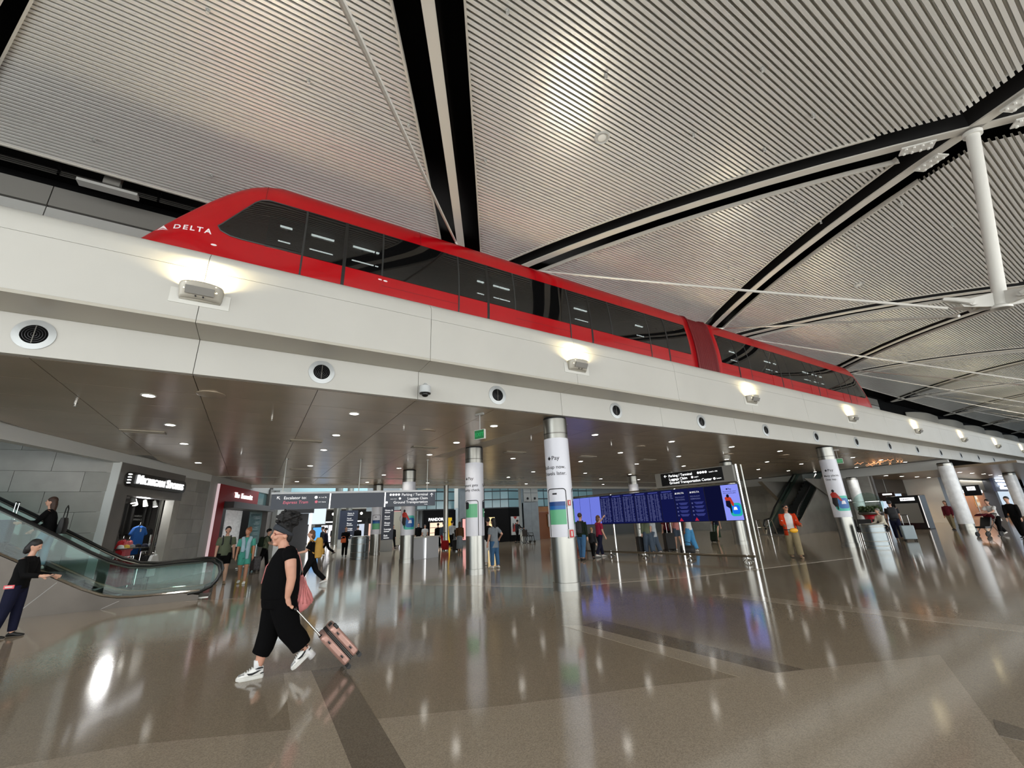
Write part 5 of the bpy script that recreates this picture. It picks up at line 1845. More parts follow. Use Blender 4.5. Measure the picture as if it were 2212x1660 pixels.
def arrow(parent, c, uu, nn, size, ang, m):
    ca, sa = math.cos(ang), math.sin(ang)

    def P(x, y):
        return c + uu * (x * ca - y * sa) * size + Vector((0, 0, (x * sa + y * ca) * size))
    MB().plate([P(-.9, -.12), (P(.9, -.12)), P(.9, .12), P(-.9, .12)], nn * .003).build('arrow_stem', m, parent, world=False)
    for sg_ in (1, -1):
        MB().plate([P(.9, 0), P(.2, .75 * sg_), P(.0, .6 * sg_), P(.62, 0)], nn * .0035).build('arrow_head', m, parent, world=False)


hs_text('Escalator to:', .42, .36, .15)
hs_text('Express Tram', .40, .20, .15, LETR, shear=.2)
dot(hs, u * 1.50 + F + Vector((0, 0, .41)), u, n, .055, LET)
dot(hs, u * 1.52 + F + Vector((0, 0, .25)), u, n, .05, LETR)
hs_text('A 1-A 78', 1.6, .38, .07)
hs_text('B C Gates', 1.6, .22, .06)
arrow(hs, u * .25 + F + Vector((0, 0, .41)), u, n, .08, math.radians(135), LET)
hs_text('Parking / Terminal', LS - .32, .40, .14, align='RIGHT')
hs_text('Luggage Claim', LS - .32, .25, .14, align='RIGHT')
hs_text('Ground Transportation', LS - .32, .11, .14, align='RIGHT')
hs_text('Center', LS - .32, .04, .05, align='RIGHT')
for q in range(4):
    dot(hs, u * (LS - 1.72 + .105 * q - .06) + F + Vector((0, 0, .45)), u, n, .046, LET)
dot(hs, u * (LS - 1.42) + F + Vector((0, 0, .30)), u, n, .046, LET)
dot(hs, u * (LS - 1.92) + F + Vector((0, 0, .16)), u, n, .046, LET)
hs_text('Lower level', LS - 1.55, .27, .05, align='RIGHT')
arrow(hs, u * (LS - .17) + F + Vector((0, 0, .42)), u, n, .08, PI / 2, LET)

# ================================================================ EXIT SIGNS
EXG = mat('exit_green', rgb(30, 110, 62), .4, emit=rgb(30, 130, 70), estr=.1)
for i, (x, y, rz, lab) in enumerate(((4.55, 9.0, -1.15, 'green EXIT sign hung from the ceiling beside the wrapped columns'), (23.4, 8.95, -.9, 'green EXIT sign hung from the ceiling beyond the cyclist column'))):
    t = thing('exit_sign', lab, 'exit sign', (x, y, ZC), rz)
    MB().box(-.12, -.03, -.05, .12, .03, 0).build('canopy', LGREY, t, world=False)
    MB().cyl((0, 0, -.05), (0, 0, -.42), .012, n=8).build('stem', LGREY, t, world=False)
    MB().box(-.16, -.03, -.66, .16, .03, -.42).build('case', WHITE, t, world=False, bevel=.006)
    MB().box(-.145, -.036, -.645, .145, -.03, -.435).build('green_face', EXG, t, world=False)
    text_on('lettering', 'EXIT', .13, mat('exit_letter', rgb(20, 150, 80), .4, emit=rgb(70, 230, 140), estr=.15), (-.125, -.037, -.585), (1, 0, 0), (0, 0, 1), t, .01)

# ================================================================ FLIGHT INFORMATION SCREENS
A, B = Vector((13.45, 16.75, 0)), Vector((14.52, 8.72, 0))
u = (B - A).normalized()
n = Vector((u.y, -u.x, 0))
LF = (B - A).length
fs_ = thing('flight_board', 'long row of flight information screens on steel poles', 'screens', tuple(A))
SCRN = glow('screen_navy', (.006, .008, .06, 1), 1.0)
SCRD = glow('screen_dark_navy', (.004, .005, .03, 1), 1.0)
SCRB = glow('screen_periwinkle', (.16, .20, .72, 1), 1.0)
SCRV = glow('screen_violet', (.26, .30, .92, 1), 1.0)
STX = glow('screen_text', (.32, .36, .85, 1), .30)
STX2 = glow('screen_text_dim', (.10, .12, .5, 1), .6)
SRD = glow('screen_mark_red', (.5, .02, .05, 1), .9)
MB().obox(u * LF / 2 + Vector((0, 0, 1.92)), u * LF / 2, n * -.07, (0, 0, .62)).build('housing', BLACKM, fs_, world=False)
N = 13
Wd = LF / N
for i in range(N):
    c = u * (Wd * (i + .5)) + n * .075 + Vector((0, 0, 1.92))
    m_ = SCRB if i < 3 else SCRV if i == N - 1 else SCRD if i == N - 2 else SCRN
    sc = MB().obox(c, u * (Wd / 2 - .012), n * .006, (0, 0, .60)).build('screen', m_, fs_, world=False)
    f0 = c + n * .008
    if 3 <= i <= 8:
        rows = 22 if i < 8 else 5
        mb = MB()
        rnd = random.Random(i)
        for r in range(rows):
            z = .47 - r * .047
            x = -Wd / 2 + .05
            for w in (.10, .16, .07, .12):
                ww = w * rnd.uniform(.6, 1.0)
                mb.obox(f0 + u * (x + ww / 2) + Vector((0, 0, z)), u * ww / 2, n * .001, (0, 0, .011))
                x += w + .025
        o = mb.build('flight_lines', STX, sc, world=False)
        tag(o, kind='stuff')
        MB().obox(f0 + Vector((0, 0, .545)), u * .22, n * .001, (0, 0, .018)).build('heading_line', STX2, sc, world=False)
for i in (9, 10):
    c = u * (Wd * (i + .5)) + n * .084 + Vector((0, 0, 1.92))
    text_on('lettering', 'DELTA', .085, LET, c - u * .17 + Vector((0, 0, .42)), u, (0, 0, 1), fs_, .01, depth=.002, spacing=1.2)
    MB().plate([c - u * .26 + Vector((0, 0, .42)), c - u * .19 + Vector((0, 0, .42)), c - u * .225 + Vector((0, 0, .49))], n * .002).build('triangle_mark', LET, fs_, world=False)
    text_on('lettering', 'PRE-FLIGHT', .075, STX, c - u * .26 + Vector((0, 0, .27)), u, (0, 0, 1), fs_, .008, depth=.002)
    text_on('lettering', 'REMINDERS', .075, STX, c - u * .26 + Vector((0, 0, .18)), u, (0, 0, 1), fs_, .008, depth=.002)
    for r in range(4):
        z = .05 - r * .14
        dot(fs_, c - u * .22 + Vector((0, 0, z)), u, n, .03, STX)
        for q in range(3):
            MB().obox(c + u * .04 + Vector((0, 0, z + .03 - q * .03)), u * (.19 - .03 * q), n * .001, (0, 0, .008)).build('text_line', STX2, fs_, world=False)
    MB().plate([c - u * .22 + Vector((0, 0, -.58)), c - u * .06 + Vector((0, 0, -.58)), c - u * .14 + Vector((0, 0, -.46))], n * .002).build('red_mark', SRD, fs_, world=False)
# advert on the last screen
c = u * (Wd * (N - .5)) + n * .084 + Vector((0, 0, 1.92))
GT, GB, GR, GK = glow('ad_teal', (.02, .45, .38, 1), 1), glow('ad_blue', (.01, .16, .85, 1), 1), glow('ad_red', (.5, .04, .02, 1), 1), glow('ad_black', (.006, .006, .02, 1), 1)


def ad(name, pts, m, k):
    MB().plate([c + u * x + n * (.002 * k) + Vector((0, 0, z)) for x, z in pts], n * .002).build(name, m, fs_, world=False)


ad('print_square', [(.10 + x, -.25 + y) for x, y in rrect(.40, .44, .1, 4)], GT, 1)
ad('print_square', [(.11 + x, -.25 + y) for x, y in rrect(.27, .30, .08, 4)], GB, 2)
ad('print_card', [(.02, -.26), (.16, -.26), (.13, -.16), (.05, -.16)], LET, 3)
ad('figure_torso', [(-.20, .06), (-.22, .16), (-.12, .22), (0, .16), (.07, -.04), (.05, -.14), (.0, -.12), (-.05, .02), (-.08, .04)], GR, 4)
ad('figure_head', [(-.10 + .05 * math.cos(i * PI / 6), .22 + .06 * math.sin(i * PI / 6)) for i in range(12)], GK, 5)
ad('figure_legs', [(-.21, -.12), (-.20, .06), (-.06, .06), (-.04, -.08), (-.10, -.2)], GK, 5)
ad('figure_wheel', [(-.06 + .035 * math.cos(i * PI / 6), -.16 + .22 * math.sin(i * PI / 6)) for i in range(12)], GK, 6)
text_on('lettering', 'Pay', .085, GK, c - u * .05 + Vector((0, 0, .43)), u, (0, 0, 1), fs_, .01, depth=.003)
ad('logo_mark', [(-.09 + .028 * math.cos(i * PI / 6), .457 + .028 * math.sin(i * PI / 6)) for i in range(12)], GK, 2)
text_on('lettering', 'Pay around the corner.', .05, GK, c - u * .24 + Vector((0, 0, .36)), u, (0, 0, 1), fs_, .006, depth=.003)
text_on('lettering', 'And around the globe.', .05, GK, c - u * .24 + Vector((0, 0, .30)), u, (0, 0, 1), fs_, .006, depth=.003)
# poles and top rail
for s in (2.35, 5.55, LF - .02):
    MB().cyl(u * s - n * .12, u * s - n * .12 + Vector((0, 0, 3.22 if s > 5 else 2.6)), .045, n=16).build('pole', CHROME, fs_, world=False, smooth=True)
MB().cyl(u * (LF + .1) - n * .25, u * (LF + .1) - n * .25 + Vector((0, 0, 3.2)), .03, n=12).build('pole', STEEL, fs_, world=False, smooth=True)
MB().tube([u * 0 + Vector((0, 0, 2.60)), u * LF + Vector((0, 0, 2.60))], .03, 8).build('top_rail', CHROME, fs_, world=False)
# direction sign above the screens
ds = thing('direction_sign', 'black direction sign to parking and luggage claim above the flight screens', 'sign', tuple(A + u * 4.9 + Vector((0, 0, 2.63))))
D0 = LF - 4.95
MB().obox(u * D0 / 2 + Vector((0, 0, .28)), u * D0 / 2, n * .08, (0, 0, .29)).build('case', GREYM, ds, world=False, bevel=.01)
MB().obox(u * (D0 / 2 - .05) + n * .082 + Vector((0, 0, .30)), u * (D0 / 2 - .32), n * .004, (0, 0, .24)).build('black_face', BLACKG, ds, world=False)
F2 = n * .088
for q, (tx_, z) in enumerate((('Parking / Terminal', .38), ('Luggage Claim', .245), ('Ground Transportation Center', .11))):
    text_on('lettering', tx_, .135, SIGNW, u * .62 + F2 + Vector((0, 0, z)), u, (0, 0, 1), ds, .006, depth=.003)
for q in range(4):
    dot(ds, u * (1.86 + q * .1) + F2 + Vector((0, 0, .425)), u, n, .043, SIGNW)
dot(ds, u * 1.60 + F2 + Vector((0, 0, .29)), u, n, .043, SIGNW)
dot(ds, u * 2.44 + F2 + Vector((0, 0, .155)), u, n, .043, SIGNW)
text_on('lettering', 'Level 5 - 7/N', .06, SIGNW, u * 2.28 + F2 + Vector((0, 0, .39)), u, (0, 0, 1), ds, .008, depth=.003)
text_on('lettering', 'Level 1', .06, SIGNW, u * 1.68 + F2 + Vector((0, 0, .265)), u, (0, 0, 1), ds, .008, depth=.003)
text_on('lettering', 'Level 4', .06, SIGNW, u * 2.52 + F2 + Vector((0, 0, .13)), u, (0, 0, 1), ds, .008, depth=.003)
arrow(ds, u * .48 + F2 + Vector((0, 0, .43)), u, n, .07, PI, SIGNW)
# low rail in front of the screens
lr = thing('floor_rail', 'low steel floor rail on star feet in front of the flight screens', 'rail', tuple(A + n * .45))
MB().tube([u * -1.2 + Vector((0, 0, .20)), u * (LF + .25) + Vector((0, 0, .20))], .04, 8).build('rail', mat('rail_bronze', rgb(112, 104, 90), .3, .8), lr, world=False)
for s in (.4, 2.5, 4.2, 6.1, LF):
    MB().cyl(u * s, u * s + Vector((0, 0, .24)), .035, n=12).build('post', CHROME, lr, world=False)
    for k in range(5):
        q = k * 2 * PI / 5 + .3
        d = Vector((math.cos(q), math.sin(q), 0))
        MB().tube([u * s + Vector((0, 0, .12)), u * s + d * .16 + Vector((0, 0, .015))], [.025, .018], 6).build('foot', CHROME, lr, world=False)

# ================================================================ BINS, DESK, DIRECTORY
BINM = mat('bin_steel', rgb(130, 138, 140), .3, 1.0)


def bin_(label, x, y, r, h):
    t = thing('litter_bin', label, 'bin', (x, y, 0))
    MB().lathe([(r * .97, 0), (r * .97, h)], n=32).build('body', BINM, t, world=False, smooth=True)
    for z in (.08, h * .3, h * .68, h - .06):
        MB().lathe([(r * .98, z - .02), (r * 1.02, z - .012), (r * 1.02, z + .012), (r * .98, z + .02)], n=32, cap=False).build('band', STEEL, t, world=False, smooth=True)
    MB().lathe([(r * 1.0, h), (r * .96, h + .05), (r * .55, h + .06), (r * .5, h + .0)], n=32, cap=False).build('lid', STEEL, t, world=False, smooth=True)
    MB().lathe([(r * .5, h - .0), (r * .5, h + .004)], n=24).build('opening', DARK, t, world=False)
    return t


bin_('round ribbed steel litter bin beside the gumball machine', 21.55, 7.75, .40, .86)
bin_('dark round steel litter bin beside the far striped column', 5.35, 25.6, .50, 1.12)
t = thing('reception_desk', 'white reception desk behind the cyclist column', 'desk', (7.7, 21.5, 0))
MB().plate([(6.85, 21.15, 0), (8.62, 22.1, 0), (8.62, 22.1, 1.0), (6.85, 21.15, 1.0)], (-.35, .65, 0)).build('front', mat('desk_white', rgb(196, 200, 204), .35), t)
MB().plate([(6.8, 21.1, 1.0), (8.68, 22.1, 1.0), (8.3, 22.8, 1.0), (6.42, 21.8, 1.0)], (0, 0, .05)).build('counter_top', WHITE, t)
MB().plate([(7.68, 21.56, .02), (7.74, 21.59, .02), (7.74, 21.59, .98), (7.68, 21.56, .98)], (.01, -.02, 0)).build('light_strip', SIGNW, t)
# directory pylons
for i, (x, y, h, w, lab) in enumerate(((8.15, 30.9, 2.95, .62, 'tall navy directory pylon beside the striped column'), (7.35, 40.0, 3.1, .85, 'smaller-looking navy directory sign further down the far hall'))):
    t = thing('directory_pylon', lab, 'directory', (x, y, 0))
    MB().box(-w, -.12, .75, w * .75, .12, h).build('panel', mat('directory_navy', rgb(30, 38, 58), .4), t, world=False)
    MB().box(-w, -.1, 0, w * .75, .1, .75).build('plinth', LGREY, t, world=False)
    for r in range(5):
        z = h - .3 - r * .42
        text_on('lettering', ('Gates A', 'Food', 'Shops', 'Lounge', 'Exit')[r], .17, LET, (-w * .3, -.125, z), (1, 0, 0), (0, 0, 1), t, .012)
        MB().box(-w * .3, -.126, z - .12, w * .3, -.121, z - .08).build('text_line', LET, t, world=False)

# ================================================================ GUMBALL MACHINE, KIOSK, BENCH
t = thing('gumball_machine', 'giant gumball machine with glass globe on a red stand', 'gumball machine', (34.6, 12.3, 0))
REDG = mat('gumball_red', rgb(190, 10, 36), .3)
MB().lathe([(.5, 0), (.5, .1), (.36, .2), (.40, .95), (.5, 1.05)], n=28).build('stand', REDG, t, world=False, smooth=True)
MB().lathe([(.62, 1.05), (.66, 1.12), (.66, 1.2), (.6, 1.25)], n=32).build('collar', STEELD, t, world=False, smooth=True)
MB().ell((0, 0, 1.72), .78, .78, .72, 28, 16).build('globe', GLASS, t, world=False, smooth=True)
mb = MB()
rg = random.Random(3)
for i in range(160):
    a_, r_ = rg.uniform(0, 2 * PI), .62 * math.sqrt(rg.random())
    mb.ell((r_ * math.cos(a_), r_ * math.sin(a_), 1.26 + rg.random() * .30), .06, .06, .06, 6, 4)
o = mb.build('gumballs', mat('gumball_green', rgb(74, 84, 52), .4, noise=(9, .6)), t, world=False)
tag(o, kind='stuff')
MB().lathe([(.70, 1.84), (.79, 1.845), (.79, 1.87), (.70, 1.875)], n=32, cap=False).build('globe_band', CHROME, t, world=False)
t = thing('vending_kiosk', 'tall black vending kiosk with lit header beside the man in a cap', 'kiosk', (38.2, 11.4, 0))
MB().box(-.5, -.9, 0, .5, .9, 2.15).build('body', BLACKG, t, world=False, bevel=.02)
MB().box(-.53, -.6, 1.82, -.5, .15, 2.02).build('lit_header', SIGNW, t, world=False)
text_on('lettering', 'NEWS', .16, BLACKG, (-.535, .1, 1.86), (0, -1, 0), (0, 0, 1), t, .02)
MB().box(-.52, -.7, .4, -.5, .5, 1.65).build('product_window', GREYM, t, world=False)
MB().box(-.54, -.88, .1, -.5, -.84, 2.1).build('light_edge', glow('edge_white', (1, .95, .9, 1), 1.0), t, world=False)
t = thing('hanging_menu', 'dark hanging menu board with two white labels behind the gumball machine', 'sign', (43.0, 14.3, 2.3))
MB().box(-.05, -.9, -.4, .05, .9, .25).build('board', mat('menu_brown', rgb(56, 40, 36), .5), t, world=False)
for y in (.55, -.45):
    MB().box(-.06, y - .3, .05, -.05, y + .3, .16).build('label_bar', SIGNW, t, world=False)
    MB().cyl((0, y, .25), (0, y, 1.36), .015, n=6).build('rod', STEEL, t, world=False)
# row of dark seats under the FIDS side of the gumball machine
BEN = mat('seat_black', rgb(20, 20, 22), .5)
for i in range(3):
    x, y = 25.6 + .0 * i, 8.9 + .62 * i
    t = thing('lounge_seat', ('black lounge seat with steel legs beside the grey bin', 'black lounge seat under the person in a pale jacket', 'black lounge seat furthest from the grey bin')[i], 'seat', (x, y, 0), .2)
    MB().box(-.3, -.28, .40, .3, .28, .48).build('seat', BEN, t, world=False, bevel=.02)
    MB().obox((.32, 0, .72), (.06, 0, .26), (0, .28, 0), (.03, 0, 0)).build('backrest', BEN, t, world=False, bevel=.02)
    for sx in (-.24, .24):
        for sy in (-.22, .22):
            MB().cyl((sx, sy, 0), (sx, sy, .4), .016, n=8).build('leg', CHROME, t, world=False)
    for sy in (-.3, .3):
        MB().tube([(.26, sy, .48), (.2, sy, .66), (-.24, sy, .66), (-.26, sy, .44)], .016, 6).build('armrest', BEN, t, world=False)
# branch-like copper ceiling lamp at the right
t = thing('copper_lamp', 'glowing copper branch lamp under the ceiling beyond the exit sign', 'lamp', (33.0, 10.4, ZC))
COP = glow('copper_glow', (1, .46, .2, 1), 1.5)
rg = random.Random(11)
for i in range(14):
    x0, y0 = rg.uniform(-1.4, 1.4), rg.uniform(-.9, .9)
    MB().tube([(x0 + .1 * k * (1 if i % 2 else -1) + .09 * (-1) ** k, y0 + .05 * k, -.04 - .06 * (k % 3)) for k in range(6)], .010, 5).build('branch', COP, t, world=False)

# ================================================================ PEOPLE
SKINS = {'light': mat('skin_light', rgb(206, 160, 136), .5, noise=(8, .05)), 'tan': mat('skin_tan', rgb(176, 124, 96), .5, noise=(8, .05)), 'brown': mat('skin_brown', rgb(110, 72, 54), .5, noise=(8, .05))}
HAIR = {k: mat('hair_' + k, rgb(*c), .6, noise=(30, .3)) for k, c in dict(black=(14, 12, 12), brown=(58, 38, 26), auburn=(98, 62, 38), blond=(160, 124, 78), ginger=(140, 84, 50), grey=(120, 116, 110)).items()}
CM = {k: mat('wear_' + k, rgb(*c), .9, spec=.15, noise=(5, .10)) for k, c in dict(
    black=(11, 11, 12), navy=(26, 28, 48), charcoal=(44, 45, 48), grey=(126, 134, 140), lightgrey=(176, 182, 186), white=(214, 214, 212), olive=(98, 106, 86), teal=(78, 158, 142), sky=(158, 184, 196),
    denim=(64, 100, 136), paledenim=(112, 146, 164), bluejeans=(76, 140, 186), khaki=(136, 124, 96), orange=(190, 58, 24), pink=(196, 132, 130), rose=(150, 40, 66), maroon=(92, 30, 40), green=(52, 74, 56), darkgreen=(30, 40, 30), brown=(92, 66, 44), slate=(72, 84, 98), cream=(206, 200, 182), red=(150, 30, 34)).items()}
SHOE = {'white': mat('shoe_white', rgb(216, 216, 212), .5), 'black': mat('shoe_black', rgb(18, 18, 18), .5), 'tan': mat('shoe_tan', rgb(150, 126, 100), .6)}
EYE = mat('eye_dark', rgb(24, 18, 16), .3)
LIP = mat('lip', rgb(150, 84, 76), .5)


def rot(v, yaw):
    c, s = math.cos(yaw), math.sin(yaw)
    return Vector((v.x * c - v.y * s, v.x * s + v.y * c, v.z))


def limb(mb, pts, rs, n=10):
    """rounded limb through the points"""
    P = [Vector(p) for p in pts]
    d0 = (P[0] - P[1]).normalized()
    d1 = (P[-1] - P[-2]).normalized()
    P = [P[0] + d0 * rs[0] * .7] + P + [P[-1] + d1 * rs[-1] * .7]
    R = [rs[0] * .55] + list(rs) + [rs[-1] * .55]
    mb.tube(P, R, n)


def rings_z(mb, rows, n=18):
    """rows: (centre, rx, ry)"""
    mb.loft([[Vector(c) + Vector((rx * math.cos(2 * PI * k / n), ry * math.sin(2 * PI * k / n), 0)) for k in range(n)] for c, rx, ry in rows])


def person(label, x, y, rz, H=1.70, z0=0.0, skin='light', hair=('brown', 'short'), top=('black', 'short'), bottom=('black', 'long'), shoes='white', lt=8, lk=4, rt=-8, rk=8,
           la=(0, 10, 6), ra=(0, 10, 6), lean=2, hy=0, hp=0, bw=1.0, vox=.014, group=None, hat=None, jacket=None, seated=False):
    """facing local +X. lt/rt thigh angle, lk/rk knee flexion, la/ra = (swing, elbow flexion, outward) in degrees"""
    t = thing('person', label, 'person', (x, y, z0), rz, group)
    rd = math.radians
    hipz = .515 * H
    J = {}
    for sd, th, kn, sg in (('L', lt, lk, 1), ('R', rt, rk, -1)):
        hip = Vector((0, sg * .052 * H * bw, hipz))
        a_ = rd(th)
        knee = hip + Vector((math.sin(a_), sg * .008, -math.cos(a_))) * .245 * H
        b_ = rd(th - kn)
        ank = knee + Vector((math.sin(b_), 0, -math.cos(b_))) * .235 * H
        J[sd] = (hip, knee, ank, b_)
    low = min(J['L'][2].z, J['R'][2].z) - .042 * H
    dzv = Vector((0, 0, -low))
    for sd in 'LR':
        h_, k_, a_, b_ = J[sd]
        J[sd] = (h_ + dzv, k_ + dzv, a_ + dzv, b_)
    pel = Vector((0, 0, hipz)) + dzv
    ax = Vector((math.sin(rd(lean)), 0, math.cos(rd(lean))))
    sh = pel + ax * .300 * H
    nk = pel + ax * .325 * H
    headc = nk + ax * .040 * H + Vector((.012 * H, 0, .075 * H))
    body = MB()
    B = bw
    # torso
    rings_z(body, [(pel + ax * -.05 * H, .058 * H * B, .085 * H * B), (pel, .066 * H * B, .095 * H * B), (pel + ax * .09 * H, .058 * H * B, .080 * H * B), (pel + ax * .19 * H, .066 * H * B, .092 * H * B), (pel + ax * .27 * H, .056 * H * B, .104 * H * B), (pel + ax * .31 * H, .036 * H * B, .07 * H * B), (pel + ax * .33 * H, .028 * H, .036 * H)])
    limb(body, [nk - ax * .02 * H, nk + ax * .05 * H + Vector((.008 * H, 0, 0))], [.034 * H, .030 * H])
    # head with jaw, nose, ears
    yw = rd(hy)
    pt = Matrix.Rotation(yw, 3, 'Z') @ Matrix.Rotation(rd(hp), 3, 'Y')

    def hd(v):
        return headc + pt @ (Vector(v) * H)
    body.ell(headc, .056 * H, .045 * H, .062 * H, 16, 12, pt)
    body.ell(hd((.018, 0, -.032)), .036 * H, .034 * H, .036 * H, 12, 8, pt)
    body.ell(hd((.058, 0, -.010)), .012 * H, .009 * H, .014 * H, 8, 6, pt)
    for sg in (1, -1):
        body.ell(hd((-.004, sg * .046, -.006)), .012 * H, .006 * H, .016 * H, 8, 6, pt)
    # arms and hands
    H_ = {}
    for sd, sg, (sw, el, ab) in (('L', 1, la), ('R', -1, ra)):
        s0 = sh + Vector((0, sg * .108 * H * (0.5 + .5 * B), -.012 * H))
        a_, o_ = rd(sw), rd(ab)
        d = Vector((math.sin(a_) * math.cos(o_), sg * math.sin(o_), -math.cos(a_) * math.cos(o_)))
        elb = s0 + d * .172 * H
        f_ = rd(sw + el)
        d2 = Vector((math.sin(f_) * math.cos(o_ * .5), sg * math.sin(o_ * .35), -math.cos(f_) * math.cos(o_ * .5)))
        wr = elb + d2 * .148 * H
        limb(body, [s0, elb, wr], [.033 * H * (.6 + .4 * B), .026 * H * (.6 + .4 * B), .017 * H])
        hc = wr + d2 * .035 * H
        side = Vector((0, 1, 0)).cross(d2).normalized()
        body.tube([wr, wr + d2 * .02 * H, wr + d2 * .055 * H], [.015 * H, .021 * H, .019 * H], 8)
        for q in range(4):
            o1 = wr + d2 * .05 * H + side * (.012 * H * (q - 1.5) * .85)
            L1 = (.036, .043, .040, .032)[q] * H
            cd = (d2 * .85 + Vector((0, -sg * .5, 0))).normalized()
            body.tube([o1, o1 + d2 * L1 * .5, o1 + d2 * L1 * .5 + cd * L1 * .6], [.0058 * H, .0054 * H, .004 * H], 6)
        body.tube([wr + d2 * .02 * H + side * .012 * H, wr + d2 * .04 * H + side * .03 * H, wr + d2 * .062 * H + side * .034 * H], [.008 * H, .0065 * H, .005 * H], 6)
        H_[sd] = (s0, elb, wr, d2)
    # legs
    for sd in 'LR':
        h_, k_, a_, b_ = J[sd]
        limb(body, [h_, h_ + (k_ - h_) * .5, k_, k_ + (a_ - k_) * .35, a_], [.056 * H * B, .05 * H * B, .034 * H * (.5 + .5 * B), .036 * H * (.5 + .5 * B), .021 * H])
    o = body.build('body', SKINS[skin], t, world=False)
    fuse(o, vox, 2)
    # shoes
    for sd in 'LR':
        h_, k_, a_, b_ = J[sd]
        lift = max(0.0, a_.z - .055 * H)
        pitch = -min(rd(55), lift * 3.2) if b_ < -.05 else 0.0
        M = Matrix.Rotation(-pitch, 3, 'Y')
        mb = MB()
        sole = a_ + Vector((0, 0, -.034 * H))
        rows = []
        for fx, hh, ww in ((-.035, .030, .018), (-.02, .045, .022), (.02, .050, .024), (.05, .034, .026), (.085, .026, .028), (.108, .018, .020)):
            ring = []
            for k in range(12):
                q = 2 * PI * k / 12
                yy_ = ww * H * math.cos(q)
                zz = hh * H * .5 + hh * H * .5 * math.sin(q)
                ring.append(a_ + M @ Vector((fx * H, yy_, zz - .040 * H)))
            rows.append(ring)
        mb.loft(rows)
        s_ = mb.build('shoe', SHOE[shoes], t, world=False, smooth='all')
    # trousers
    kind = bottom[1]
    bm_ = CM[bottom[0]]
    g = .010
    mb = MB()
    if kind == 'skirt':
        k0 = (J['L'][1] + J['R'][1]) / 2
        a0 = (J['L'][2] + J['R'][2]) / 2
        rings_z(mb, [(pel + ax * .09 * H, .062 * H * B, .085 * H * B), (pel, .08 * H * B, .105 * H * B), (k0, .12 * H, .11 * H), (k0 * .35 + a0 * .65, .15 * H, .12 * H)])
        o = mb.build('skirt', bm_, t, world=False, smooth='all')
    else:
        rings_z(mb, [(pel + ax * -.055 * H, .062 * H * B, .092 * H * B), (pel, .072 * H * B, .102 * H * B), (pel + ax * .085 * H, .064 * H * B, .086 * H * B)])
        wide = 1.0 + (.35 if kind == 'wide' else 0)
        for sd in 'LR':
            h_, k_, a_, b_ = J[sd]
            if kind == 'shorts':
                e = h_ + (k_ - h_) * .72
                mb.tube([h_ + Vector((0, 0, .02 * H)), h_ + (k_ - h_) * .35, e], [.064 * H * B, .062 * H * B, .058 * H * B], 14)
            else:
                e = k_ + (a_ - k_) * (.94 if kind != 'crop' else .72)
                mb.tube([h_ + Vector((0, 0, .02 * H)), h_ + (k_ - h_) * .5, k_, k_ + (a_ - k_) * .5, e], [.062 * H * B, .057 * H * B * wide ** .5, .046 * H * (.5 + .5 * B) * wide, .044 * H * wide, .038 * H * wide ** 1.4], 14)
        o = mb.build('shorts' if kind == 'shorts' else 'trousers', bm_, t, world=False)
        fuse(o, vox, 2)
    # top
    if top:
        mb = MB()
        hem = -.02 if top[1] != 'longtop' else -.11
        rings_z(mb, [(pel + ax * hem * H, .074 * H * B, .106 * H * B), (pel + ax * .05 * H, .072 * H * B, .098 * H * B), (pel + ax * .12 * H, .07 * H * B, .092 * H * B), (pel + ax * .20 * H, .076 * H * B, .102 * H * B), (pel + ax * .27 * H, .066 * H * B, .112 * H * B), (pel + ax * .312 * H, .044 * H * B, .08 * H * B), (pel + ax * .330 * H, .040 * H, .046 * H)])
        for sd in 'LR':
            s0, elb, wr, d2 = H_[sd]
            fb = .6 + .4 * B
            if top[1] in ('short', 'longtop'):
                mb.tube([s0 + (s0 - elb) * .1, s0 + (elb - s0) * .3, s0 + (elb - s0) * .72], [.036 * H * fb, .042 * H * fb, .040 * H * fb], 12)
            elif top[1] == 'long':
                mb.tube([s0 + (s0 - elb) * .1, s0 + (elb - s0) * .4, elb, elb + (wr - elb) * .93], [.036 * H * fb, .040 * H * fb, .034 * H * fb, .025 * H], 12)
        o = mb.build('shirt', CM[top[0]], t, world=False)
        fuse(o, vox, 2)
    if jacket:
        mb = MB()
        n_ = 14
        rows = []
        for f_, rx, ry in ((-.09, .088, .118), (.02, .084, .114), (.12, .082, .108), (.22, .084, .114), (.29, .066, .108), (.325, .046, .07)):
            c_ = pel + ax * f_ * H
            rows.append([c_ + Vector((rx * H * B * math.cos(q), ry * H * B * math.sin(q), 0)) for q in [rd(38) + (2 * PI - rd(76)) * k / n_ for k in range(n_ + 1)]])
        mb.loft(rows, cap=False, closed=False)
        o = mb.build('jacket', CM[jacket], t, world=False, smooth='all')
        sd_ = o.modifiers.new('solid', 'SOLIDIFY')
        sd_.thickness = .018
        for sd in 'LR':
            s0, elb, wr, d2 = H_[sd]
            MB().tube([s0 + (s0 - elb) * .12, s0 + (elb - s0) * .4, elb, elb + (wr - elb) * .95], [.044 * H, .048 * H, .042 * H, .032 * H], 12).build('sleeve', CM[jacket], t, world=False, smooth='all')
    # hair
    hc, hs_ = hair
    mb = MB()
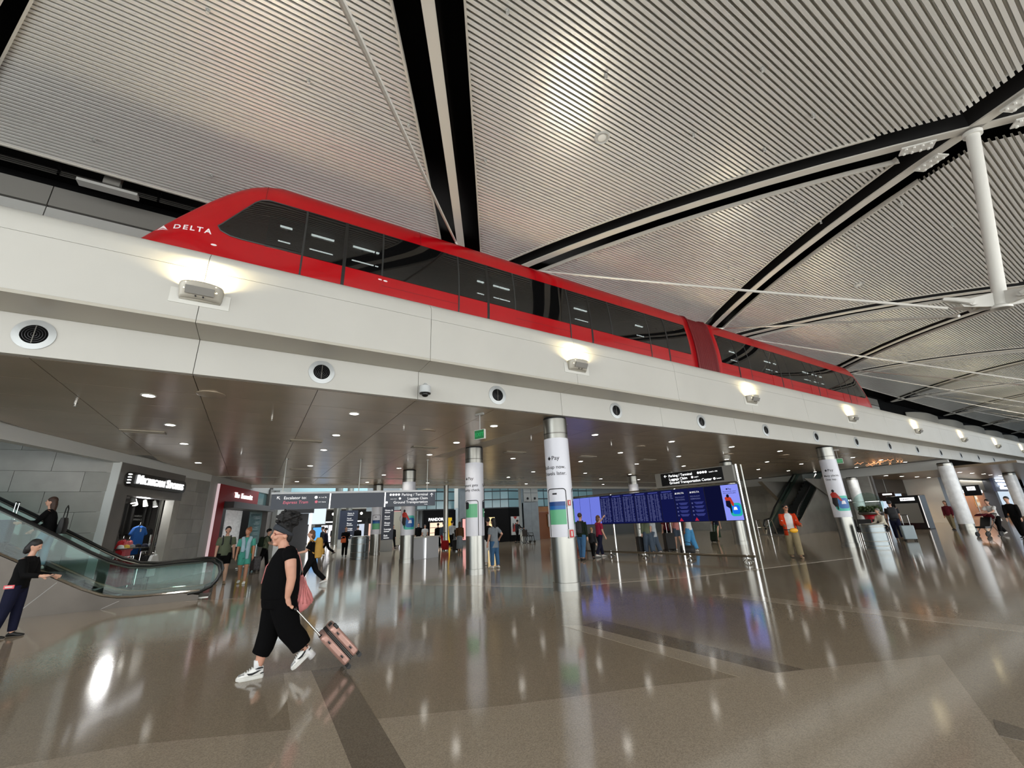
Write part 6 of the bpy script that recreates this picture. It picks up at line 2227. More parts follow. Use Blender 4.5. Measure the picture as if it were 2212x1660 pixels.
    if hs_ != 'bald':
        mb.ell(hd((-.013, 0, .020)), .060 * H, .0525 * H, .058 * H, 16, 10, pt)
        if hs_ in ('long', 'bob'):
            dn = .15 if hs_ == 'long' else .08
            limb(mb, [hd((-.028, 0, .0)), hd((-.036, 0, -.05)), hd((-.040, 0, -dn))], [.046 * H, .046 * H, .034 * H])
        if hs_ == 'bun':
            mb.ell(hd((-.045, 0, .062)), .030 * H, .030 * H, .030 * H, 10, 8)
        if hs_ == 'pony':
            limb(mb, [hd((-.058, 0, .02)), hd((-.075, 0, -.03)), hd((-.07, 0, -.09))], [.02 * H, .022 * H, .012 * H])
        o = mb.build('hair', HAIR[hc], t, world=False)
        fuse(o, max(.008, vox * .8), 1)
    if hat:
        mb = MB()
        mb.ell(hd((-.002, 0, .038)), .060 * H, .051 * H, .042 * H, 16, 8, pt)
        mb.plate([hd((.045, .040, .030)), hd((.095, .022, .020)), hd((.100, 0, .020)), hd((.095, -.022, .020)), hd((.045, -.040, .030))], (0, 0, .006))
        mb.build('cap', CM[hat], t, world=False, smooth=True)
    # face
    for sg in (1, -1):
        MB().ell(hd((.0495, sg * .018, .003)), .005 * H, .006 * H, .004 * H, 8, 6, pt).build('eye', EYE, t, world=False)
    MB().ell(hd((.0535, 0, -.036)), .004 * H, .012 * H, .004 * H, 8, 6, pt).build('mouth', LIP, t, world=False)
    R = Matrix.Rotation(rz, 3, 'Z')
    return t, dict(pel=pel, sh=sh, nk=nk, head=headc, arms=H_, legs=J, ax=ax, H=H, W=lambda v: Vector((x, y, z0)) + R @ Vector(v))


def face_to(px, py, qx, qy):
    return math.atan2(qy - py, qx - px)


def backpack(label, J, x, y, z0, rz, m, s=1.0, tall=1.0):
    H = J['H']
    t = thing('backpack', label, 'backpack', (x, y, z0), rz)
    c = J['pel'] + J['ax'] * .19 * H + Vector((-.105 * H - .02, 0, 0))
    mb = MB()
    rows = []
    for f_, rx, ry in ((-.13, .045, .07), (-.12, .06, .085), (0, .066, .09), (.09, .058, .084), (.125, .035, .06)):
        ring = [c + Vector((rx * s * H * math.copysign(abs(math.cos(q)) ** .6, math.cos(q)), ry * s * H * math.copysign(abs(math.sin(q)) ** .6, math.sin(q)), f_ * H * s * tall)) for q in [2 * PI * k / 16 for k in range(16)]]
        rows.append(ring)
    mb.loft(rows)
    mb.build('pack', m, t, world=False, smooth=True)
    mb = MB()
    rows = [[c + Vector((-.06 * s * H + rx * H * s * math.cos(q), .07 * H * s * math.sin(q), f_ * H * s)) for q in [2 * PI * k / 14 for k in range(14)]] for f_, rx in ((-.11, .02), (-.09, .035), (-.03, .032), (-.015, .015))]
    mb.loft(rows)
    mb.build('front_pocket', m, t, world=False, smooth=True)
    for sg in (1, -1):
        yv = sg * .062 * H
        sh = J['sh']
        MB().tube([c + Vector((.05 * H, yv, .10 * H)), sh + Vector((.0, yv, .035 * H)), sh + Vector((.055 * H, yv, -.02 * H)), sh + Vector((.075 * H, yv, -.10 * H)), c + Vector((.07 * H, yv * 1.4, -.10 * H))], .012 * H, 6).build('strap', m, t, world=False, smooth=True)
    return t


def suitcase(label, x, y, rz, w=.40, d=.24, h=.58, m=None, tilt=0.0, handle=.45, z=0.0):
    """stands on its wheels; local X = direction of the handle side"""
    t = thing('suitcase', label, 'suitcase', (x, y, z), rz)
    M = Matrix.Rotation(tilt, 3, 'Y')
    def T(mb):
        mb.v = [M @ v for v in mb.v]
        return mb
    T(MB().box(-d / 2, -w / 2, .07, d / 2, w / 2, .07 + h)).build('shell', m, t, world=False, bevel=.035, smooth=True)
    for i in range(5):
        yy_ = -w / 2 + w * (i + 1) / 6
        T(MB().box(d / 2 - .002, yy_ - .012, .13, d / 2 + .008, yy_ + .012, h)).build('ridge', m, t, world=False)
    for sx in (-1, 1):
        for sy in (-1, 1):
            T(MB().cyl((sx * (d / 2 - .04), sy * (w / 2 - .05) - .015, .035), (sx * (d / 2 - .04), sy * (w / 2 - .05) + .015, .035), .033, n=12)).build('wheel', BLACKM, t, world=False)
            T(MB().box(sx * (d / 2 - .04) - .02, sy * (w / 2 - .05) - .02, .04, sx * (d / 2 - .04) + .02, sy * (w / 2 - .05) + .02, .08)).build('wheel_fork', BLACKM, t, world=False)
    if handle:
        for sy in (-1, 1):
            T(MB().cyl((-d / 2 + .03, sy * w * .25, .07 + h), (-d / 2 + .03, sy * w * .25, .07 + h + handle), .009, n=8)).build('handle_tube', CHROME, t, world=False)
        T(MB().box(-d / 2 + .012, -w * .28, .07 + h + handle, -d / 2 + .048, w * .28, .095 + h + handle)).build('grip', BLACKM, t, world=False, bevel=.008)
    return t


def tote(label, x, y, z, rz, w, h, d, m, name='shoulder_bag', strap=.35):
    t = thing(name, label, 'bag', (x, y, z), rz)
    mb = MB()
    rows = [[Vector((d / 2 * f_ * math.copysign(abs(math.cos(q)) ** .6, math.cos(q)), w / 2 * f2 * math.copysign(abs(math.sin(q)) ** .7, math.sin(q)), zz)) for q in [2 * PI * k / 16 for k in range(16)]] for zz, f_, f2 in ((-h, .75, .9), (-h * .8, 1, 1), (-h * .3, .9, .97), (0, .55, .9))]
    mb.loft(rows)
    mb.build('bag_body', m, t, world=False, smooth=True)
    MB().tube([(0, -w * .35, 0), (0, -w * .25, strap * .75), (0, 0, strap), (0, w * .25, strap * .75), (0, w * .35, 0)], .012, 6).build('strap', m, t, world=False, smooth=True)
    return t

# ---- people placed where they stand; headings: 0 = +X along the guideway, pi/2 = away from the camera
PACKD = mat('pack_dark', rgb(28, 30, 34), .7)
PACKY = mat('pack_mustard', rgb(178, 138, 60), .75, noise=(5, .12))
BAGB = mat('bag_black', rgb(14, 14, 15), .55)
TO = lambda x, y: math.atan2(-y, -x)    # heading towards the camera


def P(px, py):
    v = at(px, py)
    return v.x, v.y


# official at the left edge, looking at a phone
x, y = P(4, 1380)
tp, J = person('person in dark jacket and navy trousers looking at a phone at the left edge', x, y, -.15, 1.60, skin='light', hair=('black', 'bob'), top=('black', 'long'), bottom=('navy', 'long'), shoes='black', lt=6, lk=3, rt=-5, rk=6, la=(16, 62, 4), ra=(18, 66, 4), lean=6, hy=0, hp=22, bw=1.1, vox=.011)
ph = J['W'](J['arms']['R'][2] + J['arms']['R'][3] * .14)
tag(MB().obox((0, 0, 0), (.05, .0, .02), (0, .032, 0), (-.002, 0, .005)).build('phone', BLACKG, None, loc=None), 'black phone held by the person at the left edge', 'phone')
o = bpy.data.objects['phone']
o.location = ph
tg = thing('pink_card', 'pink folded card in the hip pocket of the person at the left edge', 'card', tuple(J['W'](J['pel'] + Vector((-.02, -.2, .02)))), -.15)
MB().obox((0, 0, 0), (.07, 0, 0), (0, .006, 0), (0, 0, .03)).build('card_face', mat('card_pink', rgb(226, 92, 100), .5), tg, world=False)
MB().obox((0, -.008, .0), (.05, 0, 0), (0, .002, 0), (0, 0, .012)).build('card_print', WHITE, tg, world=False)

# woman riding the escalator
tp, J = person('long-haired woman in dark top and pale jeans riding up the escalator', -4.30, 15.35, PI, 1.66, z0=step_z(-4.3), hair=('brown', 'long'), top=('black', 'long'), bottom=('paledenim', 'long'), shoes='white', lt=26, lk=40, rt=2, rk=3, la=(30, 60, 5), ra=(15, 40, 6), lean=10, vox=.013)
tote('black shoulder bag on the back of the woman on the escalator', *J['W'](J['pel'] + Vector((-.22, .06, .32))), PI, .34, .38, .16, BAGB, strap=.3)
suitcase('grey upright suitcase on the step above the escalator woman', -5.1, 15.35, PI, .36, .24, .52, CM['slate'], handle=.4, z=step_z(-5.3))

# couple before the magazine shop
x, y = P(474, 1262)
tp, J = person('bearded man in olive T-shirt and black shorts', x, y, TO(x, y) + .1, 1.80, hair=('black', 'short'), top=('olive', 'short'), bottom=('black', 'shorts'), shoes='tan', lt=10, lk=5, rt=-8, rk=10, la=(8, 14, 8), ra=(-6, 12, 8), bw=1.06, vox=.013)
backpack('dark backpack on the man in the olive T-shirt', J, x, y, 0, TO(x, y) + .1, PACKD)
MB().ell(J['head'] + Vector((.03, 0, -.055)) * 1.0, .06, .07, .05, 12, 8).build('beard', HAIR['black'], tp, world=False, smooth='all')
x, y = P(520, 1262)
hd_ = TO(x, y) - .1
tp, J = person('woman in teal romper with pale sweater over her shoulders', x, y, hd_, 1.72, skin='tan', hair=('ginger', 'bun'), top=('teal', 'short'), bottom=('teal', 'shorts'), shoes='white', lt=8, lk=4, rt=-9, rk=12, la=(5, 12, 9), ra=(-5, 14, 9), hy=-35, vox=.013)
sw = MB()
for sg in (1, -1):
    sw.tube([J['sh'] + Vector((-.06, sg * .10, .03)), J['sh'] + Vector((.05, sg * .11, .03)), J['sh'] + Vector((.12, sg * .075, -.12)), J['pel'] + Vector((.14, sg * .07, .18)), J['pel'] + Vector((.15, sg * .08, -.12 if sg > 0 else .1))], [.05, .06, .06, .065, .05], 10)
sw.tube([J['sh'] + Vector((-.06, .12, .03)), J['sh'] + Vector((-.10, 0, .04)), J['sh'] + Vector((-.06, -.12, .03))], [.05, .06, .05], 10)
o = sw.build('draped_sweater', CM['sky'], tp, world=False)
fuse(o, .013, 2)
# traveller with cap and trolley behind them
x, y = P(566, 1232)
tp, J = person('traveller in a dark cap pushing a pram past the shop pier', x, y, -.2, 1.70, hair=('black', 'short'), hat='black', top=('olive', 'short'), bottom=('black', 'long'), shoes='black', lt=14, lk=6, rt=-14, rk=18, la=(30, 45, 5), ra=(28, 45, 5), lean=6, vox=.018)
backpack('dark green backpack on the traveller in a cap', J, x, y, 0, -.2, CM['darkgreen'])
x2, y2 = P(549, 1236)
suitcase('dark patterned cabin case beside the shop pier', x2, y2, .4, .42, .28, .55, mat('case_pattern', rgb(70, 68, 70), .5, noise=(16, .6)), handle=.5)

# woman with mustard backpack
x, y = P(668, 1268)
tp, J = person('woman in black with a large mustard backpack walking left', x, y, PI - .1, 1.62, hair=('auburn', 'bob'), top=('black', 'short'), bottom=('black', 'long'), shoes='white', lt=26, lk=4, rt=-22, rk=24, la=(30, 50, 4), ra=(26, 55, 4), lean=7, hy=8, vox=.012)
backpack('large mustard hiking backpack on the woman in black', J, x, y, 0, PI - .1, PACKY, 1.15, 1.25)

# mid-distance walkers
for (px, py, dx, rz, H, kw, lab) in (
        (702, 1203, 0, PI - .2, 1.72, dict(top=('navy', 'long'), bottom=('black', 'long'), shoes='black', lt=24, lk=6, rt=-24, rk=30, lean=8, hair=('black', 'short')), 'walker in navy and black striding behind the mustard backpack'),
        (693, 1200, 0, 2.6, 1.75, dict(top=('charcoal', 'long'), bottom=('navy', 'long'), shoes='black', hair=('brown', 'short')), 'dark dressed man half hidden behind the mustard backpack'),
        (743, 1204, 0, -1.75, 1.68, dict(top=('black', 'long'), bottom=('black', 'long'), shoes='black', la=(25, 70, 4), ra=(25, 70, 4), hair=('black', 'long')), 'woman in black holding an orange bag in the far hall'),
        (770, 1190, 0, 1.4, 1.74, dict(top=('black', 'long'), bottom=('charcoal', 'long'), shoes='black', hair=('black', 'short')), 'person in black beside the far litter bin'),
        (728, 1180, 0, 1.3, 1.72, dict(top=('grey', 'long'), bottom=('charcoal', 'long'), shoes='black', hair=('brown', 'short')), 'grey dressed person deep in the far hall'),
        (736, 1178, 0, -1.5, 1.66, dict(top=('white', 'short'), bottom=('navy', 'long'), shoes='white', hair=('black', 'long')), 'person in white top deep in the far hall'),
        (717, 1177, 0, 1.8, 1.78, dict(top=('black', 'long'), bottom=('black', 'long'), shoes='black', hair=('black', 'short')), 'tall person in black deep in the far hall'),
        (752, 1177, 0, 1.5, 1.70, dict(top=('maroon', 'long'), bottom=('black', 'long'), shoes='black', hair=('brown', 'short')), 'person in maroon deep in the far hall'),
        (847, 1186, 0, -1.2, 1.70, dict(top=('black', 'long'), bottom=('black', 'long'), shoes='black', hair=('black', 'short'), lt=16, rt=-16, rk=16), 'person in black before the pink screen'),
        (858, 1183, 0, -1.9, 1.66, dict(top=('cream', 'long'), bottom=('charcoal', 'long'), shoes='black', hair=('brown', 'bob')), 'person in cream top before the pink screen'),
        (903, 1183, 0, -1.9, 1.74, dict(top=('black', 'long'), bottom=('black', 'long'), shoes='black', hair=('black', 'short')), 'clerk in black behind the white reception desk'),
        (917, 1184, 0, -1.8, 1.60, dict(top=('white', 'short'), bottom=('navy', 'long'), shoes='black', hair=('black', 'long')), 'clerk in white behind the white reception desk'),
        (946, 1186, 0, 1.6, 1.66, dict(top=('black', 'long'), bottom=('black', 'long'), shoes='black', hair=('black', 'short')), 'person in black facing the peach shop window'),
        (958, 1188, 0, 1.2, 1.72, dict(top=('slate', 'long'), bottom=('red', 'long'), shoes='black', hair=('black', 'short')), 'shopper in slate top beside the slim steel post'),
        (976, 1186, 0, .6, 1.78, dict(top=('lightgrey', 'short'), bottom=('black', 'long'), shoes='black', hair=('black', 'short'), ra=(35, 40, 5)), 'man in pale shirt beside the pink pier screen'),
        (993, 1194, 0, .9, 1.66, dict(top=('brown', 'long'), bottom=('grey', 'skirt'), shoes='tan', hair=('brown', 'long')), 'woman in brown top and grey skirt left of the green phone column'),
        (1056, 1222, 0, 1.2, 1.74, dict(top=('black', 'long'), bottom=('white', 'long'), shoes='white', hair=('black', 'short')), 'person in black half hidden behind the green phone column'),
        (1118, 1173, 0, .1, 1.68, dict(top=('charcoal', 'long'), bottom=('black', 'long'), shoes='black', hair=('black', 'short'), la=(40, 35, 4), ra=(40, 35, 4), lean=6, lt=14, rt=-12, rk=12), 'attendant in black pushing an empty wheelchair')):
    x, y = P(px, py)
    kw.setdefault('vox', .022)
    tp, J = person(lab, x, y, rz, H, **kw)
    if 'orange bag' in lab:
        tote('orange bag held in front of the woman in black', *J['W'](J['pel'] + Vector((.26, -.1, .18))), rz, .3, .24, .14, mat('bag_orange', rgb(214, 96, 40), .6), strap=.12)
x, y = P(763, 1192)
suitcase('black upright suitcase beside the far litter bin', x, y, .3, .42, .28, .62, BAGB)
x, y = P(986, 1192)
suitcase('black suitcase beside the woman in the grey skirt', x, y, .6, .42, .28, .62, BAGB)
x, y = P(960, 1190)
suitcase('red suitcase beside the slim steel post', x - .1, y - .4, .6, .38, .26, .55, CM['red'])
x, y = P(820, 1186)
suitcase('small black suitcase at the foot of the navy directory', x, y, .2, .36, .26, .5, BAGB)

# woman in grey shirt by the second column
x, y = P(1069, 1228)
tp, J = person('woman in long grey shirt and blue jeans with hand on hip', x, y, 1.9, 1.70, hair=('black', 'long'), top=('grey', 'longtop'), bottom=('denim', 'long'), shoes='white', lt=3, lk=2, rt=-4, rk=4, ra=(-25, 75, 35), la=(4, 12, 8), vox=.013, bw=1.05)
# family by the flight screens
x, y = P(1260, 1211)
hd_ = .4
tp, J = person('man in dark green jacket and blue jeans beside the front column', x, y, hd_, 1.76, hair=('brown', 'short'), top=('darkgreen', 'long'), bottom=('denim', 'long'), shoes='black', lt=6, lk=4, rt=-8, rk=6, vox=.013, bw=1.06)
backpack('black backpack on the man in the dark green jacket', J, x, y, 0, hd_, PACKD)
x2, y2 = P(1256, 1212)
suitcase('red trolley case half hidden behind the front column', x2 - .1, y2 + .35, .4, .34, .22, .46, CM['red'], handle=.3)
x, y = P(1283, 1207)
person('fair-haired boy in dark clothes beside the man in green', x, y, .3, 1.18, hair=('blond', 'short'), top=('charcoal', 'long'), bottom=('black', 'long'), shoes='black', vox=.013)
x, y = P(1299, 1204)
tp, J = person('woman in rose vest pointing up at the flight screens', x, y, -.1, 1.66, hair=('auburn', 'bob'), top=('rose', 'short'), bottom=('navy', 'long'), shoes='white', lt=14, lk=5, rt=-14, rk=14, la=(112, 20, 6), ra=(5, 20, 5), vox=.013)

# travellers behind the screens
for (px, py, rz, H, kw, lab) in (
        (1404, 1198, 1.2, 1.70, dict(top=('olive', 'long'), bottom=('slate', 'wide'), shoes='white', hair=('brown', 'long')), 'woman in wide slate trousers behind the flight screens'),
        (1418, 1197, 1.9, 1.68, dict(top=('lightgrey', 'longtop'), bottom=('slate', 'wide'), shoes='white', hair=('black', 'long')), 'woman in pale cardigan behind the flight screens'),
        (1446, 1190, 1.6, 1.72, dict(top=('maroon', 'short'), bottom=('black', 'long'), shoes='black', hair=('black', 'short')), 'person in maroon behind the middle screen pole'),
        (1468, 1190, 1.4, 1.80, dict(top=('pink', 'short'), bottom=('slate', 'shorts'), shoes='white', hair=('brown', 'short')), 'man in pink shirt and shorts behind the flight screens'),
        (1495, 1193, 1.7, 1.82, dict(top=('white', 'short'), bottom=('bluejeans', 'wide'), shoes='white', hair=('black', 'short'), skin='brown', bw=1.1), 'man in white shirt and bright blue jeans behind the screens'),
        (1552, 1170, .2, 1.68, dict(top=('navy', 'short'), bottom=('green', 'skirt'), shoes='tan', hair=('black', 'bob'), lt=16, rt=-18, rk=14, lean=10), 'woman in long green skirt towing a dark case past the screens')):
    x, y = P(px, py)
    person(lab, x, y, rz, H, vox=.017, **kw)
x, y = P(1449, 1191)
suitcase('tall black hard suitcase with white trim behind the screens', x, y, 1.2, .46, .3, .72, BAGB, handle=.5)
x, y = P(1390, 1197)
suitcase('black upright suitcase beside the slate trousers woman', x, y, 1.2, .44, .3, .66, BAGB, handle=.3)
tote('pale mint tote bag resting on the black suitcase', x + .1, y - .25, 1.02, 1.2, .34, .40, .16, mat('bag_mint', rgb(188, 206, 204), .6))
x, y = P(1487, 1198)
tote('black holdall on the floor beside the bright blue jeans', x, y, .34, .4, .6, .33, .32, BAGB, name='holdall', strap=.14)
x, y = P(1543, 1172)
suitcase('dark cabin case tilted behind the green skirt', x, y, .3, .36, .24, .5, CM['darkgreen'], tilt=.35, handle=.5)

# man in the orange jacket
x, y = P(1722, 1206)
hd_ = TO(x, y) + .25
tp, J = person('man in orange jacket and khaki trousers with yellow pouch', x, y, hd_, 1.74, hair=('black', 'short'), skin='tan', top=('white', 'short'), jacket='orange', bottom=('khaki', 'wide'), shoes='tan', lt=10, lk=2, rt=-12, rk=8, la=(20, 60, 8), ra=(20, 62, 8), lean=-2, hy=20, vox=.013, bw=1.05)
c_ = J['head']
for sg in (1, -1):
    MB().ell(c_ + rot(Vector((.092, sg * .032, .005)), math.radians(20)), .012, .028, .022, 10, 8).build('sunglass_lens', BLACKG, tp, world=False)
t = thing('waist_pouch', 'yellow waist pouch worn over the orange jacket', 'pouch', (x, y, 0), hd_)
MB().ell(J['pel'] + Vector((.19, .05, .0)), .06, .13, .08, 14, 10).build('pouch_body', mat('pouch_yellow', rgb(240, 176, 40), .5), t, world=False, smooth=True)
mb = MB()
mb.tube([J['pel'] + Vector((.20 * math.cos(q), .22 * math.sin(q), .03)) for q in [k * PI / 8 for k in range(17)]], .014, 6, cap=False)
mb.build('belt', BLACKM, t, world=False)

# people at the right
x, y = P(1921, 1170)
tp, J = person('seated person in pale jacket and hood beside the gumball machine', x, y, 2.6, 1.64, z0=0, hair=('grey', 'bob'), top=('cream', 'long'), bottom=('black', 'long'), shoes='white', lt=62, lk=70, rt=60, rk=66, la=(20, 50, 5), ra=(20, 50, 5), lean=12, vox=.018)
x, y = P(1946, 1168)
tp, J = person('man in cap and dark grey top with black backpack', x, y, .35, 1.78, hair=('black', 'short'), hat='black', top=('charcoal', 'short'), bottom=('navy', 'long'), shoes='tan', lt=16, lk=5, rt=-16, rk=16, la=(20, 25, 6), ra=(20, 25, 6), lean=6, vox=.016)
backpack('black backpack on the man in the cap', J, x, y, 0, .35, PACKD, 1.15)
x, y = P(1968, 1169)
suitcase('pale blue hard suitcase pushed by the man in the cap', x, y, .6, .46, .28, .6, mat('case_ice', rgb(150, 166, 172), .35), handle=.45)
x, y = P(2062, 1146)
person('woman in maroon top and beige trousers beside the marbled column', x, y, 2.9, 1.66, hair=('brown', 'long'), skin='tan', top=('maroon', 'long'), bottom=('khaki', 'long'), shoes='black', vox=.022)
x, y = P(2166, 1158)
tp, J = person('woman in white and pink top pushing a pushchair', x, y, 2.75, 1.66, hair=('black', 'long'), top=('white', 'longtop'), bottom=('black', 'long'), shoes='white', lt=18, lk=6, rt=-20, rk=20, la=(45, 35, 5), ra=(45, 35, 5), lean=14, vox=.02)
sp = J['W'](Vector((.75, 0, 0)))
t = thing('pushchair', 'black and maroon pushchair pushed at the far right', 'pushchair', (sp.x, sp.y, 0), 2.75)
for sx, sy in ((-.35, .24), (-.35, -.24), (.35, .2), (.35, -.2)):
    MB().cyl((sx, sy - .02, .11), (sx, sy + .02, .11), .11, n=18).build('wheel', BLACKM, t, world=False)
for sy in (.22, -.22):
    MB().tube([(.35, sy, .11), (-.1, sy, .5), (-.55, sy, 1.0)], .016, 6).build('frame_bar', STEELD, t, world=False)
    MB().tube([(-.35, sy, .11), (-.05, sy, .5)], .016, 6).build('frame_bar', STEELD, t, world=False)
MB().tube([(-.55, -.22, 1.0), (-.55, .22, 1.0)], .02, 8).build('push_bar', BLACKM, t, world=False)
MB().plate([(.35, -.2, .38), (.02, -.2, .36), (-.22, -.2, .82), (-.16, -.2, .86), (.05, -.2, .46), (.35, -.2, .46)], (0, .4, 0)).build('seat', BEN, t, world=False)
mb = MB()
mb.loft([[Vector((-.10 + .34 * math.cos(q), yv, .72 + .30 * math.sin(q))) for q in [PI * .25 + PI * .7 * k / 8 for k in range(9)]] for yv in (-.22, .22)], cap=False, closed=False)
o = mb.build('hood', CM['maroon'], t, world=False, smooth='all')
o.modifiers.new('solid', 'SOLIDIFY').thickness = .015
x, y = P(2206, 1166)
person('person in black leaning forward at the right edge', x + .6, y, 2.9, 1.72, hair=('black', 'short'), top=('black', 'long'), bottom=('black', 'long'), shoes='black', lean=16, vox=.022)

# empty wheelchair by the far pier
x, y = P(1140, 1174)
t = thing('wheelchair', 'empty black wheelchair beside the far stone pier', 'wheelchair', (x, y, 0), .1)
for sy in (-.28, .28):
    mb = MB()
    mb.tube([(-.1 + .3 * math.cos(k * PI / 10), sy, .3 + .3 * math.sin(k * PI / 10)) for k in range(21)], .02, 6, cap=False)
    mb.build('wheel', BLACKM, t, world=False)
    for k in range(4):
        q = k * PI / 4
        MB().tube([(-.1 + .3 * math.cos(q), sy, .3 + .3 * math.sin(q)), (-.1 - .3 * math.cos(q), sy, .3 - .3 * math.sin(q))], .006, 5).build('spoke', STEEL, t, world=False)
    MB().cyl((.45, sy - .015, .09), (.45, sy + .015, .09), .09, n=14).build('caster', BLACKM, t, world=False)
    MB().tube([(.45, sy, .12), (.4, sy, .5), (-.2, sy, .5), (-.28, sy, 1.0), (-.42, sy, 1.0)], .02, 6).build('frame_bar', BLACKM, t, world=False)
    MB().tube([(.35, sy, .5), (.32, sy, .72), (-.2, sy, .72)], .018, 6).build('armrest', BLACKM, t, world=False)
    MB().box(.4, sy * .5 - .08, .1, .62, sy * .5 + .08, .12).build('footrest', BLACKM, t, world=False)
MB().box(-.2, -.27, .48, .35, .27, .54).build('seat', BEN, t, world=False)
MB().box(-.27, -.27, .52, -.21, .27, .95).build('backrest', BEN, t, world=False)

# ================================================================ THE WALKING WOMAN (heading -X, her left side to the camera)
CYW = 6.28
wm = thing('person', 'woman in black with headband and curly bun pulling a suitcase', 'person', (.42, CYW, 0))
SKW = mat('skin_warm', rgb(196, 146, 122), .5, noise=(9, .06))
BLK = mat('jersey_black', rgb(8, 8, 9), .95, spec=.1, noise=(3, .12))
BLK2 = mat('trouser_black', rgb(7, 7, 8), .95, spec=.1, noise=(3, .12))


def wp(x, z, y=0.0):
    return Vector((x, CYW + y, z))


b_ = MB()
# head: skull, jaw, nose, lips, chin, ear, neck
b_.ell(wp(.352, 1.585), .098, .078, .112, 20, 14)
b_.ell(wp(.322, 1.515), .066, .060, .070, 16, 10)
b_.ell(wp(.292, 1.455), .034, .036, .026, 12, 8)
b_.tube([wp(.262, 1.585), wp(.243, 1.548), wp(.240, 1.535), wp(.258, 1.522)], [.011, .016, .018, .012], 8)
b_.ell(wp(.262, 1.500), .014, .024, .008, 10, 6)
b_.ell(wp(.264, 1.486), .014, .022, .008, 10, 6)
b_.ell(wp(.268, 1.600), .020, .055, .016, 12, 8)
for sg in (-1, 1):
    b_.ell(wp(.385, 1.545, sg * .078), .022, .010, .034, 10, 8)
    b_.ell(wp(.285, 1.535, sg * .045), .032, .030, .036, 10, 8)
limb(b_, [wp(.405, 1.34), wp(.385, 1.42), wp(.372, 1.48)], [.066, .062, .060])
# torso core (under the clothes)
rings_z(b_, [(wp(.42, .80), .15, .18), (wp(.415, .98), .175, .20), (wp(.415, 1.15), .16, .185), (wp(.42, 1.30), .12, .19), (wp(.41, 1.38), .07, .11)], 20)
# near arm, hand on the suitcase handle
limb(b_, [wp(.455, 1.335, -.215), wp(.472, 1.20, -.245), wp(.495, 1.06, -.245), wp(.487, .95, -.235), wp(.475, .85, -.215)], [.066, .064, .052, .046, .032], 14)
hx, hz, hyv = .512, .765, -.205
b_.tube([wp(.477, .86, -.215), wp(.486, .815, -.21), wp(.505, .765, -.205)], [.031, .036, .030], 10)
for q in range(4):
    yq = hyv + (-.030 + .020 * q)
    b_.tube([wp(.505, .775, yq), wp(.528, .742, yq), wp(.545, .728, yq), wp(.552, .748, yq), wp(.540, .764, yq)], [.0095, .0095, .009, .0085, .008], 8)
b_.tube([wp(.480, .80, -.178), wp(.492, .762, -.168), wp(.515, .738, -.172), wp(.530, .728, -.176)], [.012, .011, .010, .008], 8)
# far arm, bent forward
limb(b_, [wp(.44, 1.335, .215), wp(.44, 1.18, .25), wp(.44, 1.05, .26), wp(.40, .93, .25), wp(.37, .84, .24)], [.066, .062, .05, .044, .03], 14)
b_.tube([wp(.372, .845, .24), wp(.36, .80, .24), wp(.35, .76, .24)], [.03, .036, .026], 10)
for q in range(4):
    yq = .21 + .02 * q
    b_.tube([wp(.352, .77, yq), wp(.34, .72, yq), wp(.355, .69, yq)], [.0095, .009, .008], 8)
b_.tube([wp(.365, .82, .20), wp(.345, .79, .19), wp(.335, .76, .19)], [.012, .010, .008], 8)
# legs: right one in front, left one trailing
FH, FK, FA = wp(.40, .84, .09), wp(.345, .47, .10), wp(.278, .10, .11)
RH, RK, RA = wp(.43, .84, -.09), wp(.555, .475, -.085), wp(.795, .205, -.085)
for h_, k_, a_ in ((FH, FK, FA), (RH, RK, RA)):
    limb(b_, [h_, (h_ + k_) / 2, k_, k_ + (a_ - k_) * .35, a_], [.115, .10, .068, .066, .042], 14)
o = b_.build('body', SKW, wm)
fuse(o, .0075, 3)

# shirt: loose tee with cap sleeves
t_ = MB()
rings_z(t_, [(wp(.412, .84), .203, .238), (wp(.410, .92), .208, .243), (wp(.405, 1.02), .205, .240), (wp(.412, 1.12), .195, .222), (wp(.418, 1.22), .178, .212), (wp(.420, 1.30), .150, .222), (wp(.415, 1.365), .105, .175), (wp(.405, 1.405), .072, .098)], 24)
for sg in (-1, 1):
    t_.tube([wp(.44, 1.37, sg * .15), wp(.452, 1.335, sg * .215), wp(.462, 1.265, sg * .242)], [.075, .085, .080], 14)
o = t_.build('shirt', BLK, wm)
fuse(o, .011, 3)
# wide cropped trousers
for h_, k_, a_, nm in ((FH, FK, FA, 'front'), (RH, RK, RA, 'rear')):
    pass
q_ = MB()
rings_z(q_, [(wp(.415, .74), .185, .215), (wp(.415, .82), .20, .232), (wp(.413, .93), .188, .222), (wp(.41, 1.0), .17, .20)], 24)
q_.tube([FH + Vector((0, 0, .02)), FH + (FK - FH) * .45, FK + Vector((.005, 0, 0)), FK + (FA - FK) * .45, wp(.285, .235, .108)], [.150, .142, .118, .108, .098], 18)
q_.tube([RH + Vector((0, 0, .02)), RH + (RK - RH) * .45, RK + Vector((0, 0, 0)), RK + (RA - RK) * .40, wp(.705, .285, -.085)], [.150, .145, .125, .118, .110], 18)
o = q_.build('trousers', BLK2, wm)
fuse(o, .011, 3)
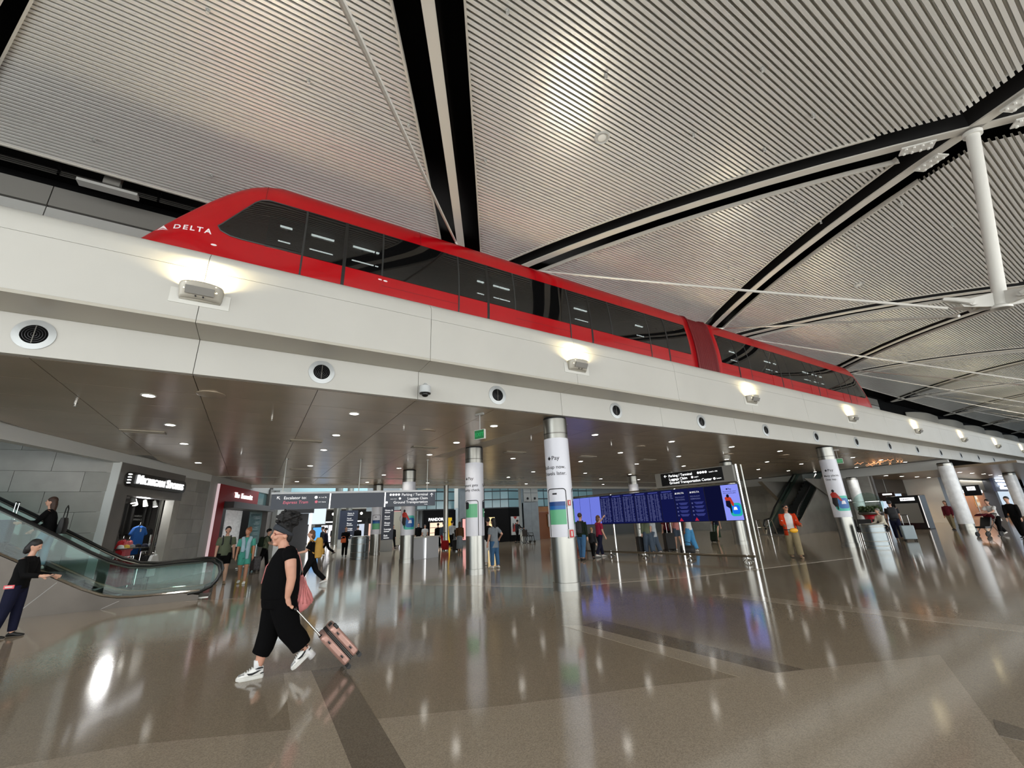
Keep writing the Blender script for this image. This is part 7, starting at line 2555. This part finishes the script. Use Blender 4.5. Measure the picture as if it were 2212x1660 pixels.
# hair under and above the band
HB = HAIR['black']
h_ = MB()
h_.ell(wp(.375, 1.615), .092, .080, .092, 18, 12)
h_.ell(wp(.432, 1.53), .040, .062, .070, 14, 10)
rg = random.Random(5)
for i in range(170):
    th, ph = rg.uniform(0, 2 * PI), math.acos(rg.uniform(-1, 1))
    r_ = rg.uniform(.08, .140)
    c = wp(.408, 1.750) + Vector((r_ * 1.05 * math.sin(ph) * math.cos(th), r_ * .95 * math.sin(ph) * math.sin(th), r_ * .82 * math.cos(ph)))
    h_.ell(c, rg.uniform(.016, .03), rg.uniform(.016, .03), rg.uniform(.014, .026), 7, 5)
h_.ell(wp(.40, 1.745), .095, .085, .075, 16, 10)
o = h_.build('hair', mat('hair_curly_black', rgb(11, 10, 10), .75, noise=(60, .5)), wm)
fuse(o, .0085, 0)
# headband
mb = MB()
rings = []
for k in range(33):
    q = 2 * PI * k / 32
    # a tilted hoop, low at the nape
    nrm = Vector((.50, 0, .866)).normalized()
    uu = Vector((.866, 0, -.50))
    vv = Vector((0, 1, 0))
    c = wp(.364, 1.606) + uu * (.122 * math.cos(q)) + vv * (.089 * math.sin(q))
    out = (uu * math.cos(q) + vv * math.sin(q)).normalized()
    wd = .033 - .008 * math.cos(q)
    rings.append([c - nrm * wd - out * .010, c - nrm * wd * .6 + out * .008, c + nrm * wd * .6 + out * .006, c + nrm * wd - out * .014])
mb.loft(rings, cap=False)
mb.build('headband', mat('headband_charcoal', rgb(46, 50, 56), .9), wm, smooth='all')
# glasses
GLM = mat('glasses_frame', rgb(120, 50, 44), .4)
for sg in (-1, 1):
    mb = MB()
    mb.tube([wp(.262 + .012 * abs(math.cos(k * PI / 8)), 1.560 + .024 * math.sin(k * PI / 8), sg * (.036 + .028 * math.cos(k * PI / 8))) for k in range(17)], .004, 6, cap=False)
    mb.build('glasses_rim', GLM, wm)
    MB().tube([wp(.272, 1.568, sg * .066), wp(.32, 1.570, sg * .079), wp(.392, 1.562, sg * .084)], .0035, 6).build('glasses_temple', GLM, wm)
    MB().ell(wp(.273, 1.562, sg * .034), .010, .014, .008, 10, 6).build('eye', EYE, wm)
MB().tube([wp(.258, 1.568, -.012), wp(.252, 1.572, 0), wp(.258, 1.568, .012)], .0035, 6).build('glasses_bridge', GLM, wm)
MB().ell(wp(.2535, 1.493), .010, .020, .006, 10, 6).build('mouth', LIP, wm)
# socks and sneakers
SOCK = mat('sock_white', rgb(220, 220, 220), .9)
SNK = mat('sneaker_white', rgb(226, 226, 222), .45)
SNG = mat('sneaker_grey', rgb(150, 152, 152), .5)


def sneaker(ankle, pitch, yoff):
    """toe towards -X; pitch lifts the heel"""
    M = Matrix.Rotation(-pitch, 3, 'Y')
    toe = Vector((-.195, 0, -.098))

    def T(v):
        v = Vector(v)
        v = M @ (v - toe) + toe if pitch else v
        return ankle + v
    sh = None
    mb = MB()
    rows = []
    for fx, z0, z1, w in ((.062, -.075, .005, .028), (.048, -.078, .018, .038), (.0, -.078, .020, .042), (-.05, -.078, .008, .044), (-.10, -.078, -.022, .048), (-.15, -.078, -.036, .046), (-.185, -.076, -.050, .032), (-.198, -.074, -.062, .014)):
        rows.append([T((fx, w * math.copysign(abs(math.cos(q)) ** .7, math.cos(q)), (z0 + z1) / 2 + (z1 - z0) / 2 * math.sin(q))) for q in [2 * PI * k / 16 for k in range(16)]])
    mb.loft(rows)
    up_ = mb.build('sneaker', SNK, wm, smooth='all')
    mb = MB()
    outl = [(.070, .020), (.060, .040), (0, .046), (-.06, .048), (-.12, .053), (-.17, .046), (-.2, .024), (-.206, 0)]
    pts = [(x, y) for x, y in outl] + [(x, -y) for x, y in outl[::-1][1:]]
    mb.loft([[T((x, y, -.102 + (.006 if x < -.19 else 0))) for x, y in pts], [T((x * 1.01, y * 1.04, -.088)) for x, y in pts], [T((x, y, -.068)) for x, y in pts]])
    mb.build('sole', mat('sole_white', rgb(206, 206, 200), .6), up_)
    # curved side mark, heel patch, eyestay, laces
    for sg in (-1,):
        mk = [(-.105, -.030), (-.085, -.052), (-.05, -.056), (0, -.038), (.052, -.012), (-.0, -.022), (-.05, -.034), (-.078, -.034)]
        mb = MB()
        mb.plate([T((x, sg * (.0465 if x < -.03 else .045 - .06 * max(0, x)), z)) for x, z in mk], T((0, sg * .003, 0)) - T((0, 0, 0)))
        mb.build('side_mark', BLACKM, up_)
        mb = MB()
        mb.plate([T((x, sg * .045, z)) for x, z in ((.008, .012), (.05, .012), (.060, -.002), (.02, -.006), (-.03, -.001))], T((0, sg * .003, 0)) - T((0, 0, 0)))
        mb.build('collar_patch', BLACKM, up_)
        mb = MB()
        mb.plate([T((x, sg * .0445, z)) for x, z in ((.035, -.046), (.064, -.040), (.066, -.052), (.03, -.058))], T((0, sg * .003, 0)) - T((0, 0, 0)))
        mb.build('heel_patch', BLACKM, up_)
    for q in range(4):
        x = -.055 - .022 * q
        MB().tube([T((x, -.028, .004 - .011 * q)), T((x - .004, 0, .014 - .012 * q)), T((x, .028, .004 - .011 * q))], .005, 6).build('lace', SNK, up_)
    MB().plate([T((-.185, .03, -.060)), T((-.13, .046, -.045)), T((-.13, -.046, -.045)), T((-.185, -.03, -.060))], T((0, 0, .012)) - T((0, 0, 0))).build('toe_cap', SNG, up_, smooth=True)


sneaker(FA + Vector((.0, 0, .002)), 0.0, 0)
sneaker(RA + Vector((.035, 0, -.045)), .70, 0)
MB().tube([FA + Vector((.004, 0, -.02)), FA + Vector((0, 0, .05)), FA + Vector((-.004, 0, .085))], [.044, .047, .046], 14).build('sock', SOCK, wm, smooth='all')
MB().tube([RA + Vector((.045, 0, -.045)), RA + Vector((.0, 0, .0)), RA + Vector((-.045, 0, .045))], [.046, .047, .050], 14).build('sock', SOCK, wm, smooth='all')

# pink sling bag on her back
PNK = mat('bag_pink', rgb(208, 128, 126), .6, noise=(14, .14), bump=(26, .5))
t = thing('sling_bag', 'dusty pink sling bag hanging behind the walking woman', 'bag', (.66, CYW + .02, .65))
mb = MB()
rows = []
for z, xc, rx, ry in ((.635, .60, .05, .07), (.68, .625, .11, .085), (.76, .672, .125, .092), (.84, .672, .098, .088), (.92, .655, .068, .07), (1.0, .64, .036, .05), (1.07, .628, .018, .03)):
    rows.append([Vector((xc + rx * math.copysign(abs(math.cos(q)) ** .8, math.cos(q)), CYW + .02 + ry * math.sin(q), z)) for q in [2 * PI * k / 18 for k in range(18)]])
mb.loft(rows)
mb.build('bag_body', PNK, t, smooth='all')
for k in range(4):
    MB().tube([(.632 + .01 * k, CYW - .03 - .012 * k, 1.05), (.65 + .018 * k, CYW - .06 - .006 * k, .90), (.62 + .05 * k, CYW - .074, .74)], [.004, .009, .005], 6).build('fold', PNK, t, smooth='all')
MB().tube([(.628, CYW, 1.06), (.632, CYW - .03, 1.10), (.628, CYW, 1.13)], .008, 6).build('ring', CHROME, t)
st_ = [(.628, CYW - .01, 1.12), (.600, CYW - .03, 1.22), (.572, CYW - .06, 1.30), (.52, CYW - .10, 1.385), (.44, CYW - .105, 1.43), (.34, CYW - .05, 1.36), (.225, CYW + .05, 1.2), (.20, CYW + .16, 1.0)]
mb = MB()
rings = []
for i, p in enumerate(st_):
    p = Vector(p)
    tn = (Vector(st_[min(i + 1, len(st_) - 1)]) - Vector(st_[max(i - 1, 0)])).normalized()
    s_ = tn.cross(Vector((0, 1, 0))).normalized()
    w_ = Vector((0, 1, 0))
    rings.append([p + s_ * .004 + w_ * .024, p + s_ * .004 - w_ * .024, p - s_ * .004 - w_ * .024, p - s_ * .004 + w_ * .024])
mb.loft(rings)
mb.build('strap', PNK, t, smooth=True)

# rose-gold cabin suitcase
RG = mat('case_rose_gold', rgb(178, 140, 128), .36, .35, noise=(4, .05))
a = Vector((.677, 0, -.736))
b = Vector((.736, 0, .677))
yv = Vector((0, 1, 0))
LT = Vector((.866, 5.955, .372))
LEN, DEP_, WID = .445, .215, .35
t = thing('suitcase', 'rose gold hard-shell cabin suitcase pulled by the woman in black', 'suitcase', (1.2, 6.12, 0))


def S(l, d, w):
    return LT + a * l + b * d + yv * w


def sbox(l0, l1, d0, d1, w0, w1):
    return MB().obox(S((l0 + l1) / 2, (d0 + d1) / 2, (w0 + w1) / 2), a * ((l1 - l0) / 2), b * ((d1 - d0) / 2), yv * ((w1 - w0) / 2))


sbox(0, LEN, 0, .094, 0, WID).build('shell_half', RG, t, bevel=.028, smooth=True)
sbox(0, LEN, .121, DEP_, 0, WID).build('shell_half', RG, t, bevel=.028, smooth=True)
sbox(.006, LEN - .006, .085, .130, .006, WID - .006).build('zip_band', BLACKM, t, bevel=.01)
mb = MB()
for dd in (.100, .115):
    mb.tube([S(.004, dd, .004), S(LEN - .004, dd, .004), S(LEN - .004, dd, WID - .004)], .003, 6)
mb.build('zip', STEELD, t)
for (l, d) in ((.10, .047), (.33, .047), (.10, .168), (.33, .168)):
    sbox(l - .030, l + .030, d - .020, d + .020, -.004, .004).build('latch_plate', mat('case_rose_dark', rgb(150, 116, 106), .4, .4), t, bevel=.004)
    sbox(l - .019, l + .019, d - .009, d + .009, -.012, .0).build('latch', BLACKG, t, bevel=.006)
sbox(-.012, .02, .150, .195, .12, .23).build('carry_handle', BLACKM, t, bevel=.01)
sbox(-.010, .06, .185, .222, -.004, .05).build('corner_guard', BLACKG, t, bevel=.01)
for d in (.030, .185):
    for w in (.045, WID - .045):
        sbox(LEN - .01, LEN + .03, d - .022, d + .022, w - .025, w + .025).build('wheel_housing', BLACKM, t, bevel=.008)
        c = S(LEN + .042, d, w)
        MB().cyl(c - yv * .012, c + yv * .012, .028, n=16).build('wheel', BLACKG, t, smooth=True)
for w in (.10, .25):
    p0, p1 = S(-.0, .025, w), S(-.445, .025, w)
    p1.y += (CYW - .205 - 6.13) * .0
    MB().cyl(p0, S(-.20, .025, w), .010, n=10).build('handle_tube', CHROME, t, smooth=True)
    MB().cyl(S(-.20, .025, w), p1, .0075, n=10).build('handle_tube', CHROME, t, smooth=True)
sbox(-.475, -.437, .008, .042, .03, .28).build('grip', BLACKG, t, bevel=.012, smooth=True)
MB().cyl(S(-.0, .025, .10), S(-.012, .025, .10), .02, n=12).build('handle_socket', BLACKM, t)
